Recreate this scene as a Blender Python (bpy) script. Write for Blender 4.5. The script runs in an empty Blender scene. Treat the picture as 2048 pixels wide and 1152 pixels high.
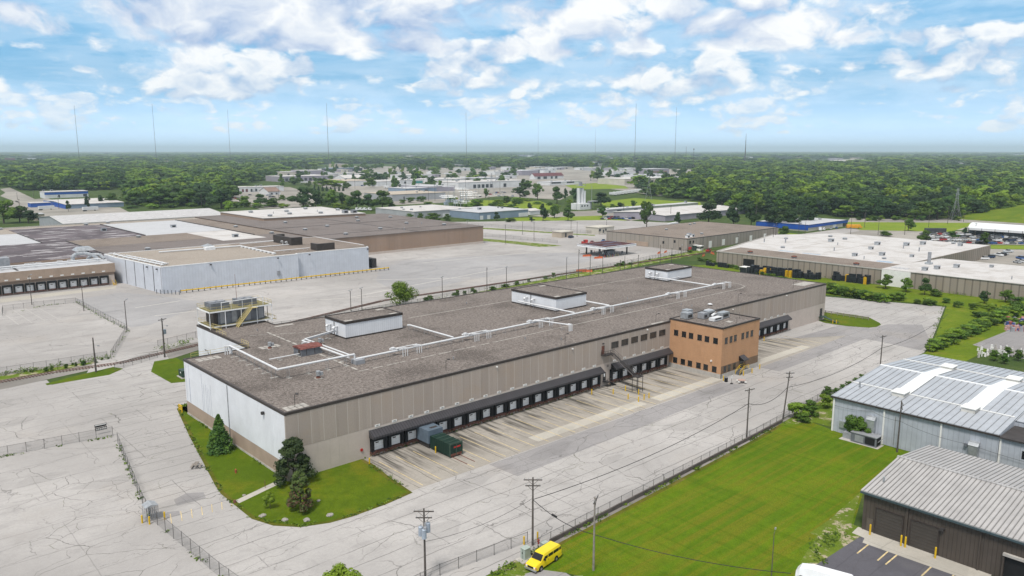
import bpy, bmesh, math, random
import numpy as np
from mathutils import Vector, Matrix
R = math.radians
S = bpy.context.scene
COL = S.collection
random.seed(7); RNG = np.random.default_rng(7)

# ---------------------------------------------------------------- camera
FOC, PITCH, YAW = 1551.4, R(10.049), R(47.791)       # focal length in px of the 2048 px wide photo
CAM = np.array([-56.9, -121.2, 57.2])
_w = np.array([math.cos(YAW)*math.cos(PITCH), math.sin(YAW)*math.cos(PITCH), -math.sin(PITCH)])
_r = np.array([math.sin(YAW), -math.cos(YAW), 0.])
_u = np.cross(_r, _w)
cd = bpy.data.cameras.new('camera'); cam = bpy.data.objects.new('camera', cd); COL.objects.link(cam)
cd.sensor_width = 36; cd.lens = FOC/2048*36; cd.clip_start = 1; cd.clip_end = 90000
M = Matrix(((_r[0], _u[0], -_w[0]), (_r[1], _u[1], -_w[1]), (_r[2], _u[2], -_w[2])))
cam.matrix_world = Matrix.Translation(Vector(CAM)) @ M.to_4x4()
S.camera = cam

# ---------------------------------------------------------------- sky, sun, exposure
SUN_EL, SUN_AZ = R(60), R(205)                        # azimuth as the direction the light comes from, from +X towards +Y
S.view_settings.view_transform = 'Standard'; S.view_settings.look = 'None'
S.view_settings.gamma = 1; S.view_settings.exposure = 0.55
S.cycles.max_bounces = 5; S.cycles.diffuse_bounces = 2; S.cycles.glossy_bounces = 2
S.cycles.transmission_bounces = 2; S.cycles.volume_bounces = 0; S.cycles.transparent_max_bounces = 24
S.cycles.sample_clamp_indirect = 4; S.cycles.use_denoising = True
W = bpy.data.worlds.new('World'); S.world = W; W.use_nodes = True

class NT:
    """short node-tree writer"""
    def __init__(s, tree): s.t = tree; s.x = 0
    def n(s, kind, *ins, **kw):
        nd = s.t.nodes.new('ShaderNode'+kind); s.x += 30; nd.location = (s.x, 0)
        for k, v in kw.items():
            if hasattr(nd, k): setattr(nd, k, v)
            else: s.put(nd.inputs[k.replace('_', ' ')], v)
        for k, v in enumerate(ins):
            if v is not None: s.put(nd.inputs[k], v)
        return nd
    def put(s, sock, v):
        if isinstance(v, bpy.types.Node): v = next(o for o in v.outputs if o.enabled)
        if isinstance(v, bpy.types.NodeSocket): s.t.links.new(v, sock)
        else:
            if isinstance(v, tuple) and len(v) == 3 and sock.type == 'RGBA': v = v+(1,)
            sock.default_value = v
    def m(s, op, a, b=0., c=0., clamp=False):
        return s.n('Math', a, b, c, operation=op, use_clamp=clamp).outputs[0]
    def mix(s, fac, a, b, blend='MIX'):
        nd = s.n('Mix', data_type='RGBA', blend_type=blend)
        s.put(nd.inputs[0], fac); s.put(nd.inputs[6], a); s.put(nd.inputs[7], b)
        return nd.outputs[2]
    def ramp(s, v, a, b):            # smoothstep
        nd = s.n('MapRange', interpolation_type='SMOOTHSTEP'); s.put(nd.inputs[0], v)
        nd.inputs[1].default_value = a; nd.inputs[2].default_value = b
        return nd.outputs[0]
    def noise(s, vec, scale, detail=3., rough=.55, dist=0.):
        nd = s.n('TexNoise'); s.put(nd.inputs['Vector'], vec)
        nd.inputs['Scale'].default_value = scale; nd.inputs['Detail'].default_value = detail
        nd.inputs['Roughness'].default_value = rough; nd.inputs['Distortion'].default_value = dist
        return nd.outputs[0]
    def scl(s, vec, x, y, z):
        nd = s.n('VectorMath', operation='MULTIPLY'); s.put(nd.inputs[0], vec); nd.inputs[1].default_value = (x, y, z)
        return nd.outputs[0]

q = NT(W.node_tree); W.node_tree.nodes.clear()
sky = q.n('TexSky', sky_type='NISHITA', sun_disc=False, sun_elevation=SUN_EL, sun_rotation=R(90)-SUN_AZ,
          altitude=200., air_density=1.0, dust_density=1.6, ozone_density=3.0)
dirv = q.n('TexCoord').outputs['Generated']
sep = q.n('SeparateXYZ', dirv)
zc = q.m('MAXIMUM', sep.outputs[2], 0.0)
def layer(s, sz, seed, thr, soft, lo0, lo1, hi0=None, hi1=None):
    """one bank of cumulus: cover and how far its heaps catch the light (grey flat undersides, bright rounded tops)"""
    v = q.n('CombineXYZ', q.m('MULTIPLY_ADD', sep.outputs[0], s, seed), q.m('MULTIPLY_ADD', sep.outputs[1], s, seed*.37), q.m('MULTIPLY', zc, sz)).outputs[0]
    wn = q.n('TexNoise'); q.put(wn.inputs['Vector'], v); wn.inputs['Scale'].default_value = 1.6; wn.inputs['Detail'].default_value = 3.
    v = q.n('VectorMath', v, q.n('VectorMath', q.n('VectorMath', wn.outputs['Color'], (.5,.5,.5), operation='SUBTRACT').outputs[0], (.5,.5,.5), operation='MULTIPLY').outputs[0], operation='ADD').outputs[0]
    def field(w):
        vo = q.n('TexVoronoi', feature='F1'); q.put(vo.inputs['Vector'], w); vo.inputs['Scale'].default_value = 3.6
        b = q.m('MULTIPLY_ADD', q.m('MULTIPLY', vo.outputs['Distance'], vo.outputs['Distance']), -.16, .12)
        return q.m('ADD', q.m('ADD', q.m('MULTIPLY', q.noise(w, .62, 2., .5), .62), q.m('MULTIPLY', q.noise(w, 2.1, 8., .60), .52)), b)
    d = field(v); up = field(q.n('VectorMath', v, (.05, -.05, .36), operation='ADD').outputs[0])
    band = q.ramp(zc, lo0, lo1)
    if hi0: band = q.m('MULTIPLY', band, q.ramp(zc, hi1, hi0))
    dd = q.m('ADD', d, q.m('MULTIPLY', q.m('SUBTRACT', band, 1.), .35))
    mask = q.ramp(dd, thr, thr+soft)
    lit = q.m('ADD', .60, q.m('MULTIPLY', q.m('SUBTRACT', d, up), 4.6), clamp=True)
    lit = q.m('SUBTRACT', lit, q.m('MULTIPLY', q.ramp(dd, thr+.13, thr+.30), .62), clamp=True)
    return mask, lit
cv = q.scl(dirv, 5., 5., 16.)
veil = q.ramp(q.noise(cv, 1.1, 8., .62, .4), .40, .62)
veil2 = q.ramp(q.noise(q.scl(dirv, 9., 9., 60.), 1., 7., .6, .3), .42, .64)
skyc = q.mix(.75, sky, (2.6, 6.8, 11.0))
skyc = q.mix(q.m('MULTIPLY', veil, .74), skyc, (6.4, 9.0, 11.6))
skyc = q.mix(q.m('MULTIPLY', veil2, .40), skyc, (7.0, 9.2, 11.4))
lowf = q.ramp(zc, .090, .004)
allc = q.mix(q.m('MULTIPLY', lowf, .90), skyc, (9.4, 12.8, 16.4))
for args, fade, base in (((14., 31., 3.7, .615, .12, .008, .024, .055, .085), .74, (6.0, 8.2, 10.8)), ((8.5, 16., 8.1, .612, .11, .035, .07, .12, .16), .93, (4.4, 6.4, 9.2)), ((5.4, 9.4, 2.6, .592, .10, .085, .125), .97, (3.6, 5.4, 8.6))):
    mk, lt = layer(*args)
    allc = q.mix(q.m('MULTIPLY', mk, fade), allc, q.mix(lt, base, (12.0, 12.1, 12.1)))
over = q.ramp(zc, .24, .42)                                             # broken overcast deck added overhead, out of the frame, to whiten and soften the light
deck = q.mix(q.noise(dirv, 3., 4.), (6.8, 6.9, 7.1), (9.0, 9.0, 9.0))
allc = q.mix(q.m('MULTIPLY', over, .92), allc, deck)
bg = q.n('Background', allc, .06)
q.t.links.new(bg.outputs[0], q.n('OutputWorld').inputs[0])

sd = bpy.data.lights.new('sun', 'SUN'); sd.energy = 2.5; sd.angle = R(13); sd.color = (1., .95, .89)
so = bpy.data.objects.new('sun', sd); COL.objects.link(so); so.location = (0, 0, 300)
_sdir = Vector((math.cos(SUN_EL)*math.cos(SUN_AZ), math.cos(SUN_EL)*math.sin(SUN_AZ), math.sin(SUN_EL)))
so.rotation_euler = _sdir.to_track_quat('Z', 'Y').to_euler()

# ---------------------------------------------------------------- survey helpers: where a spot of the photo lies on the ground
def g(px, py, z=0.):
    d = _w + _r*(px-1024)/FOC - _u*(py-576)/FOC
    t = (z-CAM[2])/d[2]
    return CAM + d*t
def proj(p):
    d = np.asarray(p, float)-CAM; z = d @ _w
    return 1024+FOC*(d @ _r)/z, 576-FOC*(d @ _u)/z
def high(px, py, top):
    p = g(px, py); lo, hi = 0., 900.
    for _ in range(50):
        m = (lo+hi)/2
        if proj(p+np.array([0, 0, m]))[1] > top: lo = m
        else: hi = m
    return lo

# ---------------------------------------------------------------- mesh helpers
ORG = {}                                                # world origin of every Empty we parent to
class MB:
    def __init__(s): s.v = []; s.f = []; s.mi = []; s.cur = 0
    def add(s, vs, fs):
        o = len(s.v); s.v += [tuple(map(float, p)) for p in vs]
        s.f += [tuple(i+o for i in f) for f in fs]; s.mi += [s.cur]*len(fs); return s
    def box(s, x0, y0, z0, x1, y1, z1):
        return s.add([(x0,y0,z0),(x1,y0,z0),(x1,y1,z0),(x0,y1,z0),(x0,y0,z1),(x1,y0,z1),(x1,y1,z1),(x0,y1,z1)],
                     [(3,2,1,0),(4,5,6,7),(0,1,5,4),(1,2,6,5),(2,3,7,6),(3,0,4,7)])
    def cbox(s, x, y, z, dx, dy, dz): return s.box(x-dx/2, y-dy/2, z, x+dx/2, y+dy/2, z+dz)
    def quad(s, a, b, c, d): return s.add([a,b,c,d], [(0,1,2,3)])
    def prism(s, poly, z0, z1):
        n = len(poly)
        return s.add([(p[0],p[1],z0) for p in poly]+[(p[0],p[1],z1) for p in poly],
                     [tuple(range(n-1,-1,-1)), tuple(range(n,2*n))]+[(i,(i+1)%n,n+(i+1)%n,n+i) for i in range(n)])
    def extr(s, poly, axis, a, b):      # poly in the plane across the axis
        n = len(poly)
        def P(t, p): return (t,p[0],p[1]) if axis == 'x' else (p[0],t,p[1])
        return s.add([P(a,p) for p in poly]+[P(b,p) for p in poly],
                     [tuple(range(n)), tuple(range(2*n-1,n-1,-1))]+[(n+i,n+(i+1)%n,(i+1)%n,i) for i in range(n)])
    def tube(s, p0, p1, r0, r1=None, n=8, caps=True):
        r1 = r0 if r1 is None else r1
        p0, p1 = np.array(p0,float), np.array(p1,float); d = p1-p0; L = np.linalg.norm(d)
        if L < 1e-6: return s
        d /= L; a = np.cross(d, (0,0,1.) if abs(d[2]) < .9 else (1.,0,0)); a /= np.linalg.norm(a); b = np.cross(d, a)
        vs = []
        for p, r in ((p0,r0),(p1,r1)):
            for k in range(n):
                t = 2*math.pi*k/n; vs.append(p+r*(math.cos(t)*a+math.sin(t)*b))
        fs = [(k,(k+1)%n,n+(k+1)%n,n+k) for k in range(n)]
        if caps: fs += [tuple(range(n-1,-1,-1)), tuple(range(n,2*n))]
        return s.add(vs, fs)
    def path(s, pts, r, n=8):
        for a, b in zip(pts, pts[1:]): s.tube(a, b, r, n=n)
        return s
    def sheet(s, poly, z):
        return s.add([(p[0],p[1],z) for p in poly], [tuple(range(len(poly)))])
    def each(s, name, mats, parent=None, gap=.5, world=True):
        """the pieces that stand apart become objects of their own"""
        n = len(s.v); up = list(range(n))
        def find(i):
            while up[i] != i: up[i] = up[up[i]]; i = up[i]
            return i
        for f in s.f:
            for i in f[1:]: up[find(i)] = find(f[0])
        V = np.array(s.v); grp = {}
        for i in range(n): grp.setdefault(find(i), []).append(i)
        bb = [(V[k].min(0)-gap/2, V[k].max(0)+gap/2, set(k)) for k in grp.values()]
        done = False
        while not done:
            done = True; out = []
            for lo, hi, k in bb:
                for j, (l2, h2, k2) in enumerate(out):
                    if (lo <= h2).all() and (l2 <= hi).all(): out[j] = (np.minimum(lo, l2), np.maximum(hi, h2), k | k2); done = False; break
                else: out.append((lo, hi, k))
            bb = out
        r = []
        for lo, hi, k in bb:
            m = MB(); mp = {}
            for i in sorted(k): mp[i] = len(m.v); m.v.append(s.v[i])
            for f, mi in zip(s.f, s.mi):
                if f[0] in k: m.f.append(tuple(mp[i] for i in f)); m.mi.append(mi)
            r.append(m.build(name, mats, parent, world=world))
        return r
    def build(s, name, mats, parent=None, smooth=False, world=True):
        me = bpy.data.meshes.new(name)
        o = np.zeros(3)
        if parent is not None and world: o = ORG.get(parent.name, o)
        V = np.array(s.v, float)-o
        me.from_pydata(V.tolist(), [], s.f)
        mats = mats if isinstance(mats, (list, tuple)) else [mats]
        for m in mats: me.materials.append(m)
        if len(mats) > 1: me.polygons.foreach_set('material_index', s.mi)
        if smooth: me.polygons.foreach_set('use_smooth', [True]*len(me.polygons))
        ob = bpy.data.objects.new(name, me); COL.objects.link(ob)
        if parent is not None: ob.parent = parent; ORG[ob.name] = o
        return ob
def orient(o):                              # make sheets face up
    bm = bmesh.new(); bm.from_mesh(o.data); bmesh.ops.triangulate(bm, faces=[f for f in bm.faces if len(f.verts) > 4])
    for f in bm.faces:
        f.normal_update()
        if f.normal.z < 0: f.normal_flip()
    bm.to_mesh(o.data); bm.free(); return o
def tag(o, label=None, cat=None, group=None, kind=None):
    for k, v in (('label',label),('category',cat),('group',group),('kind',kind)):
        if v: o[k] = v
    return o
def thing(name, loc, label, cat, group=None, rz=0.):
    o = bpy.data.objects.new(name, None); COL.objects.link(o); o.location = loc; o.rotation_euler.z = rz
    o.empty_display_size = .5; ORG[o.name] = np.array(loc, float); return tag(o, label, cat, group)
KIDS = {}
def copy_tree(o, loc=None, rz=None, scale=None, label=None, group=None, parent=None):
    c = o.copy(); COL.objects.link(c)
    if parent is not None: c.parent = parent
    if loc is not None: c.location = loc
    if rz is not None: c.rotation_euler = (0, 0, rz)
    if scale is not None: c.scale = (scale,)*3 if not isinstance(scale, tuple) else scale
    if label: c['label'] = label
    if group: c['group'] = group
    for ch in o.children: copy_tree(ch, parent=c)
    return c
def struct(name, poly, z, m):
    return tag(orient(MB().sheet(poly, z).build(name, m)), kind='structure')

# ---------------------------------------------------------------- materials
def newmat(name):
    m = bpy.data.materials.new(name); m.use_nodes = True; m.node_tree.nodes.clear()
    k = NT(m.node_tree); k.pos = k.n('TexCoord').outputs['Object']
    return m, k
def finish(k, col, rough=.8, metal=0., bump=None, bstr=.3, bdist=.05, spec=.3):
    b = k.n('BsdfPrincipled'); k.put(b.inputs['Base Color'], col); k.put(b.inputs['Roughness'], rough)
    b.inputs['Metallic'].default_value = metal; b.inputs['Specular IOR Level'].default_value = spec
    if bump is not None:
        bp = k.n('Bump'); bp.inputs['Strength'].default_value = bstr; bp.inputs['Distance'].default_value = bdist
        k.put(bp.inputs['Height'], bump); k.t.links.new(bp.outputs[0], b.inputs['Normal'])
    k.t.links.new(b.outputs[0], k.n('OutputMaterial').inputs[0])
def c3(c, f): return tuple(min(1., x*f) for x in c)
def plain(name, col, rough=.6, metal=0., var=.14, scale=.8, fine=0., streak=0., spec=.3):
    """weathered paint / metal / wood: blotches, fine grain and rain streaks"""
    m, k = newmat(name)
    n1 = k.noise(k.pos, scale, 5., .6)
    c = k.mix(k.ramp(n1, .3, .72), c3(col, 1-var), c3(col, 1+var))
    if fine: c = k.mix(k.ramp(k.noise(k.pos, 14., 2.), .35, .65), k.mix(.5, c, c3(col, 1-fine)), c)
    if streak:
        sk = k.noise(k.scl(k.pos, 2.2, 2.2, .12), 1., 4., .65)
        c = k.mix(k.m('MULTIPLY', k.ramp(sk, .52, .75), streak), c, c3(col, .55))
    finish(k, c, rough, metal, spec=spec); return m
def ribbed(name, col, axis, period, dark=.75, rough=.45, metal=0., var=.1, streak=.15, width=.16):
    """profiled sheet metal: ribs by bump plus the seam line where dirt collects"""
    m, k = newmat(name); sp = k.n('SeparateXYZ', k.pos)
    ax = sp.outputs['xyz'.index(axis)] if axis in 'xyz' else k.m('ADD', sp.outputs[0], sp.outputs[1])
    fr = k.m('FRACT', k.m('DIVIDE', ax, period))
    seam = k.m('LESS_THAN', fr, width)
    n1 = k.noise(k.pos, .35, 5., .6)
    c = k.mix(k.ramp(n1, .3, .7), c3(col, 1-var), c3(col, 1+var))
    tone = k.n('TexWhiteNoise', noise_dimensions='1D'); k.put(tone.inputs['W'], k.m('FLOOR', k.m('DIVIDE', ax, period*4)))
    c = k.mix(k.m('MULTIPLY', tone.outputs[0], .12), c, c3(col, .7))
    if streak:
        sk = k.noise(k.scl(k.pos, 2.0, 2.0, .10), 1., 4., .65)
        c = k.mix(k.m('MULTIPLY', k.ramp(sk, .5, .78), streak), c, c3(col, .6))
    c = k.mix(seam, c, k.mix(1., c, (dark, dark, dark), 'MULTIPLY'))  # rib shadow line put into the colour
    tri = k.m('ABSOLUTE', k.m('SUBTRACT', fr, .5))
    finish(k, c, rough, metal, bump=k.ramp(tri, .30, .42), bstr=.5, bdist=.04); return m
def gravel_roof(name, ca, cb, patch=.5, sc=2.6):
    m, k = newmat(name)
    f1 = k.noise(k.pos, sc, 3., .75); f2 = k.noise(k.pos, .07, 5., .6); f3 = k.noise(k.scl(k.pos, .25, 1., 1.), .25, 4., .6)
    c = k.mix(k.ramp(f1, .30, .70), ca, cb)
    c = k.mix(k.m('MULTIPLY', k.ramp(f2, .48, .68), patch), c, c3(ca, .8))
    c = k.mix(k.m('MULTIPLY', k.ramp(f3, .56, .75), patch*.6), c, c3(ca, .7))
    st = k.n('TexVoronoi'); k.put(st.inputs['Vector'], k.pos); st.inputs['Scale'].default_value = 2.2
    c = k.mix(k.m('MULTIPLY', k.m('LESS_THAN', st.outputs['Distance'], .2), .8), c, c3(cb, 1.45))
    finish(k, c, .95, bump=f1, bstr=.5, bdist=.06, spec=.1); return m
def membrane(name, col, stain, sc=.12, amt=.5):
    m, k = newmat(name)
    n1 = k.noise(k.pos, sc, 6., .62); n2 = k.noise(k.scl(k.pos, .12, 1.1, 1), .6, 4., .6)
    c = k.mix(k.m('MULTIPLY', k.ramp(n1, .42, .72), amt), col, stain)
    c = k.mix(k.m('MULTIPLY', k.ramp(n2, .56, .76), amt*.8), c, stain)
    sp = k.n('SeparateXYZ', k.pos)
    fr = k.m('FRACT', k.m('DIVIDE', sp.outputs[1], 3.1)); c = k.mix(k.m('MULTIPLY', k.m('LESS_THAN', fr, .05), .25), c, stain)
    finish(k, c, .7, spec=.25); return m
def patched(name, base, pale):
    m, k = newmat(name)
    n1 = k.noise(k.scl(k.pos, .10, .32, 1), .8, 3., .5); n2 = k.noise(k.pos, .05, 5., .6)
    c = k.mix(k.ramp(n2, .35, .7), c3(base, .8), c3(base, 1.25))
    c = k.mix(k.m('MULTIPLY', k.ramp(n1, .565, .60), .85), c, pale)
    c = k.mix(k.ramp(k.noise(k.pos, 2., 2.), .3, .7), k.mix(.25, c, (0,0,0)), c)
    finish(k, c, .9, spec=.2); return m
def pavement(name, col, crack=1., joint=0., stain=.4, tone=.12, jx=7.5, jy=4.1, warm=(.40,.35,.30), bays=0., wide=1.):
    """old sun-bleached asphalt or concrete: broad tones, tar seams, wandering cracks, weeds in the widest ones"""
    m, k = newmat(name); P = k.pos
    big = k.noise(P, .018, 5., .6); mid = k.noise(P, .11, 6., .62); fin = k.noise(P, 2.2, 4., .75)
    c = k.mix(k.ramp(big, .32, .70), c3(col, 1-tone), c3(col, 1+tone))
    c = k.mix(k.m('MULTIPLY', k.ramp(mid, .48, .70), .50), c, c3(col, .78))
    c = k.mix(k.m('MULTIPLY', k.ramp(k.noise(P, .35, 6., .7), .52, .70), .35), c, c3(col, .72))
    pt = k.noise(k.scl(P, .05, .12, 1), 1., 1., .3); c = k.mix(k.m('MULTIPLY', k.ramp(pt, .64, .655), .30), c, c3(col, .62))
    c = k.mix(k.m('MULTIPLY', k.ramp(k.noise(P, .045, 4., .6), .54, .70), .22), c, warm)
    c = k.mix(k.m('MULTIPLY', k.ramp(fin, .3, .7), .26), c, c3(col, .62))
    sk = k.noise(k.scl(P, .035, .55, 1), 1., 5., .6)                    # wheel tracks and washed streaks along the yard
    c = k.mix(k.m('MULTIPLY', k.ramp(sk, .53, .72), stain*.55), c, c3(col, .70))
    oil = k.ramp(k.noise(k.scl(P, .5, .16, 1), .55, 3., .5), .68, .80)
    c = k.mix(k.m('MULTIPLY', oil, stain), c, c3(col, .45))
    if bays:                                                            # tyre and oil runs out of each dock bay
        r1 = k.ramp(k.noise(k.scl(P, .62, .05, 1), 1., 4., .6), .46, .62); r2 = k.ramp(k.noise(k.scl(P, 1.4, .09, 1), 1., 3., .6), .52, .66)
        nearw = k.ramp(k.m('ADD', k.n('SeparateXYZ', P).outputs[1], k.m('MULTIPLY', k.noise(P, .2, 3.), 7.)), -13., 0.)
        c = k.mix(k.m('MULTIPLY', k.m('MULTIPLY', k.m('MAXIMUM', r1, k.m('MULTIPLY', r2, .7)), nearw), bays), c, c3(col, .24))
    if crack:
        wob = k.n('TexNoise'); k.put(wob.inputs['Vector'], P); wob.inputs['Scale'].default_value = .22; wob.inputs['Detail'].default_value = 5.
        off = k.n('VectorMath', wob.outputs['Color'], (.5,.5,.5), operation='SUBTRACT').outputs[0]
        def cr(sx, sy, wd, amp, seed):
            pv = k.n('VectorMath', P, k.n('VectorMath', off, (amp,amp,0), operation='MULTIPLY').outputs[0], operation='ADD').outputs[0]
            pv = k.n('VectorMath', k.scl(pv, sx, sy, 0), (seed, seed*1.7, 0), operation='ADD').outputs[0]
            v = k.n('TexVoronoi', feature='DISTANCE_TO_EDGE', voronoi_dimensions='2D'); k.put(v.inputs['Vector'], pv); v.inputs['Scale'].default_value = 1.
            v.inputs['Randomness'].default_value = .85
            return k.ramp(v.outputs['Distance'], wd, wd*.25)
        a = cr(.040 if wide == 1 else .075, .115 if wide == 1 else .12, .0085*wide, 5. if wide == 1 else 3., 3.1); b = cr(.15, .26, .0125, 3., 9.3); b2 = cr(.075, .19 if wide == 1 else .13, .008*wide, 6., 21.7)
        amask = k.ramp(k.noise(P, .07, 4., .6), .38, .50); bmask = k.ramp(k.noise(P, .035, 3., .6), .50, .60); a = k.m('MAXIMUM', a, k.m('MULTIPLY', b2, .65))
        cc = k.m('MAXIMUM', k.m('MULTIPLY', a, amask), k.m('MULTIPLY', k.m('MULTIPLY', b, bmask), .8))
        weed = k.ramp(k.noise(P, .13, 3.), .55, .62)
        ccol = k.mix(weed, (.060,.056,.052), (.075,.085,.035))
        c = k.mix(k.m('MULTIPLY', cc, .70*crack), c, ccol)
    if joint:
        sp = k.n('SeparateXYZ', k.n('VectorMath', P, k.n('VectorMath', off, (.8,.8,0), operation='MULTIPLY').outputs[0], operation='ADD').outputs[0] if crack else P)
        for ax, per in ((0, jx), (1, jy)):
            fr = k.m('FRACT', k.m('DIVIDE', sp.outputs[ax], per))
            jm = k.m('MULTIPLY', k.m('LESS_THAN', fr, (.20 if ax else .15)/per), k.ramp(k.noise(P, .07+.03*ax, 4., .65), .34 if ax else .46, .50 if ax else .56))
            c = k.mix(k.m('MULTIPLY', jm, joint), c, c3(col, .32))
    finish(k, c, .92, bump=fin, bstr=.15, bdist=.02, spec=.12); return m
def grass(name, ca, cb, dry, dryamt=.5, stripes=0., soil=0., mow=0.):
    m, k = newmat(name); P = k.pos
    n1 = k.noise(P, .055, 5., .6); n2 = k.noise(P, .6, 4., .65); n3 = k.noise(P, 5., 3., .7)
    c = k.mix(k.ramp(n1, .34, .66), ca, cb)
    c = k.mix(k.m('MULTIPLY', k.ramp(n2, .40, .72), .5), c, c3(ca, .72))
    c = k.mix(k.m('MULTIPLY', k.ramp(k.noise(P, .11, 4., .65), .50, .70), dryamt), c, dry)
    if stripes:
        wv = k.noise(k.scl(P, .03, .8, 1), 1., 3., .6); c = k.mix(k.m('MULTIPLY', k.ramp(wv, .42, .66), stripes), c, c3(dry, .9))
        wv = k.noise(k.scl(P, .9, .05, 1), 1., 2., .6); c = k.mix(k.m('MULTIPLY', k.ramp(wv, .50, .70), stripes*.6), c, c3(ca, .75))
    if mow:
        sy = k.m('ADD', k.n('SeparateXYZ', P).outputs[1], k.m('MULTIPLY', k.noise(P, .12, 2.), 1.5)); c = k.mix(k.m('MULTIPLY', k.m('GREATER_THAN', k.m('FRACT', k.m('DIVIDE', sy, 1.9)), .5), mow), c, c3(cb, 1.35))
    if soil:
        sl = k.noise(P, .35, 6., .7); c = k.mix(k.ramp(sl, .52, .60), c, (.42,.36,.26))
    c = k.mix(k.m('MULTIPLY', k.ramp(n3, .35, .7), .45), c, c3(ca, .45))
    finish(k, c, .95, bump=n3, bstr=.8, bdist=.12, spec=.08); return m
def leafmat(name, col, yel=.3):
    m, k = newmat(name); rnd = k.n('ObjectInfo').outputs['Random']
    oi = k.n('ObjectInfo'); stand = k.noise(oi.outputs['Location'], .0065, 4., .6); stand2 = k.noise(oi.outputs['Location'], .021, 3., .6)
    n1 = k.noise(k.pos, .55, 3., .6)
    c = k.mix(rnd, c3(col, .62), c3(col, 1.38))
    c = k.mix(k.ramp(stand, .58, .44), c, k.mix(1., c, (.52,.60,.82), 'MULTIPLY')); c = k.mix(k.m('MULTIPLY', k.ramp(stand2, .50, .62), .75), c, k.mix(1., c, (2.0,1.65,1.1), 'MULTIPLY'))
    c = k.mix(k.m('MULTIPLY', k.m('FRACT', k.m('MULTIPLY', rnd, 7.31)), yel), c, (col[0]*2.2+.012, col[1]*1.45, col[2]*.8))
    c = k.mix(k.m('MULTIPLY', k.ramp(n1, .4, .7), .55), c, (col[0]*1.9, col[1]*1.55, col[2]*1.2))
    b = k.n('BsdfPrincipled'); k.put(b.inputs['Base Color'], c); b.inputs['Roughness'].default_value = .65; b.inputs['Specular IOR Level'].default_value = .25
    tr = k.n('BsdfTranslucent', k.mix(1., c, (1.3,1.5,.7), 'MULTIPLY'))
    ad = k.n('MixShader', .14); k.t.links.new(b.outputs[0], ad.inputs[1]); k.t.links.new(tr.outputs[0], ad.inputs[2])
    k.t.links.new(ad.outputs[0], k.n('OutputMaterial').inputs[0]); return m
def glassy(name, col, rough=.12):
    m, k = newmat(name); finish(k, k.mix(k.ramp(k.noise(k.pos, .9, 3.), .3, .7), c3(col,.7), c3(col,1.3)), rough, spec=.6); return m
def panel_wall(name, col, per, seamcol, off=0., sw=.12):
    """precast panels: each panel its own tone, pale joints, grain of the aggregate, rain streaks from the top"""
    m, k = newmat(name); P = k.pos; sp = k.n('SeparateXYZ', P)
    ax = k.m('ADD', k.m('ADD', sp.outputs[0], sp.outputs[1]), off)
    cell = k.m('FLOOR', k.m('DIVIDE', ax, per)); fr = k.m('FRACT', k.m('DIVIDE', ax, per))
    wn = k.n('TexWhiteNoise', noise_dimensions='1D'); k.put(wn.inputs['W'], cell)
    c = k.mix(wn.outputs[0], c3(col, .93), c3(col, 1.06))
    sub = k.n('TexWhiteNoise', noise_dimensions='1D'); k.put(sub.inputs['W'], k.m('FLOOR', k.m('DIVIDE', ax, per*.37)))
    c = k.mix(k.m('MULTIPLY', k.m('GREATER_THAN', sub.outputs[0], .80), .22), c, c3(col, .76))
    c = k.mix(k.m('MULTIPLY', k.ramp(k.noise(P, 5.5, 2., .7), .3, .7), .35), c, c3(col, .62))
    c = k.mix(k.m('MULTIPLY', k.ramp(k.noise(P, .16, 5., .65), .46, .72), .4), c, (col[0]*.95, col[1]*.85, col[2]*.72))
    sk = k.noise(k.scl(P, 1.3, 1.3, .07), 1., 5., .65)
    c = k.mix(k.m('MULTIPLY', k.ramp(sk, .52, .72), .25), c, c3(col, .55))
    c = k.mix(k.m('MULTIPLY', k.m('LESS_THAN', fr, sw/per), .55), c, seamcol)
    finish(k, c, .9, bump=k.noise(P, 6., 2.), bstr=.3, bdist=.03, spec=.12); return m
def brick(name, col, mortar):
    m, k = newmat(name); P = k.pos; sp = k.n('SeparateXYZ', P)
    b = k.n('TexBrick'); k.put(b.inputs['Vector'], k.n('CombineXYZ', k.m('ADD', sp.outputs[0], sp.outputs[1]), sp.outputs[2], 0.).outputs[0])
    b.inputs['Scale'].default_value = 1.; b.inputs['Brick Width'].default_value = .4; b.inputs['Row Height'].default_value = .2; b.inputs['Mortar Size'].default_value = .012
    for kk, vv in (('Color1', c3(col,1.05)), ('Color2', c3(col,.95)), ('Mortar', mortar)): b.inputs[kk].default_value = vv+(1,)
    c = k.mix(k.m('MULTIPLY', k.ramp(k.noise(P, .35, 5., .6), .42, .72), .4), b.outputs[0], c3(col, .78))
    sk = k.noise(k.scl(P, 1.5, 1.5, .1), 1., 4., .65); c = k.mix(k.m('MULTIPLY', k.ramp(sk, .55, .75), .35), c, c3(col, .6))
    finish(k, c, .88, bump=b.outputs[1], bstr=.2, bdist=.02, spec=.15); return m

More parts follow.
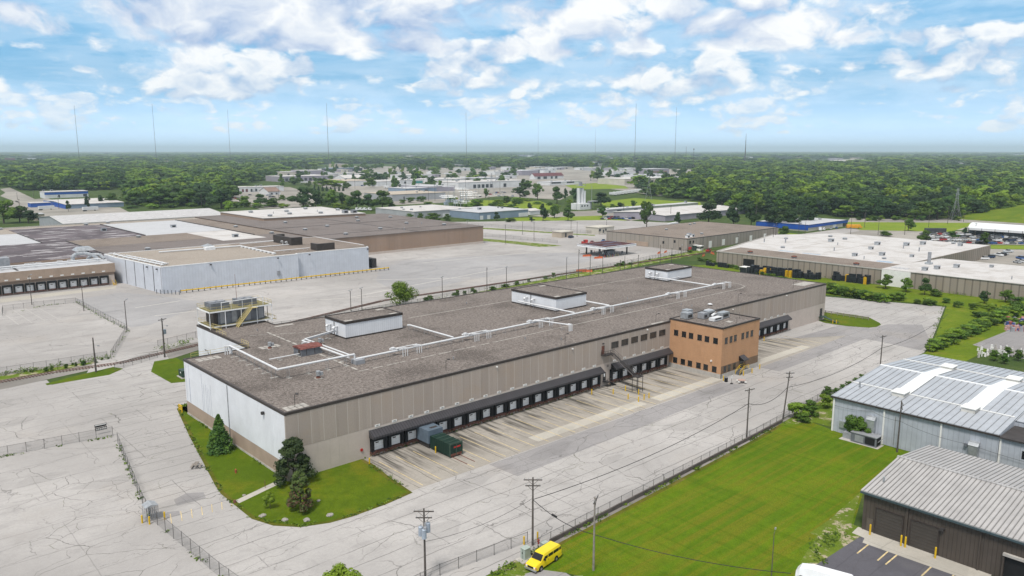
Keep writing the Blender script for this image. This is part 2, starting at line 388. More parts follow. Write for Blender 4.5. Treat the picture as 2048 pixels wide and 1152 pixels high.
LOT = pavement('old_asphalt', (.385,.370,.358), crack=.85, joint=.55, tone=.18, stain=.55)
LOT3 = pavement('cracked_yard', (.385,.369,.357), crack=1., joint=.30, tone=.2, jx=11., jy=9.5, stain=.55, wide=.85)
LOT2 = pavement('yard_asphalt', (.385,.368,.356), crack=.6, joint=.30, jx=15, jy=9, tone=.18, stain=.6)
APRON = pavement('stained_concrete', (.335,.310,.275), crack=.25, joint=.8, stain=.8, jx=3.87, jy=30., warm=(.39,.345,.28), bays=1.)
PALE = pavement('pale_concrete', (.45,.425,.375), crack=.1, joint=.3, stain=.25, jx=6, jy=40)
DARKASPH = pavement('worn_asphalt', (.285,.275,.275), crack=.7, joint=.3, stain=.35)
NEWASPH = pavement('dark_asphalt', (.115,.112,.128), crack=.35, joint=.2, stain=.2, warm=(.22,.21,.20))
FARLOT = pavement('far_paving', (.30,.28,.25), crack=0., stain=.5, tone=.25)
GRASS = grass('mown_grass', (.078,.148,.005), (.116,.190,.006), (.185,.175,.014), .42, stripes=.8, mow=.09)
GRASSD = grass('lawn_grass', (.072,.122,.006), (.110,.160,.007), (.20,.16,.015), .45)
GRASSW = grass('rough_grass', (.105,.165,.010), (.155,.212,.013), (.24,.20,.04), .45)
GRASSY = grass('field_grass', (.17,.25,.022), (.22,.28,.030), (.28,.26,.06), .3)
DRYG = grass('dry_grass', (.085,.105,.010), (.14,.13,.018), (.22,.165,.06), .5)
SOILG = grass('thin_grass', (.115,.175,.02), (.14,.20,.02), (.28,.24,.10), .4, soil=1.)
LAND = grass('open_land', (.050,.085,.022), (.075,.11,.028), (.16,.15,.07), .35)
GRAVEL = pavement('track_ballast', (.25,.235,.215), crack=0, stain=.7, tone=.3)
ROOFG = gravel_roof('roof_gravel', (.098,.084,.076), (.245,.215,.196), .60, 1.7)
ROOFB = gravel_roof('brown_roof_gravel', (.17,.140,.118), (.26,.22,.19), .5)
ROOFK = gravel_roof('dark_roof_gravel', (.14,.12,.112), (.21,.185,.175), .5)
ROOFT = gravel_roof('tan_roof_gravel', (.26,.225,.19), (.36,.32,.28), .3)
MEMW = membrane('white_membrane', (.53,.513,.50), (.36,.33,.30), amt=.7)
MEMG = membrane('grey_membrane', (.46,.465,.48), (.36,.36,.37), amt=.45)
TAR = patched('patched_tar', (.125,.105,.115), (.42,.40,.41))
PANEL = panel_wall('aggregate_panels', (.395,.338,.296), 2.44, (.54,.49,.44))
PANEL2 = panel_wall('grey_panels', (.32,.29,.255), 3.6, (.13,.115,.10), sw=.35)
PANEL3 = panel_wall('ribbed_concrete', (.31,.272,.23), 2.7, (.10,.085,.07), sw=.55)
WALLP = plain('painted_block', (.50,.432,.385), .85, var=.07, scale=.35, fine=.1, streak=.25)
TANW = plain('tan_block', (.36,.275,.215), .85, var=.10, scale=.4, fine=.12, streak=.25)
BROWNW = panel_wall('brown_panels', (.335,.245,.19), 6., (.30,.22,.17))
SIDEW = ribbed('white_siding', (.69,.71,.745), 'a', .6, .88, .5, streak=.14, var=.05)
SIDEC = ribbed('coldstore_siding', (.56,.59,.65), 'a', 1.2, .93, .5, streak=.12, var=.05)
BRICK = brick('orange_brick', (.46,.262,.145), (.44,.27,.165))
BRICKD = brick('brown_brick', (.19,.125,.080), (.2,.16,.12))
COPE = plain('dark_coping', (.045,.036,.032), .5, var=.2)
BLACKM = ribbed('canopy_sheet', (.055,.052,.058), 'x', .62, .2, .4, streak=0., width=.2)
SEAL = plain('black_rubber', (.012,.012,.014), .8, var=.3)
STEELD = plain('dark_steel', (.055,.050,.050), .55, .3)
RUST = plain('rusty_steel', (.16,.065,.045), .85, var=.35, scale=1.6)
DOORW = ribbed('white_door', (.80,.81,.82), 'z', .55, .7, .5, streak=.2, width=.08)
WHITE = plain('white_paint', (.74,.75,.76), .45, var=.08, streak=.15)
PIPE = plain('pipe_jacket', (.61,.62,.635), .4, var=.06, scale=.5)
GALV = plain('galvanised', (.42,.44,.46), .4, .55, var=.18, scale=1.2)
GREYM = plain('grey_metal', (.30,.31,.33), .5, .2, var=.15)
GREYB = plain('grey_box', (.14,.15,.17), .55, var=.2)
YELLOW = plain('yellow_paint', (.62,.40,.012), .5, var=.12, streak=.2)
YEL2 = plain('pale_yellow_paint', (.46,.38,.16), .6, var=.2)
LINEY = plain('worn_yellow_line', (.55,.44,.24), .9, var=.25, scale=1.1)
LINEW = plain('worn_white_line', (.56,.53,.49), .9, var=.2, scale=1.1)
WIN = glassy('dark_glass', (.014,.015,.016))
WINB = glassy('blind_glass', (.042,.040,.037), .3)
WOODP = plain('pole_wood', (.095,.083,.075), .9, var=.3, scale=1.5, streak=.3)
WOODG = plain('grey_wood', (.24,.215,.19), .9, var=.25, scale=1.5)
METALP = plain('pole_steel', (.16,.155,.15), .5, .5)
WIRE = plain('cable_black', (.015,.015,.016), .6)
INSUL = plain('insulator', (.35,.36,.37), .35)
XFMR = plain('transformer_grey', (.33,.38,.45), .45, .1)
GREENB = ribbed('green_container', (.007,.030,.021), 'a', .55, .55, .55, streak=.5, width=.22)
BLUEG = plain('blue_grey_paint', (.105,.14,.18), .55, var=.15, streak=.35)
UTILG = plain('utility_green', (.36,.42,.38), .5, var=.1, streak=.2)
DKGREEN = plain('dark_green_box', (.028,.055,.042), .5, var=.2)
CONC = plain('concrete', (.42,.40,.37), .9, var=.15, fine=.2)
ROCK = plain('grey_boulder', (.33,.31,.28), .9, var=.3, scale=2., fine=.3)
RED = plain('red_paint', (.40,.025,.02), .5, var=.15)
ORANGE = plain('orange_barrier', (.50,.12,.045), .55, var=.12)
BLUE = plain('blue_sheet', (.012,.075,.36), .45, var=.1)
BLUEC = ribbed('blue_grey_cladding', (.17,.245,.36), 'a', 1., .85, .5)
LEAF = leafmat('leaves', (.046,.105,.014)); LEAFD = leafmat('dark_leaves', (.026,.064,.018), .12)
LEAFL = leafmat('light_leaves', (.095,.185,.018), .5); LEAFN = leafmat('needles', (.072,.155,.024), .1)
LEAFP = leafmat('pine_needles', (.046,.082,.026), .12); LEAFF = leafmat('wood_leaves', (.054,.112,.024), .25)
LEAFR = leafmat('dead_needles', (.07,.045,.035), .1); LEAFY = leafmat('yellow_green_leaves', (.17,.24,.015), .4)
BARK = plain('bark', (.075,.058,.045), .95, var=.3, scale=3.)
TIRE = plain('tyre_rubber', (.014,.014,.015), .85)
RIM = plain('wheel_steel', (.40,.40,.42), .35, .7)
VANY = plain('van_yellow', (.74,.57,.015), .28, var=.04, spec=.5)
CARW = plain('car_white', (.72,.73,.75), .25, var=.03, spec=.5)
SIGNW = plain('sign_white', (.72,.72,.70), .6, var=.05)
BLACK = plain('lettering_black', (.012,.012,.013), .7)
def meshmat():
    m, k = newmat('chain_link')
    sp = k.n('SeparateXYZ', k.pos)
    d = k.n('BsdfDiffuse', (.15,.15,.155)); t = k.n('BsdfTransparent')
    mx = k.n('MixShader', .20); k.t.links.new(t.outputs[0], mx.inputs[1]); k.t.links.new(d.outputs[0], mx.inputs[2])
    k.t.links.new(mx.outputs[0], k.n('OutputMaterial').inputs[0]); return m
LINK = meshmat()
def text_obj(name, s, size, m, parent, at, axis='y'):
    cu = bpy.data.curves.new('lettering', 'FONT'); cu.body = s; cu.size = size; cu.align_x = 'CENTER'; cu.align_y = 'CENTER'; cu.extrude = .01
    to = bpy.data.objects.new('lettering', cu); COL.objects.link(to)
    me = bpy.data.meshes.new_from_object(to.evaluated_get(bpy.context.evaluated_depsgraph_get()))
    bpy.data.objects.remove(to); me.materials.clear(); me.materials.append(m)
    rot = Matrix.Rotation(R(90), 4, 'X')
    if axis == 'x': rot = Matrix.Rotation(R(-90), 4, 'Z') @ rot      # reads on a wall that faces -X
    me.transform(rot); me.transform(Matrix.Translation(Vector(at)-Vector(ORG.get(parent.name, (0,0,0)))))
    o = bpy.data.objects.new(name, me); COL.objects.link(o); o.parent = parent; return o

# ================================================================ SETTING
def rect(x0, y0, x1, y1): return [(x0,y0),(x1,y0),(x1,y1),(x0,y1)]
def pxs(*pts, z=0.): return [tuple(g(a, b, z)[:2]) for a, b in pts]
mb = MB(); rings = [0, 700, 2500, 9000, 40000]; nseg = 48
vs = [(150, 100, 0)]
for r_ in rings[1:]:
    for k in range(nseg): vs.append((150+r_*math.cos(2*math.pi*k/nseg), 100+r_*math.sin(2*math.pi*k/nseg), 0))
fs = [(0, 1+k, 1+(k+1) % nseg) for k in range(nseg)]
for j in range(3):
    for k in range(nseg):
        a, b = 1+j*nseg+k, 1+j*nseg+(k+1) % nseg; fs.append((a, a+nseg, b+nseg, b))
tag(mb.add(vs, fs).build('ground', LAND), kind='structure')

struct('pavement', [(-160,-260),(-160,94),(-26,98),(-17,98),(-17,40),(-23.5,1.5),(-21,-20),(-20,-48.3),(-24,-60),(-20,-260)], .05, LOT3)
struct('pavement', [(-17,92.5),(-4,93),(10,84),(12,60),(2,54),(0,52),(-4,34),(-9.3,7),(-10,-9),(-6,-16),(2,-18.3),(13,-17.6),(14,0),(206,0),(206,66),(238,23),(252,-20),(187,-38.3),(176,-40.6),(114,-40.6),(13,-46.2),(-20,-48.3),(-21,-20),(-23.5,1.5),(-17,40)], .05, LOT)
struct('pavement', [(-160,112),(-6,110),(14,107),(54,119),(110,116),(212,126),(327,140),(440,140),(470,215),(440,303),(306,396),(160,420),(-160,420)], .05, LOT2)
struct('road', [(-12,88),(10,84),(15,108),(-2,112)], .065, LOT)
struct('pavement', [(13.6,-3),(13.2,-17.8),(110,-17.6),(110,.3),(14.5,.3)], .065, APRON)
struct('pavement', [(127.6,.3),(127.6,-17),(164,-16.6),(180,-16.2),(163,-6),(156,.3)], .065, APRON)
struct('pavement', [(31,-18),(31.3,-25.4),(110,-23.2),(107.5,-17.9)], .062, DARKASPH)
struct('pavement', [(127,-17.2),(127.5,-22.5),(181,-22),(180.5,-16.4)], .062, DARKASPH)
struct('pavement', [(156,.2),(164,-6.5),(192,-8),(196,-17),(206,-18),(214,-26),(190,-37.5),(178,-39),(181,-17),(164,-16.8)], .058, DARKASPH)
struct('pavement', rect(45.7,-15.9,80.4,-12.9), .075, PALE)
struct('pavement', rect(84.4,-16.6,109.8,-13.6), .075, PALE)
struct('pavement', rect(127.4,-15.6,158,-12.8), .075, PALE)
struct('path', [(-10.0,-1.2),(-9.9,-2.6),(.2,.6),(.2,2.0)], .10, PALE)
# lawns with a low kerbed step
struct('lawn', [(2.2,55),(.1,52.6),(-3.9,34.3),(-9.4,6.7),(-10,3),(-10,-9),(-8.6,-13.2),(-5.9,-16.3),(-2,-18),(1.6,-18.5),(8,-18.4),(13.1,-17.7),(13.4,-11),(14.2,-3.4),(14.6,.2),(.2,.2),(.2,55)], .085, GRASSD)
struct('ground', [(1.5,55.4),(-.6,52.9),(-4.6,34.5),(-10.1,6.9),(-10.7,3),(-10.7,-9.2),(-9.2,-13.6),(-6.3,-16.9),(-2.2,-18.7),(1.5,-19.2),(8,-19.1),(13.6,-18.4),(14.2,-11),(15.2,-3),(15,.2),(.2,.2),(.2,55.4)], .078, DRYG)
struct('ground', [(12.6,-47),(40,-46),(78,-44.2),(90,-43),(90,-44),(78,-45),(40,-46.9),(16,-47.8)], .068, DRYG)
struct('ground', [(13,-46.3),(-22,-48.5),(-22,-49.6),(9,-50.4),(12,-49.5)], .074, SOILG)
struct('lawn', [(198,6.5),(209,5.4),(213,-4),(211.5,-10),(206,-15.5),(203.4,-17),(199,-17.3),(196.2,-16.2),(193,-10),(192.5,-3)], .12, GRASSD)
struct('lawn', [(13,-46.6),(78,-43.6),(90,-42.4),(97,-46.5),(95,-54),(95,-69),(72.5,-69),(57,-74),(57.2,-84),(41.5,-75),(35,-80),(20,-66),(14.5,-53.5),(10.5,-50)], .06, GRASS)
struct('lawn', [(70,-69.4),(57.3,-73.6),(56.5,-76.2),(42,-75.6),(39,-78),(40,-74),(47,-72.3),(57,-70.4)], .072, SOILG)
struct('ground', [(88.5,-42.4),(97,-47.5),(97,-52),(130,-50),(150,-51),(150,-42),(114,-41.2)], .062, SOILG)
struct('lawn', [(242,25),(254,-20),(188,-38.5),(177,-40.8),(150,-41),(150,-52),(240,-52),(300,-52),(300,-37),(283,-36),(283,17),(281,100),(240,118),(206,112),(203,67),(238,24)], .055, GRASSW)
struct('lawn', [(-18,92.8),(-4,92.2),(.5,96),(-1,99.6),(-9,97.6),(-18,94.6)], .07, GRASSD)
struct('lawn', [(5,88),(5.4,74),(9,72.5),(13.8,74),(15,98),(9,98)], .07, GRASSD)
struct('pavement', [(57.3,-77.2),(56.5,-84),(56,-99),(53,-135),(15,-135),(38,-79),(41.4,-75.6),(52,-75.4)], .07, NEWASPH)
struct('road', [(-22,-48.8),(9,-49.6),(12.5,-50.5),(14.5,-53.5),(14,-60),(8,-75),(-30,-75)], .07, DARKASPH)
struct('pavement', [(57.4,-74.6),(54.8,-74.8),(54.6,-76.8),(53,-77.2),(53.4,-93),(57.3,-93)], .095, PALE)
struct('lawn', [(50,-70.5),(57.6,-70.5),(57.6,-75.4),(50,-75.4)], .076, SOILG)
struct('ground', [(13,-46.2),(78,-43.2),(114,-40.4),(114,-41.2),(78,-44.2),(13,-47.4)], .078, GRAVEL)
# railway
struct('ground', [(-200,92),(-26,96.5),(-4,101),(0,100.5),(14,98),(24,103),(60,112),(60,118),(24,112),(14,109.5),(-2,111),(-30,113),(-200,112)], .06, GRAVEL)
struct('ground', [(46,117),(60,113.5),(212,118),(330,129),(330,139),(212,127.5),(110,116.6),(54,119.5)], .07, SOILG)
struct('ground', [(-60,105),(-10,106),(-2,107.5),(-6,109.5),(-30,110),(-60,110)], .075, SOILG)
ra = [g(-160,800), g(0,765), g(110,745), g(235,728), g(390,692)]
ra = [np.array([p[0], p[1], .1]) for p in ra]; ra += [ra[-1]+np.array([80, 22, 0]), ra[-1]+np.array([330, 20, 0])]
rt = thing('railway_track', (0, 0, 0), 'single rusty railway track curving past the corner of the parking yard', 'railway')
rail, slp = MB(), MB()
for a, b in zip(ra, ra[1:]):
    d = b-a; L = np.linalg.norm(d); d /= L; nrm = np.array([-d[1], d[0], 0])
    for s in (-.75, .75):
        p, p2 = a+nrm*s, b+nrm*s
        rail.tube(p+[0,0,.16], p2+[0,0,.16], .075, n=4)
    for i in range(int(L/.75)):
        c = a+d*(i+.5)*.75; e = nrm*1.3; w2 = d*.12
        slp.add([c-e-w2, c+e-w2, c+e+w2, c-e+w2, c-e-w2+[0,0,.08], c+e-w2+[0,0,.08], c+e+w2+[0,0,.08], c-e+w2+[0,0,.08]],
                [(4,5,6,7),(0,1,5,4),(1,2,6,5),(2,3,7,6),(3,0,4,7)])
rail.build('rail', RUST, rt); slp.build('sleepers', WOODP, rt)

YARDG = pavement('grey_yard', (.345,.338,.340), crack=.4, joint=.3, jx=15, jy=9, stain=.6)
struct('pavement', pxs((762,524),(960,512),(1130,505),(1225,513),(1150,528),(960,556),(800,588),(752,562)), .058, YARDG)
struct('pavement', pxs((150,600),(240,585),(320,592),(420,606),(300,650),(262,655)), .058, YARDG)
struct('pavement', pxs((0,598),(232,572),(232,577),(0,606)), .06, PALE)
# painted lines
def lines(name, segs, w, z, m):
    mbx = MB()
    for a, b in segs:
        a, b = np.array(a[:2], float), np.array(b[:2], float); d = b-a; d /= np.linalg.norm(d); e = np.array([-d[1], d[0]])*w/2
        mbx.quad((*(a-e), z), (*(b-e), z), (*(b+e), z), (*(a+e), z))
    return tag(orient(mbx.build(name, m)), kind='structure')
DX1 = [18.5+3.84*i for i in range(17)]; DX2 = [87.4+3.84*i for i in range(6)]; DX3 = [151.4, 155.1, 158.9, 162.9, 166.8]; DX3 = [x+3.6 for x in DX3]
lines('road_markings', [((x-1.9, -3.2), (x-1.9, -17.2)) for x in DX1+[DX1[-1]+3.84]+DX2], .16, .082, LINEY)
lines('road_markings', [((x-1.9, -3.2), (x-1.9, -15.5)) for x in DX3[:4]], .16, .082, LINEY)
lines('road_markings', [(g(270,616), g(360,602)), (g(310,632), g(395,622)), (g(700,595), g(1010,536)), (g(1030,553), g(1280,520)), (g(820,610), g(1130,548)), (g(745,560), g(940,556)), (g(845,526), g(1060,505)), (g(640,600), g(800,590))], .5, .075, LINEW)
lines('road_markings', [(g(0+i*24, 622-i*3), g(38+i*26, 650-i*4)) for i in range(4)]+[(g(120,600), g(200,632))], .16, .075, plain('ghost_line', (.46,.44,.42), .9, var=.1))
lines('road_markings', [((x, -50+6*0), (x, -50)) for x in ()]+[(g(1739,1088), g(1714,1108)), (g(1778,1102), g(1755,1122)), (g(1797,1108), g(1771,1130)), (g(1864,1133), g(1843,1153)), (g(1915,1142), g(1900,1160))], .22, .085, LINEY)
lines('road_markings', [((-19.6+i*1.55, 1.2-i*.28), (-20.6+i*1.55, -2.4-i*.1)) for i in range(7)], .12, .075, LINEY)
struct('pavement', [(-17.8,3.4),(-13.2,3.0),(-12.6,5.6),(-15,7.2),(-17.4,6)], .06, DARKASPH)
struct('pavement', [(-20.6,.2),(-18.6,-.4),(-18.2,1.4),(-19.8,2.2)], .06, DARKASPH)

# ---------------------------------------------------------------- far and middle-distance ground
LOTS = [
 [(540,352),(700,332),(900,334),(1200,336),(1460,340),(1480,352),(1400,375),(1320,392),(1180,372),(1120,400),(1000,392),(880,406),(790,410),(700,392),(640,372)],
 [(455,376),(580,374),(640,392),(620,414),(520,418),(450,398)],
 [(0,405),(95,396),(130,412),(240,415),(260,425),(60,436),(0,420)],
 [(0,392),(20,380),(70,404),(60,414)],
 [(835,462),(1080,452),(1235,437),(1330,452),(1100,480),(960,484)],
 [(1060,432),(1250,443),(1300,436),(1210,420),(1120,424)],
 [(1530,478),(1690,456),(1840,462),(1960,463),(2300,470),(2300,492),(1960,489),(1860,490),(1700,474),(1560,490)],
 [(1935,497),(2300,505),(2300,575),(2050,548),(1925,522)],
 [(1700,436),(1950,438),(2300,420),(2300,462),(1850,460),(1690,452)],
]
for pl in LOTS: struct('pavement', pxs(*pl), .03, FARLOT)
for pl in ([(1130,371),(1190,366),(1250,372),(1258,377),(1150,379)], [(1200,404),(1270,396),(1345,402),(1400,404),(1405,414),(1300,422),(1215,418)], [(1680,444),(1960,446),(1900,464),(1720,460)],
           [(1010,436),(1120,434),(1210,431),(1262,443),(1260,452),(1100,447),(1030,452)], [(1170,445),(1290,452),(1300,458),(1190,449)], [(1530,462),(1620,470),(1590,478),(1535,474)], [(940,400),(1080,402),(1120,418),(1000,424),(930,412)], [(1950,490),(2300,494),(2300,503),(1955,497)]):
    struct('field', pxs(*pl), .045, GRASSY)
struct('field', pxs((1612,324),(1625,328),(1735,322),(1735,318)), 3.5, PALE)
struct('road', pxs((0,378),(20,375),(95,410),(60,420)), .04, FARLOT)
struct('road', pxs((1535,477),(1700,456),(1720,462),(1560,486)), .045, LOT2)
# grassy mound with a track at the right edge
mb = MB(); n_, m_ = 18, 10; c0 = g(2120, 440)
vs = []
for i in range(n_+1):
    for j in range(m_+1):
        u_, v_ = i/n_, j/m_
        h_ = 15.4*max(0., math.sin(math.pi*min(1, u_*.9+.05)))**1.2*max(0., math.sin(math.pi*v_))**1.1-.4
        vs.append((c0[0]-60+260*v_, c0[1]+78-190*u_, h_))
fs = [(i*(m_+1)+j, (i+1)*(m_+1)+j, (i+1)*(m_+1)+j+1, i*(m_+1)+j+1) for i in range(n_) for j in range(m_)]
tag(orient(mb.add(vs, fs).build('hill', GRASSW, smooth=True)), kind='structure')
for px_, w_, h_ in ((112, 420, 40), (488, 260, 22)):
    c0 = g(px_, 306.5); vs = [(c0[0], c0[1], h_)]; fs = []
    for rr, hh in ((.35, .92), (.7, .45), (1., -.02)):
        for k in range(20): vs.append((c0[0]+w_*rr*math.cos(k*math.pi/10)*1.5, c0[1]+w_*rr*math.sin(k*math.pi/10), h_*hh+(RNG.random()-.5)*h_*.08))
    fs = [(0, 1+k, 1+(k+1) % 20) for k in range(20)]+[(1+j*20+k, 21+j*20+k, 21+j*20+(k+1) % 20, 1+j*20+(k+1) % 20) for j in range(2) for k in range(20)]
    tag(orient(MB().add(vs, fs).build('hill', LAND, smooth=True)), kind='structure')

# ================================================================ MAIN WAREHOUSE
H = 12.5
wh = thing('warehouse', (0, 0, 0), 'long tan concrete warehouse with brown gravel roof and rows of black truck docks', 'warehouse')
PLAN = [(0,0),(198,0),(203,58),(199.5,66),(30,68),(30,80),(14.8,80),(14.8,48),(0,48)]
PLAN = [(0,0),(198,0),(198,66),(30,66.8),(30,80),(14.8,80),(14.8,48),(0,48)]
MB().prism([(.15,.15),(197.85,.15),(197.85,65.85),(29.85,66.65),(29.85,79.85),(14.95,79.85),(14.95,47.85),(.15,47.85)], 0, H-.2).build('core_wall', WALLP, wh)
w_ = MB(); w_.box(0, 0, 5.75, 198, .15, H-.35); w_.build('wall', PANEL, wh)
MB().box(0, .02, 0, 198, .149, 5.75).build('lower_wall', WALLP, wh)
MB().box(-.02, .16, 3.2, .15, 47.85, H-.35).build('metal_siding', SIDEW, wh)
MB().box(.02, .16, .45, .15, 47.85, 3.2).build('lower_wall', TANW, wh)
MB().box(-.06, .16, 0, .15, 47.9, .45).build('plinth', CONC, wh)
MB().box(14.75, 48.1, .3, 14.95, 79.9, H-.35).build('metal_siding', SIDEW, wh)
mb = MB()
for a, b in zip(PLAN, PLAN[1:]+PLAN[:1]):
    a, b = np.array(a, float), np.array(b, float); d = (b-a)/np.linalg.norm(b-a); nn = np.array([d[1], -d[0]])
    p = [a+nn*.06-d*.06, b+nn*.06+d*.06, b-nn*.35-d*.35, a-nn*.35+d*.35]
    mb.prism([tuple(x) for x in p], H-.42, H+.08)
mb.build('roof_coping', COPE, wh)
MB().prism([(.2,.2),(197.8,.2),(197.8,65.8),(29.8,66.6),(29.8,79.8),(15,79.8),(15,47.8),(.2,47.8)], H-.3, H-.06).build('roof', ROOFG, wh)
# pale expansion joints and membrane patches on the gravel
JM = plain('joint_strip', (.40,.38,.35), .9, var=.25, scale=.9, fine=.3)
mb = MB(); rv = random.Random(3)
def strip(pts, w, dash=0):
    for a, b in zip(pts, pts[1:]):
        a, b = np.array(a, float), np.array(b, float); L = np.linalg.norm(b-a); d = (b-a)/L; e = np.array([-d[1], d[0]])*w/2; t = 0
        while t < L:
            s = min(L-t, dash*rv.uniform(.5, 1.3)) if dash else L
            p, q_ = a+d*t, a+d*(t+s)
            mb.add([(*(p-e), H-.03), (*(q_-e), H-.03), (*(q_+e), H-.03), (*(p+e), H-.03)], [(0,1,2,3)]); t += s+(dash*rv.uniform(.1, .5) if dash else 1)
strip([(23.7,14.2),(60,14.2)], .35, 3); strip([(60,14.2),(168,14.6),(173,16),(175.5,20),(176,26),(177,50),(164,51),(105,51)], .32)
strip([(24.8,60),(23.7,14.2)], .55, 2.2); strip([(60.5,50),(97.6,50)], .35); strip([(20,59.5),(37,50.5)], .3, 1.6)
for i in range(8): mb.cbox(2.3+(i % 4)*1.3, 45.6-(i//4)*1.3, H-.045, 1.1, 1.1, .02); mb.cbox(17+(i % 4)*1.2, 45.2+(i//4)*1.3, H-.045, 1., 1.1, .02); mb.cbox(1.5+(i % 4)*1.1, 1.5+(i//4)*1.2, H-.045, .95, 1.1, .02)
mb.cbox(192, 5, H-.045, 9, 4, .02); mb.cbox(105.6, .95, H-.045, 5, 1.1, .02); mb.cbox(31.5, 64.5, H-.045, 5, 1.2, .02)
mb.each('roof_joint', JM, wh)
# penthouses
def penthouse(x0, y0, x1, y1, z1):
    p = MB().box(x0, y0, H-.06, x1, y1, z1-.25).build('penthouse', SIDEW, wh)
    m = MB()
    for (a, b, c, d) in ((x0-.12,y0-.12,x1+.12,y0+.25),(x0-.12,y1-.25,x1+.12,y1+.12),(x0-.12,y0+.25,x0+.25,y1-.25),(x1-.25,y0+.25,x1+.12,y1-.25)): m.box(a, b, z1-.5, c, d, z1+.12)
    m.build('coping', COPE, p)
    t = MB().box(x0+.2, y0+.2, z1-.24, x1-.2, y1-.2, z1-.02); t.build('penthouse_roof', ROOFG, p)
    f = MB(); f.box(x0-.04, y0-.04, H-.06, x1+.04, y0, H+.3); f.box(x0-.04, y0, H-.06, x0, y1, H+.3); f.build('flashing', COPE, p)
    m = MB()
    for (a, b) in ((x0+1.5, y0+1.2), (x1-2, y0+1), (x1-1.8, y1-2)): m.cbox(a, b, z1-.02, 2.2, 1.2, .03)
    m.each('roof_patch', JM, p)
    m = MB(); yy = y0+(y1-y0)*.55
    for s in (-1.6, 1.6):
        m.tube((x0-.05, yy+s, H+2.5), (x0-.9, yy+s, H+2.5), .22, n=10); m.tube((x0-.9, yy+s, H+2.5), (x0-1.3, yy+s, H+2.1), .35, n=10)
        m.tube((x0-.6, yy+s+.5, H+1.1), (x0-.6, yy+s+.5, H+2.4), .07); m.tube((x0-.6, yy+s-.4, H+1.1), (x0-.6, yy+s-.4, H+2.4), .07)
    m.each('wall_vent', PIPE, p); MB().box(x0-.08, yy-.12, H, x0-.005, yy+.12, z1-.6).build('downpipe', STEELD, p)
    return p
penthouse(35.6, 40.4, 52, 50, H+4.1); penthouse(96, 29, 108.6, 47.5, H+4.0); penthouse(161, 39, 175.2, 48.6, H+3.9)
# pipework on the roof
def stands(pts, step, z0=H-.06, pad=True):
    m = MB(); pd = MB()
    for a, b in zip(pts, pts[1:]):
        a, b = np.array(a), np.array(b); L = np.linalg.norm(b-a)
        if abs(a[2]-b[2]) > .5: continue
        d = (b-a)/L; e = np.array([-d[1], d[0], 0])*.45
        for i in range(max(1, int(L/step))):
            c = a+d*(i+.5)*L/max(1, int(L/step))
            for s in (-1, 1):
                m.tube((*(c+e*s)[:2], z0), (*(c+e*s)[:2], c[2]+.1), .035, n=5)
                if pad: pd.cbox((c+e*s)[0]+.1, (c+e*s)[1], z0, .75, .45, .1)
            m.tube((*(c-e)[:2], c[2]-.22), (*(c+e)[:2], c[2]-.22), .035, n=5)
    return m, pd
def pipe(pts, r, step, pad=True):
    o = MB().path(pts, r, 10).build('roof_pipe', PIPE, wh, smooth=False)
    if step:
        m, pd = stands(pts, step, pad=pad); m.each('pipe_stand', GREYM, o)
        if pad: pd.each('stand_pad', JM, o, .02)
    return o
pipe([(9,44.4,H+.4),(9,44.4,H+2.1),(8.3,19.6,H+2.1),(25.6,19.6,H+2.1),(25.6,19.6,H+.9)], .22, 3.6)
pipe([(25.6,19.6,H+1.0),(166,20.2,H+1.2)], .23, 3.4, pad=False)
pipe([(35.4,44.6,H+1.3),(24.6,41,H+1.3),(24.9,20.6,H+1.3)], .2, 5); pipe([(34.6,44.2,H+1.6),(25.3,41,H+1.6),(25.6,21.4,H+1.6)], .16, 0)
pipe([(13,33.5,H+.5),(22,33.5,H+.5)], .12, 4); pipe([(22.5,37,H+.1),(22.5,37,H+1.9),(25,37,H+1.9)], .12, 0)
pipe([(52.1,38.4,H+1.2),(52.8,38,H+1.2),(52.8,20.4,H+1.2)], .2, 4, False)
pipe([(94.6,43,H+1.2),(94.6,20.5,H+1.2)], .22, 4, False); pipe([(108.6,31,H+1.3),(109,20.6,H+1.3)], .24, 4, False)
pipe([(159.6,46,H+1.2),(159.6,20.6,H+1.2)], .22, 4, False); pipe([(159.6,38,H+1.1),(168,38.4,H+1.1)], .15, 3, False)
pipe([(79,20,H+1.6),(81.5,10.4,H+1.6)], .16, 3, False)
for x in (37, 57.5, 78.8, 103, 137.5, 162.5):
    m = MB()
    for gx, gy in ((-.4, 17.6), (3.6, 17.9)):
        for i in range(3):
            xx = x+gx+i*.62
            m.path([(xx, 19.9, H+1.5), (xx, gy, H+1.75), (xx, gy, H-.06)], .085, 6)
    m.tube((x-.8, 19.6, H+1.6), (x+4.8, 19.6, H+1.6), .12); m.tube((x-1.6, 21, H+1.2), (x-.4, 19.4, H+1.5), .25); m.cbox(x-1.4, 20, H+1.3, .8, .8, .5)
    m.build('valve_group', PIPE, wh)
m = MB()
for i in range(3): m.path([(81.2+i*.5, 11, H+1.6), (81.4+i*.5, 9.9, H+1.6), (81.4+i*.5, 9.9, H-.06)], .13, 6)
m.build('valve_group', PIPE, wh)
m = MB()
for i in range(4): m.path([(8.3+i*.5, 45.6, H-.06), (8.3+i*.5, 45.6, H+1.9), (8.8, 43.8, H+2.2)], .12, 6)
m.build('valve_group', PIPE, wh)
MB().box(25.4, 18.6, H-.06, 27.6, 20.8, H+.9).build('valve_box', GREYM, wh)
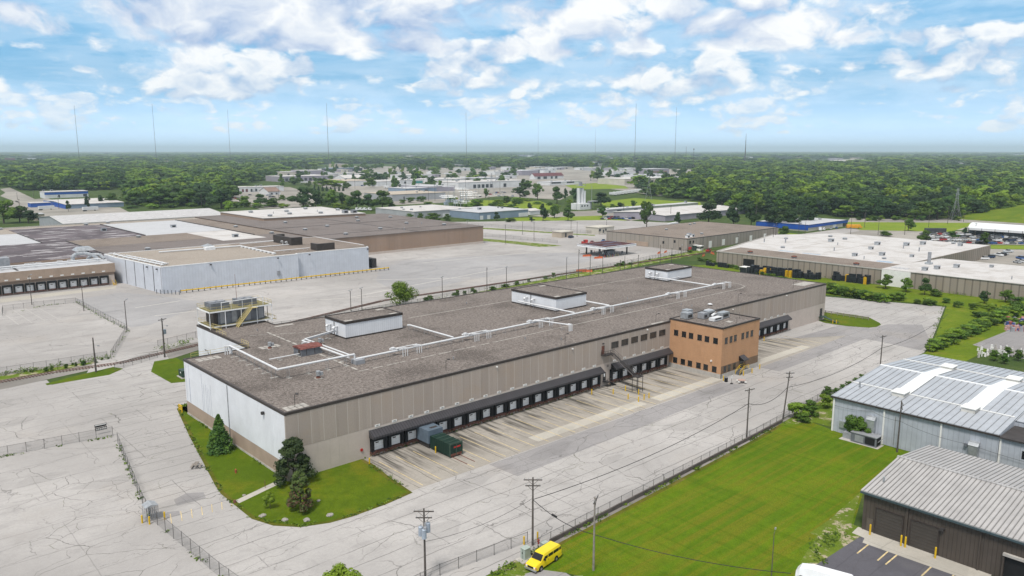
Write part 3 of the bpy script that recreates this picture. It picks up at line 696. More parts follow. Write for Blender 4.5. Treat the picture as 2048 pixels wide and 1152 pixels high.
# roof units
u = MB().box(20, 32.6, H-.06, 25, 36.2, H+1.55).build('roof_unit', GREYB, wh)
MB().extr([(32.4, H+1.55), (36.4, H+1.55), (36.1, H+1.85), (34.4, H+2.1), (32.7, H+1.85)], 'x', 19.8, 25.2).build('rust_lid', plain('red_rust', (.17,.062,.052), .85, var=.3, scale=1.5), u)
mm = MB(); mm.box(19.96, 33, H+.3, 20, 34, H+1.3); mm.box(21.2, 32.55, H+.2, 21.3, 32.6, H+1.5); mm.box(23.2, 32.55, H+.2, 23.3, 32.6, H+1.5); mm.each('panel_seam', COPE, u)
for (x, y) in ((14.7, 15.2), (18, 44), (28.3, 39.6)):
    f = MB().tube((x, y, H-.06), (x, y, H+.35), .5, .42, 12).tube((x, y, H+.35), (x, y, H+.6), .25).build('exhaust_fan', RUST, wh)
    MB().tube((x, y, H+.6), (x, y, H+1.5), .42, .42, 12).box(x+.35, y-.3, H+.55, x+.95, y+.3, H+1.2).build('fan_housing', GALV, f)
    MB().cbox(x, y, H-.06, 1.3, 1.3, .12).build('fan_curb', JM, f)
f = MB().tube((136.5, 5.4, H-.06), (136.5, 5.4, H+.25), .6, n=12).build('roof_vent', COPE, wh); MB().tube((136.5, 5.4, H+.25), (136.5, 5.4, H+.5), .75, .35, 12).build('vent_cap', PIPE, f)
rv = random.Random(5)
for i in range(10):
    x, y = rv.uniform(20, 190), rv.choice([rv.uniform(3, 12), rv.uniform(52, 64), rv.uniform(23, 28)])
    MB().tube((x, y, H-.06), (x, y, H+.55), .12, n=6).build('roof_vent', GREYM, wh)
for x, y in ((3.2, 2.4), (37, 2.6), (71.6, 1.9), (105.7, 1.5), (147.7, 3), (181, 3)):
    m = MB().tube((x, y, H-.06), (x, y, H+2.1), .05, n=6).tube((x, y, H+2.1), (x+.1, y-.7, H+2.5), .04, n=6).cbox(x+.1, y-.8, H+2.4, .35, .45, .16); m.build('edge_lamp', STEELD, wh)
# railings where the roof steps down
m = MB()
for a, b in (((1.5,47.6),(14.4,47.6)), ((15.2,49),(15.2,53)), ((15.2,62),(15.2,68))):
    for i in range(4):
        t = i/3; x, y = a[0]+(b[0]-a[0])*t, a[1]+(b[1]-a[1])*t; m.tube((x, y, H), (x, y, H+1.1), .04, n=5)
    for zz in (.55, 1.1): m.tube((*a, H+zz), (*b, H+zz), .035, n=5)
m.build('roof_railing', YEL2, wh)

# docks
def canopy(x0, x1):
    c = MB().extr([(-.0, 5.28), (-1.55, 4.25), (-1.55, 3.85), (-.0, 3.85)], 'x', x0, x1).build('dock_canopy', BLACKM, wh)
    MB().box(x0-.1, -.1, 5.27, x1+.1, .0, 5.42).build('canopy_flashing', CONC, c)
    return c
canopy(16.6, 82.2); canopy(86.2, 109.7); canopy(151.5, 172.8)
MBU = plain('rusty_bumper', (.10,.045,.035), .85, var=.35, scale=2)
def dock(x, num, open_=False):
    z0, z1 = 1.05, 3.8
    m = MB(); m.box(x-1.75, -.62, z0, x-1.15, -.02, z1); m.box(x+1.15, -.62, z0, x+1.75, -.02, z1); m.box(x-1.75, -.66, 3.05, x+1.75, -.02, z1+.02)
    d = m.build('dock_seal', SEAL, wh)
    MB().box(x-1.15, -.10, z0+.05, x+1.15, -.03, 3.1).build('dock_door', SEAL if open_ else DOORW, d)
    if not open_:
        MB().box(x-.55, -.125, 2.45, x+.15, -.101, 2.65).build('door_window', WIN, d)
    m = MB(); m.box(x-1.75, -.55, .62, x+1.75, -.02, z0-.005); m.box(x-1.5, -.7, .45, x-1.1, -.56, 1.0); m.box(x+1.1, -.7, .45, x+1.5, -.56, 1.0); m.build('dock_leveller', MBU, d)
    if num:
        s = MB().box(x-.55, -.07, 5.6, x+.55, -.0, 6.05).build('dock_number_sign', SIGNW, wh)
        text_obj('sign_digits', num, .42, BLACK, s, (x, -.075, 5.82))
for i, x in enumerate(DX1):
    if i != 3: dock(x, str(101+i))
    else: dock(x, '104', True)
for i, x in enumerate(DX2): dock(x, str(119+i))
for i, x in enumerate(DX3): dock(x, str(126+i))
m = MB(); y_ = MB()
for i, x in enumerate(DX1+DX2+DX3):
    xx = x+1.92
    y_.box(xx-.1, -.06, .6+.2*(i % 3), xx+.12, .0, 1.2+.3*(i % 2))
    m.tube((xx+.05, -.12, 1.3), (xx+.05, -.12, 3.4), .05, n=5); m.cbox(xx+.1, -.12, 2.4, .25, .2, .35)
m.each('dock_conduit', STEELD, wh); y_.each('yellow_guide_mark', YELLOW, wh)
st_ = MB(); rv = random.Random(11)
for x in DX1+DX2+DX3:
    for k in range(5):
        xx = x-1.8+k*.9+rv.uniform(-.2, .2); st_.box(xx, .0-.004-.0002*k, .06, xx+rv.uniform(.3, .9), .02, rv.uniform(.3, 1.2))
st_.each('damp_patch', plain('rust_damp', (.30,.215,.13), .9, var=.4, scale=2.), wh, 1.1)
# upper windows, doors, outside stair
for i in range(6):
    x = 86.2+i*3.82
    f = MB().box(x, -.03, 9.15, x+2.45, .0, 10.55).build('window', WINB, wh)
    m = MB(); m.box(x-.08, -.08, 9.07, x+2.53, -.0, 9.15); m.box(x-.08, -.08, 10.55, x+2.53, 0, 10.63); m.box(x-.08, -.08, 9.15, x, 0, 10.55); m.box(x+2.45, -.08, 9.15, x+2.53, 0, 10.55); m.box(x+1.9, -.06, 9.15, x+1.97, -.031, 10.55); m.build('window_frame', STEELD, f)
MB().box(82.5, -.06, 8.2, 83.5, 0, 10.3).build('door', RUST, wh); MB().box(82.7, -.3, 10.8, 83.2, 0, 11.0).build('wall_lamp', STEELD, wh)
f = MB().box(83.2, -.06, 1.4, 84.2, 0, 3.5).build('door', STEELD, wh); MB().box(83.4, -.085, 2.4, 83.9, -.061, 3.2).build('door_pane', DOORW, f)
text_obj('door_number', '25', .8, BLACK, wh, (84.9, -.03, 4.9))
st = MB(); s2 = MB()
st.box(82.2, -1.5, 8.05, 85.6, -.02, 8.2)
p0, p1 = np.array((85.6, -.8, 8.1)), np.array((86.4, -7.4, 3.9)); nst = 20
for i in range(nst):
    c = p0+(p1-p0)*(i+.5)/nst; st.cbox(c[0], c[1], c[2]-.02, 1.1, .30, .05)
for s in (-.55, .55):
    st.tube(p0+[s,0,-.15], p1+[s,0,-.15], .11, n=4)
    for hh in (.5, 1.05): s2.tube(p0+[s,0,hh], p1+[s,0,hh], .04, n=5)
    for i in range(6):
        c = p0+(p1-p0)*i/5; s2.tube(c+[s,0,-.1], c+[s,0,1.05], .035, n=5)
st.box(85.2, -9.3, 3.75, 87.2, -7.3, 3.9)
for x, y in ((85.3, -9.2), (87.1, -9.2), (85.3, -7.5), (87.1, -7.5)): st.tube((x, y, .06), (x, y, 3.8), .08, n=6)
for a, b in (((82.3,-1.45),(85.0,-1.45)), ((82.3,-1.45),(82.3,-.1)), ((87.1,-9.2),(87.1,-7.4)), ((85.3,-9.25),(87.1,-9.25))):
    zz = 8.2 if a[0] < 85.1 and a[1] > -2 else 3.9
    for hh in (.5, 1.05): s2.tube((*a, zz+hh), (*b, zz+hh), .04, n=5)
    for t in (0, .33, .66, 1): x, y = a[0]+(b[0]-a[0])*t, a[1]+(b[1]-a[1])*t; s2.tube((x, y, zz), (x, y, zz+1.05), .035, n=5)
stair = st.build('outside_stair', STEELD, wh); s2.build('handrail', STEELD, stair)
m = MB(); m.box(83.0, -1.6, 1.2, 84.6, -.02, 1.3)
for i in range(6): m.box(84.6+i*.3, -1.6, 1.05-i*.18, 84.9+i*.3, -.3, 1.12-i*.18)
for t in range(4): m.tube((83+t*1.1, -1.6, .1), (83+t*1.1, -1.6, 2.2-max(0, t-1)*.45), .04, n=5)
m.tube((83, -1.6, 2.2), (84.4, -1.6, 2.2), .04, n=5); m.tube((84.4, -1.6, 2.2), (86.4, -1.6, 1.1), .04, n=5)
m.build('dock_steps', STEELD, wh)
# door and ramp at the far end, small fittings
MB().box(194.6, -.06, 1.6, 196.2, 0, 4.2).build('door', STEELD, wh)
m = MB(); m.box(194, -1.6, 1.4, 196.6, -.02, 1.55); m.extr([(-1.6, 1.4), (-1.6, 1.55), (-6.2, .25), (-6.2, .1)], 'x', 194.6, 195.9)
for s in (194.6, 195.9): m.tube((s, -1.6, 2.4), (s, -6.2, 1.1), .04); m.tube((s, -6.2, .1), (s, -6.2, 1.1), .04); m.tube((s, -1.6, .1), (s, -1.6, 2.4), .04)
m.build('door_ramp', DKGREEN, wh)
for x, z in ((48.5, 11.5), (72, 11.4), (100, 11.6), (140, 11.4), (171, 11.6)): MB().cbox(x, -.2, z, .3, .35, .25).build('wall_lamp', SIGNW, wh)
MB().cbox(-.3, 8.2, 10.3, .5, .5, .5).build('wall_lamp', STEELD, wh)
MB().tube((14.9, -.15, 1.9), (14.9, -.02, 1.9), .3, n=12).build('fire_bell', RED, wh)
MB().tube((-.1, 24.5, .3), (-.1, 24.5, H-.5), .09, n=6).build('downpipe', GALV, wh)
m = MB(); m.path([(14.6, 74, 6.6), (14.2, 74, 7.2), (14.2, 72, 7.2), (14.2, 71.6, 6.2), (14.6, 71.6, 6.0)], .06, 5); m.build('wall_loop_pipe', STEELD, wh)
st_ = MB(); rv = random.Random(4)
for k in range(9):
    yy = 33+rv.uniform(0, 5.5) if k < 6 else 44.6+rv.uniform(0, 3); st_.box(-.025-.0005*k, yy, 3.3, -.02, yy+.1, rv.uniform(8.5, 12))
st_.each('algae_run', plain('grime', (.28,.30,.38), .8, var=.2), wh)

# ---------------------------------------------------------------- office block on the front of the warehouse
ob = thing('office_block', (118.8, -8, 0), 'two storey orange brick office block with flat roof projecting from the tan warehouse', 'office building')
X0, X1, Y0, HO = 110., 127.6, -16., 13.3
w_ = MB(); w_.box(X0, Y0, 1.2, X1, -.001, HO-.35); w_.build('wall', BRICK, ob)
m = MB(); m.box(X0-.03, Y0-.06, 0, X1+.06, Y0+.3, 1.2); m.box(X0-.06, Y0-.06, 0, X0+.3, -.01, 1.2); m.box(X1-.3, Y0+.3, 0, X1+.06, -.01, 1.2); m.build('plinth', CONC, ob)
MB().box(X0+.02, Y0-.03, 1.21, X1+.02, Y0-.002, 3.25).build('brown_brick_band', BRICKD, ob)
m = MB()
for (a, b, c, d) in ((X0-.1,Y0-.1,X1+.1,Y0+.3),(X0-.1,Y0+.3,X0+.3,-.02),(X1-.3,Y0+.3,X1+.1,-.02)): m.box(a, b, HO-.35, c, d, HO+.05)
m.build('roof_coping', COPE, ob)
MB().box(X0+.3, Y0+.3, HO-.4, X1-.3, -.02, HO-.2).build('roof', ROOFG, ob)
MB().box(X0, -.02, H-.1, X1, .35, HO-.05).build('parapet', COPE, ob)
def owin(z0, z1, side, a, b, tint=WIN):
    if side == 'x': f = MB().box(X0-.02, a, z0, X0+.01, b, z1).build('window', tint, ob); m = MB(); m.box(X0-.06, a-.06, z0-.08, X0, b+.06, z0); m.box(X0-.05, a-.06, z1, X0, b+.06, z1+.06)
    else: f = MB().box(a, Y0-.05, z0, b, Y0-.031, z1).build('window', tint, ob); m = MB(); m.box(a-.06, Y0-.09, z0-.08, b+.06, Y0-.03, z0); m.box(a-.06, Y0-.08, z1, b+.06, Y0-.03, z1+.06)
    m.build('window_frame', STEELD, f)
for y in (-2.65, -5.15, -7.35, -10.0, -12.2, -14.75):
    owin(8.95, 10.35, 'x', y, y+1.35); owin(1.5, 2.9, 'x', y, y+1.35)
for x in (111.2, 113.4, 115.4, 118.9, 121.1, 123.3): owin(9.0, 10.5, 'y', x, x+1.2)
for x in (111.2, 113.2, 115.6): owin(1.6, 3.0, 'y', x, x+1.15, WINB if x == 113.2 else WIN)
d = MB().box(118.7, Y0-.08, 1.25, 120, Y0-.031, 3.4).build('door', STEELD, ob); MB().box(118.9, Y0-.1, 1.6, 119.6, Y0-.081, 3.1).build('door_pane', WINB, d)
MB().extr([(Y0-.03, 4.6), (Y0-1.5, 3.7), (Y0-1.5, 3.45), (Y0-.03, 3.45)], 'x', 118.2, 120.6).build('door_canopy', BLACKM, ob)
m = MB(); m.box(118.3, Y0-1.6, 1.1, 120.6, Y0-.07, 1.22)
for i in range(6): m.box(118.3-.3*(i+1), Y0-1.6, 1.0-.17*i, 118.3-.3*i, Y0-.3, 1.08-.17*i)
sx = m.build('steps', GREYB, ob); m = MB()
for yy in (Y0-1.6, Y0-.3):
    m.tube((120.6, yy, 2.2), (118.3, yy, 2.2), .05); m.tube((118.3, yy, 2.2), (116.4, yy, 1.1), .05); m.tube((116.4, yy, .1), (116.4, yy, 1.1), .05); m.tube((118.3, yy, 1.2), (118.3, yy, 2.2), .05)
    m.tube((120.6, yy, 1.7), (118.3, yy, 1.7), .04); m.tube((118.3, yy, 1.7), (116.4, yy, .6), .04); m.tube((120.6, yy, 1.2), (120.6, yy, 2.2), .05)
m.each('yellow_handrail', YELLOW, sx)
MB().box(117.5, Y0-1.9, .06, 121.6, Y0-1.65, 1.1).build('step_wall', CONC, ob)
MB().cbox(X0-.2, -13.2, 4.1, .4, .35, .35).build('wall_lamp', SIGNW, ob)
for (x, y, dx, dy, dz, mt) in ((113.6,-2.6,2.6,2.2,1.6,GALV),(115.5,.6-2,2.2,2,1.9,GALV),(116.8,-5.4,1.8,2,1.5,GREYM),(120,-5.2,3.0,1.8,1.6,GALV),(121.5,-8.6,3.4,1.8,1.5,GALV),(117.2,-9.2,4,1.6,.8,PIPE),(122.5,-3.4,2.2,1.4,1.2,PIPE)):
    un = MB().cbox(x, y, HO-.1, dx, dy, dz).build('roof_unit', mt, ob)
    MB().cbox(x, y, HO-.2, dx+.2, dy+.2, .1).cbox(x, y-dy/2-.02, HO+.2, dx*.7, .03, dz*.5).build('unit_grille', STEELD, un)
m = MB().path([(118.5,-7,HO+.4),(119.5,-7.2,HO+.9),(121,-7,HO+.5)], .35, 8); m.build('duct', PIPE, ob)
for x, y in ((113, -9), (124, -12), (118, -15)): MB().tube((x, y, HO-.2), (x, y, HO+1.5), .04, n=5).build('roof_rod', STEELD, ob)
rv = random.Random(8); m = MB()
m.cbox(125, -2, HO-.19, 4, 2, .02); m.cbox(118.5, -12.5, HO-.19, 1.8, 1.5, .02); m.each('roof_patch', JM, ob)

# ---------------------------------------------------------------- refrigeration platform on the roof
pf = thing('equipment_platform', (22, 75, H-.06), 'two deck steel platform with yellow stairs and grey plant containers on the warehouse roof', 'platform')
m = MB(); zl, zu = H+.75, H+4.6
for z in (zl, zu):
    m.box(14.9, 71.2, z-.28, 31.6, 71.4, z); m.box(14.9, 79.4, z-.28, 31.6, 79.6, z); m.box(14.9, 71.4, z-.28, 15.1, 79.4, z); m.box(31.4, 71.4, z-.28, 31.6, 79.4, z)
for x in (15.0, 19, 23.2, 27.4, 31.5):
    for y in (71.3, 79.5): m.box(x-.07, y-.07, H-.06, x+.07, y+.07, zu)
m.build('frame', WHITE, pf)
for z in (zl, zu):
    dk = MB()
    for i in range(20): dk.box(15.1, 71.5+i*.4, z-.1, 31.4, 71.72+i*.4, z-.02)
    dk.build('deck', plain('yellow_grating', (.26,.235,.12), .7, var=.2), pf)
for x0, x1 in ((17.6, 22.8), (24.2, 30)):
    c = MB().box(x0, 72.6, zl+.0, x1, 78.4, zu-.35).build('plant_container', GREYB, pf)
    MB().box(x0+.6, 72.55, zl+.3, x0+2, 72.59, zu-.7).box(x1-1.6, 72.55, zl+.3, x1-.3, 72.59, zu-.7).each('louvre_panel', GREYM, c)
MB().box(16.4, 72.7, zl, 17.4, 77.5, zu-.6).build('dark_fan_bay', COPE, pf)
for x0, x1 in ((16.6, 21.4), (24, 28.8)):
    c = MB().box(x0, 74.2, zu, x1, 78.6, zu+1.5).build('condenser', GREYB, pf)
    mm = MB()
    for i in range(2): mm.tube((x0+1.2+i*2.3, 76.4, zu+1.5), (x0+1.2+i*2.3, 76.4, zu+1.7), .9, n=14)
    mm.build('fan_ring', GREYM, c)
m = MB().path([(18.5,72.2,zu),(18.5,72.2,zu+1.9),(29.6,72.2,zu+2.1),(29.6,72.2,zu)], .11, 8)
for x in (21, 24, 26.6): m.tube((x, 72.2, zu), (x, 72.2, zu+2), .06, n=6)
m.build('pipe_run', PIPE, pf)
m = MB()
for z, ys in ((zu, (71.3, 79.5)), (zl, (79.5,))):
    for y in ys:
        for h in (.55, 1.1): m.tube((15, y, z+h), (31.5, y, z+h), .035, n=5)
        for i in range(10): m.tube((15+i*1.83, y, z), (15+i*1.83, y, z+1.1), .03, n=5)
for x in (15, 31.5):
    for z in (zl, zu):
        for h in (.55, 1.1): m.tube((x, 71.3, z+h), (x, 79.5, z+h), .035, n=5)
        for i in range(5): m.tube((x, 71.3+i*2.05, z), (x, 71.3+i*2.05, z+1.1), .03, n=5)
m.build('railing', YEL2, pf)
m = MB(); p0, p1 = np.array((25.6, 70.6, zu-.1)), np.array((21.6, 70.6, H+.05))
for i in range(16):
    c = p0+(p1-p0)*(i+.5)/16; m.cbox(c[0], c[1], c[2], .28, 1.0, .05)
for s in (-.5, .5):
    m.tube(p0+[0,s,-.1], p1+[0,s,-.1], .12, n=4)
    for h in (.5, 1.0): m.tube(p0+[0,s,h], p1+[0,s,h], .05, n=5)
    for i in range(5): c = p0+(p1-p0)*i/4; m.tube(c+[0,s,0], c+[0,s,1], .04, n=5)
m.box(25.6, 70.1, zu-.2, 27.2, 71.2, zu-.1); m.build('yellow_stair', YEL2, pf)
for (xa, xb, y) in ((31, 33.4, 73.5), (15.4, 17.4, 70.7)):
    m = MB()
    for i in range(5): t = i/4; m.cbox(xa+(xb-xa)*t, y, zl-.75*t-.05, .4, .9, .06)
    for s in (-.45, .45):
        m.tube((xa, y+s, zl+1), (xb, y+s, H+.9), .05, n=5); m.tube((xa, y+s, zl), (xa, y+s, zl+1), .04, n=5); m.tube((xb, y+s, H), (xb, y+s, H+.9), .04, n=5); m.tube((xa, y+s, zl-.1), (xb, y+s, H), .08, n=4)
    m.build('yellow_steps', YEL2, pf)
m = MB().tube((24.4, 76.5, zu), (24.2, 76.5, zu+8.2), .06, .03, 6); m.build('antenna', RUST, pf)

# ---------------------------------------------------------------- compactor, chute, boxes round the warehouse
cp = thing('compactor_container', (28.9, -8, 0), 'dark green steel waste container on rails at the loading dock', 'container')
MB().box(27.4, -10.9, .35, 30.3, -4.6, 2.75).build('box', GREENB, cp)
m = MB()
for y in (-10.9, -9.8, -8.3, -6.9, -5.5): m.box(27.35, y, 2.75, 30.35, y+.16, 2.87)
m.box(27.3, -10.98, 2.6, 30.4, -10.85, 2.8); m.box(27.3, -10.98, .3, 27.5, -10.8, 2.6); m.box(30.2, -10.98, .3, 30.4, -10.8, 2.6); m.box(28.8, -10.96, .4, 28.95, -10.86, 2.6)
m.build('frame_ribs', plain('faded_green', (.040,.070,.052), .6, var=.25), cp)
MB().box(27.8, -10.95, .12, 28, -4.6, .35).box(29.7, -10.95, .12, 29.9, -4.6, .35).build('skid', RUST, cp)
MB().box(28.3, -10.93, 1.85, 29.9, -10.905, 2.15).build('red_marking', RED, cp)
MB().box(27.42, -10.94, .35, 30.28, -10.905, .8).build('rust_patch', RUST, cp)
ch = thing('compactor_chute', (28.8, -2.4, 0), 'blue grey steel chute housing joining the dock to the green container', 'chute')
MB().prism([(27.1,-.7),(27.1,-4.5),(30.6,-4.5),(30.6,-.7)], 1.15, 3.75).build('housing', BLUEG, ch)
MB().box(28.4, -3.6, 3.75, 30, -3, 3.8).build('top_hatch', COPE, ch); MB().box(27.4, -4.3, .06, 30.2, -.9, 1.15).build('base_frame', STEELD, ch)
rl = thing('container_rails', (29, -12, 0), 'pair of rusty guide rails let into the concrete before the green container', 'rails')
MB().box(28, -15.2, .067, 28.16, -10.8, .12).build('rail', RUST, rl); MB().box(29.8, -15.2, .067, 29.96, -10.8, .12).build('rail', RUST, rl)

# ================================================================ OTHER BUILDINGS
def bx(name, x0, y0, z0, x1, y1, z1, m, p): return MB().box(x0, y0, z0, x1, y1, z1).build(name, m, p)
def coping(p, x0, y0, x1, y1, z, m=COPE, h=.35, w=.3, name='coping'):
    b = MB()
    for (a, bb, c, d) in ((x0-.05,y0-.05,x1+.05,y0+w),(x0-.05,y1-w,x1+.05,y1+.05),(x0-.05,y0+w,x0+w,y1-w),(x1-w,y0+w,x1+.05,y1-w)): b.box(a, bb, z-h, c, d, z+.06)
    return b.build(name, m, p)
def rvent(p, x, y, z, s=1., m=None, kind=0):
    """a roof unit on its curb"""
    if kind == 0:
        f = MB().cbox(x, y, z, 1.5*s, 1.5*s, .5*s).build('roof_fan', GREYM, p); MB().tube((x,y,z+.5*s), (x,y,z+.75*s), 1.15*s, 1.25*s, 10).tube((x,y,z+.75*s), (x,y,z+1.05*s), 1.25*s, .5*s, 10).build('fan_hood', m or GALV, f)
    elif kind == 1:
        f = MB().cbox(x, y, z, 2.4*s, 1.8*s, 1.3*s).build('roof_unit', m or GALV, p); MB().cbox(x, y, z+1.3*s, 2.7*s, 2.1*s, .2).build('unit_lid', GREYM, f); MB().cbox(x, y-.91*s, z+.25*s, 1.6*s, .04, .8*s).build('unit_grille', STEELD, f)
    else:
        f = MB().tube((x,y,z), (x,y,z+1.7*s), .28*s, n=8).tube((x,y,z+1.7*s), (x,y,z+2.0*s), .42*s, .1*s, 8).build('roof_stack', m or GREYM, p)

# white cold store
cs = thing('cold_store', (95, 225, 0), 'white metal clad cold store with brown gravel roof and yellow guard rail along its front', 'warehouse')
CH = 11.0
MB().prism([(46,202.8),(106,203.2),(106,205),(143.6,204),(146.5,214),(146.5,262),(40.6,262),(41,246),(42.4,238)], 0, CH-.15).build('wall', SIDEC, cs)
mb = MB()
pl = [(46,202.8),(106,203.2),(106,205),(143.6,204),(146.5,214),(146.5,262),(40.6,262),(41,246),(42.4,238)]
for a, b in zip(pl, pl[1:]+pl[:1]):
    a, b = np.array(a), np.array(b); d = (b-a)/np.linalg.norm(b-a); n_ = np.array([d[1], -d[0]])
    mb.prism([tuple(a+n_*.06), tuple(b+n_*.06), tuple(b-n_*.4), tuple(a-n_*.4)], CH-.3, CH+.05)
mb.build('roof_edge', WHITE, cs)
MB().prism([(46.4,203.2),(105.6,203.6),(105.6,205.4),(143.2,204.4),(146,214),(146,261.5),(41,261.5),(41.4,246),(42.8,238)], CH-.14, CH-.08).build('roof', ROOFT, cs)
bx('upper_roof', 98, 206.5, CH-.07, 145.5, 261, CH+.05, ROOFB, cs)
m = MB(); m.path([(48,206,CH+.4),(47,214,CH+.4),(45.6,226,CH+.4),(44,240,CH+.4),(43,256,CH+.4)], .3); m.path([(49,206,CH+.8),(48,220,CH+.8),(45,244,CH+.8)], .22); m.path([(50.2,207,CH+.5),(49,224,CH+.5)], .25)
for y in range(207, 258, 5): m.tube((50-(y-205)*.13-2.6, y, CH), (50-(y-205)*.13+.8, y, CH+.9), .12, n=5); m.cbox(49.4-(y-205)*.13, y+2, CH-.08, 1.4, .8, .7)
m.build('pipework', PIPE, cs)
m = MB(); m.path([(97.5,208,CH+.5),(97.5,246,CH+.5),(60,248,CH+.5)], .32); m.path([(98.5,236,CH+.4),(118,236,CH+.4)], .22); m.path([(99,213,CH+.9),(117,213,CH+.9)], .2); m.path([(99,250,CH+.9),(117,251,CH+1)], .22)
for x in range(100, 117, 2): m.tube((x, 213, CH-.08), (x, 213, CH+.9), .07, n=5)
for i in range(9): m.cbox(97.5, 210+i*4.2, CH-.08, 1.2, 1.6, .4)
m.build('pipework', PIPE, cs)
b1 = bx('black_screen', 118, 233.5, CH, 119, 253.5, CH+3.9, COPE, cs); bx('screen_side', 119, 233.5, CH, 124, 234.3, CH+3.9, COPE, cs); bx('screen_side', 119, 252.7, CH, 124, 253.5, CH+3.9, COPE, cs)
bx('black_screen', 117.6, 207, CH, 118.6, 213, CH+3.2, COPE, cs); bx('screen_side', 118.6, 207, CH, 127, 207.8, CH+3.2, COPE, cs)
m = MB()
for y in (236.5, 241): m.path([(117.2, y, CH), (117.2, y, CH+1.9), (116.3, y, CH+1.9), (116.3, y, CH+1.1)], .2, 6)
m.each('goose_neck_vent', PIPE, cs)
f = MB().cbox(84, 252, CH-.08, 2.4, 2.4, 1.1).build('roof_hood', STEELD, cs); MB().add([(81.4,249.4,CH+1),(86.6,249.4,CH+1),(86.6,254.6,CH+1),(81.4,254.6,CH+1),(84,252,CH+2.2)], [(3,2,1,0),(0,1,4),(1,2,4),(2,3,4),(3,0,4)]).build('hood_top', GALV, f)
bx('white_plant_box', 80, 244, CH-.08, 84.5, 247, CH+1.3, WHITE, cs)
m = MB()
for (x, y) in ((46.03,203.2+.0),(45.2,210),(44.3,219),(43.4,228),(42.5,237)): m.box(x-.12, y, .2, x+.05, y+.18, CH-.4)
m.each('panel_joint', STEELD, cs)
for x in (66, 96, 112, 143): MB().cbox(x, 202.4 if x < 106 else 203.6, CH-1.2, .6, .7, .5).build('wall_lamp', STEELD, cs)
for (x, y) in ((44.6, 215), (45.6, 206)): MB().cbox(x-.3, y, CH-1.4, .6, .6, .5).build('wall_lamp', STEELD, cs)
bx('door_hood', 95.6, 202.6, 2.2, 96.8, 203, 4.2, GREYM, cs)
bx('end_door', 146.6, 206, 0, 149.2, 213.6, 4.6, STEELD, cs)
gr = thing('guard_rail', (100, 199, 0), 'long yellow guard rail on posts along the white cold store', 'guard rail')
y_ = MB(); ga, gb = g(362, 587), g(778, 540)
y_.tube((*ga[:2], 1.15), (*gb[:2], 1.15), .26, n=6); y_.build('rail', YELLOW, gr)
for i in range(42):
    p = ga+(gb-ga)*i/41; MB().box(p[0]-.14, p[1]-.14+.4, .05, p[0]+.14, p[1]+.14+.4, 1.5).build('post', GREYB, gr)
for i in range(7):
    p = g(312+i*7.5, 586.5+i*.4); b_ = MB().tube((0,0,.05), (0,0,1.7), .17, n=8).build('bollard', GREYB); b_.location = (p[0], p[1]-1, 0)
    tag(b_, 'dark bollard in the row guarding the corner of the white cold store', 'bollard', 'bollards at the cold store corner')

# brown dock building at the left edge with its low roofs behind
bd = thing('dock_building', (-20, 241, 0), 'brown dock building with black truck doors beside the white cold store', 'warehouse')
DH = 9.2
bx('wall', -80, 240.6, 0, 38.6, 262, DH, BROWNW, bd); bx('lower_wall', -80, 240.3, 0, 38.4, 240.598, 4.4, WALLP, bd); bx('roof', -80, 240.4, DH, 38.7, 262, DH+.12, MEMG, bd); bx('fascia', -80.2, 239.9, DH-3.6, 38.9, 240.29, DH+.2, TANW, bd)
NB = [34.2-i*3.95 for i in range(13)]
for i, x in enumerate(NB):
    m = MB(); m.box(x-1.75, 239.6, .9, x-1.25, 240.29, 4.3); m.box(x+1.25, 239.6, .9, x+1.75, 240.29, 4.3); m.box(x-1.75, 239.5, 3.5, x+1.75, 240.29, 4.32)
    d = m.build('dock_seal', SEAL, bd); bx('dock_door', x-1.25, 240.2, 1.1, x+1.25, 240.29, 3.5, DOORW, d); bx('door_window', x-.5, 240.16, 2.7, x+.3, 240.195, 2.95, WIN, d); bx('dock_leveller', x-1.75, 239.6, .5, x+1.75, 240.29, .89, MBU, d)
    s = bx('dock_number_sign', x-.6, 239.84, 6.0, x+.6, 239.9, 6.5, SIGNW, bd)
m = MB()
for i in range(5): m.box(37.0-.0, 238.6-i*.3, .9-i*.2, 38.2, 238.9-i*.3, .98-i*.2)
for s in (37, 38.2): m.tube((s, 239.5, 2.2), (s, 238.7, 2.1), .06); m.tube((s, 238.7, 2.1), (s, 237.2, 1.1), .06); m.tube((s, 237.2, 0), (s, 237.2, 1.1), .06)
m.build('yellow_steps', YELLOW, bd)
m = MB(); m.path([(-70,249,DH+1.1),(36,250,DH+1.3)], .3); m.path([(-70,247.5,DH+.7),(38,248,DH+.8)], .2)
for x in range(-34, 36, 4): m.tube((x, 247, DH), (x, 247, DH+1.4), .07, n=5); m.tube((x, 250.5, DH), (x, 250.5, DH+1.5), .07, n=5); m.tube((x, 247, DH+1.3), (x+1.5, 251, DH+1.3), .1, n=5)
for x in (8, 9.5, 12, 20, 24): m.path([(x, 254, DH), (x, 254, DH+1.4), (x+2, 254, DH+1.4), (x+2, 254, DH)], .12, 5)
m.build('pipework', PIPE, bd)
m = MB(); c_ = [(27,258,DH),(27,258,DH+2.2),(28.5,257.6,DH+3.4),(32,257,DH+3.4),(34.5,256,DH+2.4),(36.5,255,DH+.4)]
m.path(c_, .8, 10); m.build('silver_duct', GALV, bd); MB().path([(33,259,DH+.3),(35,258.5,DH+2.4),(37.5,257,DH+2.2),(39,255.5,DH+.4)], .75, 10).build('silver_duct', GALV, bd)
bx('plant_penthouse', -34, 252, DH, 2.5, 258, DH+4.6, GREYM, bd); bx('roof_seam', 3, 243, DH+.12, 3.8, 250, DH+.3, COPE, bd)

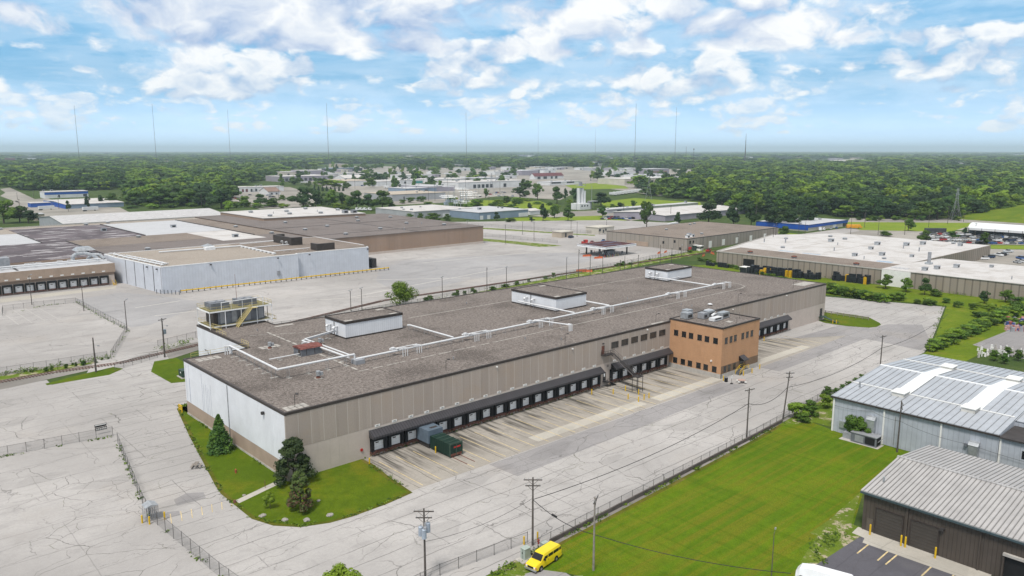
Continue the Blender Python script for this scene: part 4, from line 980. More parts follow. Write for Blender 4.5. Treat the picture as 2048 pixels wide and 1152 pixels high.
# plant beyond: one big low factory with a patchwork of roofs
pt = thing('factory', (40, 345, 0), 'sprawling low factory with patchwork roof of white membrane, dark tar and brown gravel', 'factory')
FH = 10.3
bx('wall', -160, 262.5, 0, 146, 437, FH-.1, BROWNW, pt)
def roofp(nm, x0, y0, x1, y1, m, z=0.): bx(nm, x0, y0, FH-.09, x1, y1, FH+.02+z, m, pt)
roofp('tar_roof', -160, 262.6, 41.6, 336.6, TAR); roofp('gravel_roof', 42, 300, 128.6, 337, ROOFB); roofp('dark_roof', 42, 262.6, 146, 299.6, ROOFK)
roofp('white_roof', -160, 337, 30.6, 397, MEMG); roofp('tar_roof', 31, 337.4, 81.6, 426, TAR); roofp('white_roof', 82, 337.4, 128.6, 426, MEMG)
roofp('gravel_roof', -160, 397.4, 30.6, 437, ROOFT); roofp('gravel_roof', 31, 426.4, 145.9, 437, ROOFT); roofp('white_roof', 104, 283, 128, 336, MEMW, .05); roofp('gravel_roof', 129, 300, 145.9, 426, ROOFB)
for (x0, y0, x1, y1) in ((30.6,337,31,397),(41.6,262.6,42,336),(81.6,337.4,82,426),(128.6,300,129,426)): bx('roof_joint', x0, y0, FH, x1, y1, FH+.45, COPE, pt)
bx('white_edge', -160, 436.4, FH, 20, 440, FH+.5, WHITE, pt); bx('pale_edge', 20, 436.6, FH, 146, 438, FH+.4, JM, pt)
f = MB().cbox(36, 277, FH, 3.6, 3.6, 1.5).build('roof_hood', STEELD, pt); MB().add([(31.8,273,FH+1.5),(40.2,273,FH+1.5),(40.2,281,FH+1.5),(31.8,281,FH+1.5),(33.5,275,FH+3),(38.5,275,FH+3),(38.5,279,FH+3),(33.5,279,FH+3)], [(3,2,1,0),(4,5,6,7),(0,1,5,4),(1,2,6,5),(2,3,7,6),(3,0,4,7)]).build('hood_top', GALV, f)
for (x, y, k_) in ((5,345,1),(110,375,1),(116,296,1),(76,330,0),(72,381,1),(62,270,0),(28,430,0),(74,428,0),(88,432,0),(139,300,0),(139,350,0)): rvent(pt, x, y, FH, 1.2, None, k_)

gb_ = thing('grey_shed', (120, 520, 0), 'long grey metal shed with dotted skylights on its shallow gable roof', 'shed')
GZ, GX0, GX1, GY0, GY1 = 7.6, 72, 186, 478, 552
w_ = MB().extr([(GY0,0),(GY1,0),(GY1,GZ),((GY0+GY1)/2,GZ+3),(GY0,GZ)], 'x', GX0, GX1).build('wall', ribbed('grey_cladding', (.36,.37,.40), 'a', 1., .85), gb_)
rf = MB(); ym = (GY0+GY1)/2
for a, za, b, zb in ((GY0-.6, GZ, ym, GZ+3.1), (ym, GZ+3.1, GY1+.6, GZ)): rf.add([(GX0-.5,a,za),(GX1+.5,a,za),(GX1+.5,b,zb),(GX0-.5,b,zb),(GX0-.5,a,za+.25),(GX1+.5,a,za+.25),(GX1+.5,b,zb+.25),(GX0-.5,b,zb+.25)], [(3,2,1,0),(4,5,6,7),(0,1,5,4),(1,2,6,5),(2,3,7,6),(3,0,4,7)])
rf = rf.build('roof', ribbed('grey_roof_sheet', (.47,.46,.46), 'x', 1.4, .88, .6), gb_)
for i in range(10):
    for j in (0, 1):
        y = GY0+10+j*17; z = GZ+.3+(y-GY0)/(ym-GY0)*3.0; MB().cbox(78+i*11.2, y, z, 1.8, 3.2, .12).build('skylight', SIGNW, gb_)
bx('ridge_fan', 76, 477, 4.8, 77.5, 477.9, 6.2, STEELD, gb_)

# white roofed block and the big brown one
wb = thing('white_roof_block', (208, 408, 0), 'large block with bright white membrane roof dotted with pale roof fans', 'warehouse')
MB().prism([(168.5,374.5),(242,366),(250,447),(168.5,447)], 0, 12.4).build('wall', BROWNW, wb)
MB().prism([(168.2,374.2),(242,365.7),(250.3,447.3),(168.2,447.3)], 12.4, 12.75).build('roof', MEMW, wb)
for (x, y) in ((178,385),(196,392),(216,384),(232,378),(240,402),(205,415),(182,425),(228,430)): rvent(wb, x, y, 12.75, 1.5, None, 0)
for (x, y) in ((190,405),(222,400),(225,425)): rvent(wb, x, y, 12.75, .8, None, 2)
rvent(wb, 236, 372, 12.75, 1.6, GREYM, 1); rvent(wb, 230, 374, 12.75, 1.6, GREYM, 1)
bb = thing('brown_warehouse', (205, 300, 0), 'wide brown warehouse with flat dark gravel roof beside the white cold store', 'warehouse')
MB().prism([(147,249.5),(255,249.5),(262,376),(168,376),(168,440),(147,440)], 0, 10.6).build('wall', BROWNW, bb); bx('lower_wall', 147, 249.2, 0, 255, 249.498, 1.3, WALLP, bb)
MB().prism([(146.8,249.1),(255.3,249.1),(262.3,376),(242,376),(242,365.6),(168,374.1),(168,440),(146.8,440)], 10.6, 10.85).build('roof', ROOFK, bb)
bx('roof_joint', 150, 268, 10.85, 252, 268.7, 10.95, COPE, bb); bx('roof_joint', 205, 250, 10.85, 205.8, 366, 10.95, COPE, bb); bx('roof_joint', 150, 320, 10.85, 255, 320.8, 10.95, COPE, bb)
for (x, y) in ((165,262),(196,275),(228,294),(240,270),(214,330),(180,310),(246,340),(160,300),(172,350),(228,355)): rvent(bb, x, y, 10.85, 1.15, None, 0)
for (x, y) in ((203,260),(232,283)): rvent(bb, x, y, 10.85, .8, None, 2)

# grey concrete warehouse past the fuel canopy
gc = thing('concrete_warehouse', (362, 168, 0), 'grey concrete panel warehouse with brown roof and white doors behind the yellow bollards', 'warehouse')
bx('wall', 316, 140, 0, 418, 201, 7.0, PANEL2, gc); bx('roof', 316.4, 140.4, 7.0, 417.6, 200.6, 7.06, ROOFB, gc); coping(gc, 316, 140, 418, 201, 7.1, STEELD, .25, .35)
for i, x in enumerate((338, 352, 367, 383, 400)): bx('door', x, 139.9, .6 if i else .2, x+3, 139.98, 4.2, SIGNW, gc)
for (x, z) in ((321.5, 4.2), (318.4, 4.2)): bx('window', x, 139.92, z, x+1.2, 139.99, z+1.6, WIN, gc)
for (y, z) in ((148, 4.2), (144, .4), (156, 3)): bx('window', 315.92, y, z, 315.99, y+1.3, z+1.5, WIN, gc)
f = bx('entrance', 321, 137.6, 0, 325, 139.9, 3, DKGREEN, gc); bx('entrance_light', 321.6, 137.4, 3, 324.6, 139.9, 3.25, SIGNW, gc)
bx('red_post_box', 317, 138.2, 0, 318.2, 139.6, 2.4, RED, gc); bx('pale_wall_panel', 315.7, 168, .2, 315.98, 184, 2.8, TANW, gc)
for (x, y) in ((322,144),(328,145),(332,150)): rvent(gc, x, y, 7.06, 1., WHITE, 1)
for (x, y) in ((350,180),(390,190),(398,192),(345,150)): rvent(gc, x, y, 7.06, .9, None, 0)
for i in range(16):
    p = g(1290+i*7.2, 490.6+i*.95) if i < 12 else g(1384+(i-12)*7, 501-(i-12)*1.0)
    b_ = MB().tube((0,0,0), (0,0,1.5), .2, n=8).build('bollard', YEL2); b_.location = (p[0], p[1], .05)
    tag(b_, 'yellow bollard in the line along the grey concrete warehouse', 'bollard', 'bollards along the concrete warehouse')

# fuel canopy
fc = thing('fuel_canopy', (272, 160, 0), 'white edged fuel station canopy on steel columns in the empty truck yard', 'canopy')
fp = [tuple(g(*q_)[:2]) for q_ in ((1180,513),(1213,517),(1257,508),(1222,505))]
def scale_(pl, f): c = np.mean(np.array(pl), 0); return [tuple(c+(np.array(p)-c)*f) for p in pl]
cx0, cx1, cy0, cy1 = 259., 285., 152., 173.
bx('fascia', cx0, cy0, 4.7, cx1, cy1, 5.9, WHITE, fc); bx('deck', cx0+.5, cy0+.5, 5.9, cx1-.5, cy1-.5, 5.96, patched('rusty_deck', (.085,.03,.03), (.12,.14,.2)), fc); bx('fascia_stripe', cx0-.03, cy0-.03, 5.5, cx1+.03, cy1+.03, 5.7, BLUEG, fc)
for x in (263, 281):
    for y in (155.5, 169.5): MB().box(x-.3, y-.3, 0, x+.3, y+.3, 4.7).build('column', STEELD, fc)
bx('pump_island', 262, 154.6, .05, 282, 156.4, .25, CONC, fc); bx('pump_island', 262, 168.6, .05, 282, 170.4, .25, CONC, fc)
for i, (x, y) in enumerate(((266,155.5),(270,155.5),(277,155.5),(267,169.5),(274,169.5))):
    t = thing('fuel_pump', (x, y, .25), 'grey fuel pump on the island under the white edged canopy', 'fuel pump', 'pumps under the fuel canopy')
    bx('body', x-.5, y-.35, .25, x+.5, y+.35, 2.1, GREYM, t); bx('dial_panel', x-.4, y-.38, 1.3, x+.4, y-.352, 1.9, BLACK, t); bx('hose_box', x+.5, y-.2, .9, x+.62, y+.2, 1.7, BLACK, t)
t = thing('attendant_kiosk', (273.5, 162, 0), 'small grey flat roofed kiosk under the fuel canopy', 'kiosk'); bx('wall', 270.5, 160.4, 0, 276.5, 163.6, 2.3, GREYM, t); bx('window', 270.4, 160.9, 1, 270.49, 163.1, 1.9, WIN, t); bx('roof', 270.1, 160, 2.3, 276.9, 164, 2.5, BLACK, t)
for i in range(12):
    x, y = (260+i*2.2, 153.4) if i < 6 else (261+(i-6)*3.6, 171.6 if i % 2 else 158)
    b_ = MB().tube((0,0,0), (0,0,1.2), .16, n=7).build('bollard', YEL2 if i % 3 else RED); b_.location = (x, y, .05); tag(b_, 'bollard guarding the pumps under the white edged fuel canopy', 'bollard', 'bollards at the fuel pumps')

# brown and white roofed industrial building at right
rb = thing('ribbed_warehouse', (345, 55, 0), 'ribbed concrete factory with brown gravel strip and broad white roof', 'factory')
MB().prism([(283.5,16.6),(416,14),(416,98),(378,121),(330,110),(283.5,99)], 0, 6.6).build('wall', PANEL3, rb)
MB().prism([(283.8,17),(415.6,14.4),(415.6,97.6),(378,120.6),(330,109.6),(283.8,98.6)], 6.6, 6.66).build('white_roof', MEMW, rb)
MB().prism([(284,17.4),(305,17.2),(306,50),(307,99.8),(284,98.2)], 6.665, 6.72).build('gravel_roof', ROOFB, rb)
m = MB(); m.prism([(283.3,16.4),(283.8,16.4),(283.8,99),(283.3,99)], 6.5, 6.95); m.prism([(283.8,98.6),(330,109.6),(330,110.2),(283.3,99.2)], 6.5, 6.95); m.prism([(330,109.6),(378,120.6),(378,121.2),(330,110.2)], 6.5, 6.95); m.build('coping', CONC, rb)
for (x, y, dx, dy) in ((340,80,30,.7),(340,60,44,.6),(360,96,24,.6),(330,44,30,.7),(385,60,26,.6),(400,30,22,.6)): MB().cbox(x, y, 6.662, dx, dy, .02).build('roof_seam', plain('membrane_seam', (.36,.33,.31), .8, var=.25), rb)
bx('dark_doorway', 283.3, 77.6, 0, 283.48, 83.6, 4.6, BLACK, rb)
for (x, y) in ((290,84),(289,60),(288.5,30)): rvent(rb, x, y, 6.72, 1.15, RUST, 0)
for (x, y, k_, s) in ((322,84,0,1),(345,95,2,1.2),(338,104,2,1.1),(362,104,0,1),(368,80,1,1.2),(385,80,0,1.2),(330,60,2,1),(318,44,1,1),(330,36,1,1.1),(350,50,1,1),(372,56,1,1.2),(380,44,1,1.2),(392,40,1,1.2),(335,24,1,.8),(360,30,2,1.1),(400,24,1,1),(366,40,2,1),(408,30,0,1),(318,30,0,.9),(310,36,2,.8),(355,70,2,.8),(392,92,0,1.1)): rvent(rb, x, y, 6.66, s, None, k_)
for (x, y, dx, dy) in ((309,26,4,7),(311,76,2.6,8),(310,62,2,9)): MB().cbox(x, y, 6.665, dx, dy, .03).build('wet_patch', plain('roof_puddle', (.30,.36,.44), .12, var=.05), rb)
w2 = thing('white_roof_factory', (335, -20, 0), 'long ribbed concrete factory under a white roof at the right edge', 'factory')
MB().prism([(283,16.2),(300,16),(336,10.8),(336,-110),(283,-110)], 0, 6.9).build('wall', PANEL3, w2); MB().prism([(282.7,16.5),(300,16.3),(336.4,11.1),(336.4,-110),(282.7,-110)], 6.9, 7.15).build('roof', MEMW, w2)
bx('white_wall_panel', 282.6, 4.5, 0, 282.98, 16.3, 6.88, SIGNW, w2)
f = MB().cbox(312, 8, 7.15, 2.6, 2.6, .8).build('chimney', GALV, w2); MB().tube((312,8,7.9), (312,8,12.6), .75, n=10).build('chimney_pipe', GREYM, f)
for (x, y) in ((291,2),(299,0),(310,-4)): rvent(w2, x, y, 7.15, 1., None, 1)
for i in range(4): bx('skylight', 287.5+i*.2, 8.2+i*1.9, 7.15, 291.5+i*.2, 9.4+i*1.9, 7.3, MEMG, w2)
rvent(w2, 322, -14, 7.15, .7, None, 1); rvent(w2, 292, -30, 7.15, .7, None, 2)

# grey metal building at right
gm = thing('grey_metal_building', (118, -75, 0), 'grey metal building with ribbed silver gable roof and pale skylight strips', 'building')
GS = ribbed('grey_siding', (.40,.43,.48), 'y', .9, .88, .5, streak=.12); RS = ribbed('silver_roof', (.375,.40,.435), 'y', 1.28, .62, .42, streak=.25, var=.08, width=.12)
zE, zR, xa, xr, xb = 7.5, 9.4, 95.3, 118.5, 143.5
MB().extr([(xa+.02,0),(xb-.02,0),(xb-.02,zE-.1),(xr,zR-.1),(xa+.02,zE-.1)], 'y', -82.3, -52).extr([(103.5,0),(xb-.02,0),(xb-.02,zE-.1),(xr,zR-.1),(103.5,zE+.5)], 'y', -140, -82.31).build('wall', GS, gm)
def slope(p, x0, z0, x1, z1, y0, y1, m, th=.14): return MB().add([(x0,y0,z0),(x1,y0,z1),(x1,y1,z1),(x0,y1,z0),(x0,y0,z0+th),(x1,y0,z1+th),(x1,y1,z1+th),(x0,y1,z0+th)], [(3,2,1,0),(4,5,6,7),(0,1,5,4),(1,2,6,5),(2,3,7,6),(3,0,4,7)]).build('roof', m, p)
r1 = slope(gm, xa-.3, zE-.05, xr, zR, -82.3, -51.7, RS); r2 = slope(gm, xr, zR, xb+.3, zE-.05, -140, -51.7, RS); r3 = slope(gm, 103.4, zE+.62, xr, zR, -140, -82.4, RS)
SE = plain('roof_seam', (.29,.295,.305), .5, .4)
for y in np.arange(-139, -52, 1.28):
    m = MB(); a = xa-.3 if y > -82.3 else 103.4; za = zE-.05 if y > -82.3 else zE+.62
    m.add([(a,y,za+.14),(xr,y,zR+.14),(xr,y+.09,zR+.14),(a,y+.09,za+.14),(a,y,za+.24),(xr,y,zR+.24),(xr,y+.09,zR+.24),(a,y+.09,za+.24)], [(4,5,6,7),(0,1,5,4),(2,3,7,6),(3,0,4,7)])
    m.add([(xr,y,zR+.14),(xb+.3,y,zE+.09),(xb+.3,y+.09,zE+.09),(xr,y+.09,zR+.14),(xr,y,zR+.24),(xb+.3,y,zE+.19),(xb+.3,y+.09,zE+.19),(xr,y+.09,zR+.24)], [(4,5,6,7),(0,1,5,4),(2,3,7,6),(1,2,6,5)])
    if y > -100: m.build('standing_seam', SE, r1)
bx('ridge_cap', xr-.35, -140, zR+.12, xr+.35, -51.6, zR+.3, WHITE, gm)
for x in (104.6, 131):
    z = zE+.09+(x-xa)/(xr-xa)*1.9 if x < xr else zE+.09+(xb-x)/(xb-xr)*1.9
    bx('snow_rail', x-.14, -140 if x > 110 else -82, z+.06, x+.14, -51.8, z+.22, SIGNW, gm)
SK = plain('skylight_sheet', (.74,.76,.76), .4, var=.05)
for y0, y1 in ((-63.3,-60.6), (-76.4,-73.4)):
    for (a, b) in ((104.9, xr-.4), (xr+.4, 129.4)):
        za, zb = [zE+.16+((x-xa)/(xr-xa) if x < xr else (xb-x)/(xb-xr))*1.9 for x in (a, b)]
        MB().add([(a,y0,za),(b,y0,zb),(b,y1,zb),(a,y1,za),(a,y0,za+.08),(b,y0,zb+.08),(b,y1,zb+.08),(a,y1,za+.08)], [(4,5,6,7),(0,1,5,4),(1,2,6,5),(2,3,7,6),(3,0,4,7)]).build('skylight_strip', SK, gm)
    for x in (103.6, 130.2):
        z = zE+.2+((x-xa)/(xr-xa) if x < xr else (xb-x)/(xb-xr))*1.9; f = MB().cbox(x, (y0+y1)/2, z-.2, 3.0, 2.4, .75).build('curb_vent', plain('vent_cream', (.55,.54,.50), .6), gm); MB().cbox(x, (y0+y1)/2, z+.55, 3.3, 2.7, .14).build('vent_lid', SIGNW, f)
MB().tube((102.6,-54.1,zE+.6), (102.6,-54.1,zE+2), .2, n=8).build('flue', GALV, gm)
bx('eave_gutter', xa-.45, -82.4, zE-.35, xa-.02, -51.6, zE-.06, COPE, gm)
for y in (-52.3, -62.4, -72.8, -82.6): MB().box(xa-.2, y-.15, 0, xa, y+.15, zE-.36).build('downpipe', SIGNW, gm)
for y, zt in ((-60.2, 4.6), (-78.6, 4.6)):
    f = bx('flue_box', xa-1.0, y-.75, 0 if y > -70 else .2, xa, y+.75, zt, GALV, gm); MB().extr([(xa-1.1, zt), (xa-.0, zt), (xa, zt+.7), (xa-.7, zt+.55)], 'y', y-.85, y+.85).build('flue_hood', GALV, f)
MB().cbox(xa-.3, -77.2, 4, .5, .5, .45).build('wall_lamp', GREYB, gm)
bx('conduit', xa-.1, -64.6, .5, xa, -64.45, 6.3, GREYM, gm); bx('electric_box', xa-.25, -54.8, 1.2, xa, -53.7, 2.6, GALV, gm)
ax = bx('annex_wall', xa-.05, -140, 0, 103, -82.7, zE-.5, GS, gm); bx('annex_roof', xa-.5, -140, zE-.5, 103.3, -82.5, zE-.2, plain('annex_bitumen', (.05,.045,.045), .9, var=.2), gm)
f = bx('window', xa-.12, -87.6, 4.2, xa-.05, -86, 5.6, WIN, gm)
hv = thing('air_conditioner', (93.5, -60.5, 0), 'dark grey air conditioning unit overgrown by a bush beside the grey metal building', 'air conditioner')
bx('casing', 92.0, -62.6, .1, 94.2, -57.6, 2.0, GREYB, hv); bx('coil_grille', 91.96, -62.3, .4, 91.99, -60.4, 1.8, BLACK, hv); bx('coil_grille', 92.3, -62.66, .4, 93.9, -62.61, 1.8, BLACK, hv); bx('lid', 91.9, -62.7, 2.0, 94.3, -57.5, 2.1, GREYM, hv); bx('service_panel', 91.96, -60.1, .4, 91.99, -58.4, 1.7, GREYM, hv); bx('small_cabinet', 92.8, -57.4, .1, 94.2, -55.6, 1.3, GREYM, hv); bx('pad', 91.6, -63.1, .05, 94.6, -55.4, .1, CONC, hv)
tag(MB().tube((92,-61.8,.06), (93.4,-63.6,2.2), .07, n=6).build('leaning_pole', GREYM), 'thin grey pole leaning on the air conditioner by the grey metal building', 'pole')

# brown metal building at bottom right
bm_ = thing('brown_metal_building', (70, -95, 0), 'dark brown metal building with two roller doors and ribbed tan grey roof', 'building')
BS = ribbed('brown_siding', (.075,.062,.052), 'y', .55, .7, .5, streak=.1); RT = ribbed('tan_roof', (.385,.375,.37), 'y', .66, .72, .45, streak=.12, width=.16)
zE2, zR2, a0, ar, a1 = 6.3, 7.9, 57.2, 70.2, 83.6
MB().extr([(a0,0),(a1,0),(a1,zE2),(ar,zR2),(a0,zE2)], 'y', -140, -75.2).build('wall', BS, bm_)
rA = slope(bm_, a0-.4, zE2-.02, ar, zR2+.02, -140, -74.8, RT, .16); rB = slope(bm_, ar, zR2+.02, a1+.4, zE2-.02, -140, -74.8, RT, .16)
TS = plain('tan_seam', (.20,.19,.18), .5, .3)
for y in np.arange(-103, -75, .66):
    m = MB().add([(a0-.4,y,zE2+.14),(ar,y,zR2+.18),(ar,y+.07,zR2+.18),(a0-.4,y+.07,zE2+.14),(a0-.4,y,zE2+.22),(ar,y,zR2+.26),(ar,y+.07,zR2+.26),(a0-.4,y+.07,zE2+.22)], [(4,5,6,7),(0,1,5,4),(2,3,7,6),(3,0,4,7)])
    m.add([(ar,y,zR2+.18),(a1+.4,y,zE2+.14),(a1+.4,y+.07,zE2+.14),(ar,y+.07,zR2+.18),(ar,y,zR2+.26),(a1+.4,y,zE2+.22),(a1+.4,y+.07,zE2+.22),(ar,y+.07,zR2+.26)], [(4,5,6,7),(0,1,5,4),(2,3,7,6),(1,2,6,5)]); m.build('standing_seam', TS, rA)
bx('ridge_cap', ar-.25, -140, zR2+.1, ar+.25, -74.7, zR2+.3, RT, bm_); bx('gutter', a0-.6, -140, zE2-.3, a0-.02, -74.8, zE2-.03, plain('gutter_blue', (.05,.075,.085), .4), bm_)
RD = ribbed('roller_door', (.060,.052,.045), 'z', .5, .6, .55, streak=0., width=.12)
for y0, y1 in ((-81.0, -77.2), (-85.9, -82.2)):
    d = bx('roller_door', a0-.06, y0, .05, a0-.01, y1, 4.2, RD, bm_); m = MB(); m.box(a0-.12, y0-.15, .05, a0, y0, 4.35); m.box(a0-.12, y1, .05, a0, y1+.15, 4.35); m.box(a0-.12, y0, 4.2, a0, y1, 4.35); m.build('door_frame', COPE, d)
d = bx('door', a0-.05, -76.8, .05, a0-.01, -75.9, 2.2, plain('brown_door', (.10,.085,.07), .5), bm_)
for y in (-81.6, -91.2): MB().box(a0-.2, y-.12, .1, a0, y+.12, zE2-.3).build('downpipe', BS, bm_)
MB().cbox(a0-.25, -86.4, 4.1, .45, .5, .4).build('wall_lamp', STEELD, bm_)
f = bx('loading_recess', a0-.04, -100, .1, a0-.01, -94.3, 3.6, BLACK, bm_); bx('recess_hood', a0-.5, -100, 3.6, a0-.01, -94.1, 3.95, CONC, bm_); bx('recess_side', a0-.4, -94.3, .1, a0-.041, -94.1, 3.6, BS, bm_)
MB().tube((61,-76.4,zE2+.5), (61,-76.4,zE2+1.5), .16, n=8).build('flue', GALV, bm_)

# ---------------------------------------------------------------- distant buildings: near corner, widths in the photo and heights
def run(px, py, dpx, axis):                     # metres along the axis that span dpx in the photo
    c = g(px, py); lo, hi = 0., 2500.; s = 1 if dpx > 0 else -1; v = np.array([1., 0, 0]) if axis == 'x' else np.array([0, 1., 0])
    for _ in range(50):
        m = (lo+hi)/2
        if (proj(c+v*m)[0]-px)*s < abs(dpx): lo = m
        else: hi = m
    return lo
CLAD = {k: plain('far_'+k, v, .7, var=.08, scale=.15, streak=.1) for k, v in dict(white=(.62,.63,.64), cream=(.50,.47,.41), grey=(.36,.37,.39), blue=(.022,.09,.36), bluegrey=(.20,.26,.34), tan=(.42,.36,.29), maroon=(.13,.045,.05), brown=(.22,.15,.12), dark=(.05,.055,.065), violet=(.30,.28,.33), green=(.02,.22,.20), rust=(.45,.12,.06), yellow=(.60,.36,.03)).items()}
CLAD['roofw'] = MEMW; CLAD['roofg'] = MEMG
def far(name, px, py, wx, wy, top, wall, roof, label, gable=0., doors=(), band=None, cat='building', group=None, deep=None, dz=(.1, .62)):
    c = g(px, py); X = run(px, py, wx, 'x'); Y = deep or (run(px, py, -wy, 'y') if wy else 30); Hh = max(3., high(px, py, top))
    t = thing(name, (c[0]+X/2, c[1]+Y/2, 0), label, cat, group); x0, y0, x1, y1 = c[0], c[1], c[0]+X, c[1]+Y
    if gable:
        e = Hh*(1-gable); ym = (y0+y1)/2
        MB().extr([(y0,0),(y1,0),(y1,e),(ym,Hh-.1),(y0,e)], 'x', x0, x1).build('wall', CLAD[wall], t)
        rf = MB()
        for a, za, b, zb in ((y0-.5, e, ym, Hh), (ym, Hh, y1+.5, e)): rf.add([(x0-.5,a,za),(x1+.5,a,za),(x1+.5,b,zb),(x0-.5,b,zb),(x0-.5,a,za+.3),(x1+.5,a,za+.3),(x1+.5,b,zb+.3),(x0-.5,b,zb+.3)], [(3,2,1,0),(4,5,6,7),(0,1,5,4),(1,2,6,5),(2,3,7,6),(3,0,4,7)])
        rf.build('roof', CLAD[roof], t)
    else:
        bx('wall', x0, y0, 0, x1, y1, Hh-.4, CLAD[wall], t); bx('roof', x0-.3, y0-.3, Hh-.4, x1+.3, y1+.3, Hh, CLAD[roof], t); e = Hh
    if band: bx('colour_band', x0-.12, y0-.12, Hh*.55, x1+.1, y0-.02, Hh*.9, CLAD[band], t)
    for d in doors:
        (u0, u1), m = d[:2], d[2] if len(d) > 2 else 'dark'
        bx('door', x0+X*u0, y0-.15, e*dz[0], x0+X*u1, y0-.03, e*dz[1], CLAD[m], t)
    if X > 40 and not gable:
        rv2 = random.Random(int(px*7+py))
        for i in range(min(7, int(X/14))): rvent(t, x0+rv2.uniform(.05, .95)*X, y0+rv2.uniform(.15, .85)*Y, Hh, rv2.uniform(.8, 1.3), None, rv2.choice((0, 1)))
    return t, (x0, y0, x1, y1, Hh)
far('depot', 917, 379, 139, 0, 365, 'white', 'roofw', 'long white truck depot with five dark doors in a row', doors=[(.20+.058*i, .24+.058*i) for i in range(5)]+[(.63,.67),(.86,.89)], deep=70)
far('low_warehouse', 953, 365, 48, 0, 356, 'grey', 'roofg', 'pale grey warehouse with a window strip behind the long white depot', doors=[(.2,.5)], deep=40)
far('shop_building', 780, 371, 66, 0, 361, 'white', 'roofw', 'white shop building with a green awning', doors=[(.42,.48),(.68,.99,'green')], deep=40, dz=(.3,.7))
far('trailer_depot', 860, 368, 80, 0, 359, 'white', 'roofw', 'low white depot with a long pale front behind the green awning', doors=[(.5,.56),(.7,.8)], deep=60)
far('white_hall', 809, 360, 55, 0, 350, 'white', 'roofw', 'white hall with plain blank walls among the trees', deep=50)
far('blue_grey_store', 813, 386, 60, 0, 377, 'bluegrey', 'roofg', 'dark blue grey store with a low flat roof', doors=[(.28,.31,'white'),(.6,.7)], deep=45)
far('tan_roof_store', 785, 403, 106, 0, 389, 'grey', 'tan', 'very long low store with tan roof and grey wall near the substation', deep=60, doors=[(.2,.22),(.55,.57)])
far('flat_workshop', 855, 384, 55, 0, 373, 'violet', 'roofg', 'grey violet flat workshop beside the blue grey store', deep=70)
far('maroon_barn', 1069, 359, 58, 10, 347, 'white', 'maroon', 'barn with a long maroon roof and white gable end', gable=.5, doors=[(.1,.2),(.3,.42),(.55,.62),(.7,.78)], dz=(.1,.9))
t, b_ = far('mill_building', 1043, 351, 34, 0, 341, 'violet', 'white', 'tall pale mill with two dark chimneys', deep=60)
for u_ in (1.03, 1.1): MB().tube((b_[0]+(b_[2]-b_[0])*u_, b_[1]+5, 0), (b_[0]+(b_[2]-b_[0])*u_, b_[1]+5, b_[4]*1.0), 2.2, n=8).build('chimney', CLAD['dark'], t)
far('white_works', 990, 350, 52, 0, 343, 'white', 'roofw', 'white works with a bright low roof left of the tall mill', deep=60)
far('trailer_shed', 1100, 371, 60, 0, 364, 'white', 'roofg', 'white shed with dark loading openings by the mown green field', doors=[(.05,.35),(.55,.8)], deep=30, dz=(.5,.95))
far('beige_workshop', 1249, 370, 88, 0, 358, 'cream', 'roofw', 'beige workshop with red and dark doors along its front', doors=[(.2,.26),(.31,.36,'rust'),(.48,.52),(.58,.64),(.75,.8,'rust'),(.87,.91)], deep=60)
far('black_store', 1338, 367, 36, 0, 359, 'dark', 'roofg', 'black fronted store with a row of small bays', doors=[(.08+.14*i, .13+.14*i, ) for i in range(6)] and [((.08+.14*i), (.13+.14*i)) for i in range(6)], deep=50)
far('white_gable_store', 1374, 367, 22, 0, 357, 'grey', 'roofw', 'pale gabled store right of the black fronted one', gable=.35, deep=55)
far('white_block', 1227, 352, 44, 0, 343, 'white', 'roofw', 'white block with a light roof behind the beige workshop', doors=[(.3,.4),(.6,.7)], deep=50)
far('brown_mill', 1298, 349, 40, 0, 338, 'violet', 'roofg', 'brown grey mill with window rows at the edge of the woods', doors=[(.1,.9,'brown')], deep=50, dz=(.3,.6))
far('grey_store', 1276, 356, 62, 0, 350, 'white', 'roofg', 'grey roofed store between the white block and the brown mill', doors=[(.05,.2),(.4,.5)], deep=40)
far('long_factory', 560, 364, 104, 0, 353, 'violet', 'roofw', 'long pale factory with many white bays beyond the dark conifers', doors=[(.1+.09*i, .15+.09*i) for i in range(9)], deep=60)
far('violet_factory', 607, 353, 42, 0, 341, 'violet', 'roofw', 'violet grey factory with a tall blank wall', deep=60)
far('white_sheds', 563, 353, 40, 0, 344, 'cream', 'roofw', 'cream shed with two white roofs left of the violet factory', doors=[(.3,.4)], deep=50)
far('white_arch_hall', 690, 362, 40, 0, 351, 'white', 'roofw', 'white gabled hall standing in the scrub', gable=.5, deep=45, doors=[(.55,.58)])
far('tan_flat_hall', 696, 373, 56, 0, 362, 'white', 'tan', 'white walled hall with wide tan roof and a dark loading bay', doors=[(.72,.97)], deep=90, dz=(.1,.8))
far('white_flat_hall', 753, 373, 36, 0, 363, 'white', 'roofw', 'plain white flat hall right of the tan roofed one', deep=70)
far('dark_long_hall', 661, 343, 64, 0, 337, 'dark', 'bluegrey', 'long dark hall in front of the far trees', deep=50)
far('tan_mill', 676, 336, 20, 0, 328, 'tan', 'roofw', 'small tan mill poking out of the far trees', deep=60)
far('motel', 460, 386, 46, 0, 375, 'white', 'roofw', 'white row of units with maroon door fronts by the trees', doors=[(.32,.4),(.52,.6,'maroon'),(.68,.78,'maroon'),(.9,.98)], deep=25)
far('white_wing', 504, 384, 64, 0, 374, 'white', 'roofw', 'plain white wing behind the brown roofed house', doors=[(.1,.16)], deep=25)
far('brown_roof_house', 537, 390, 24, 18, 376, 'white', 'brown', 'white house with steep brown gable roof', gable=.55, doors=[(.2,.35),(.6,.75)], cat='house')
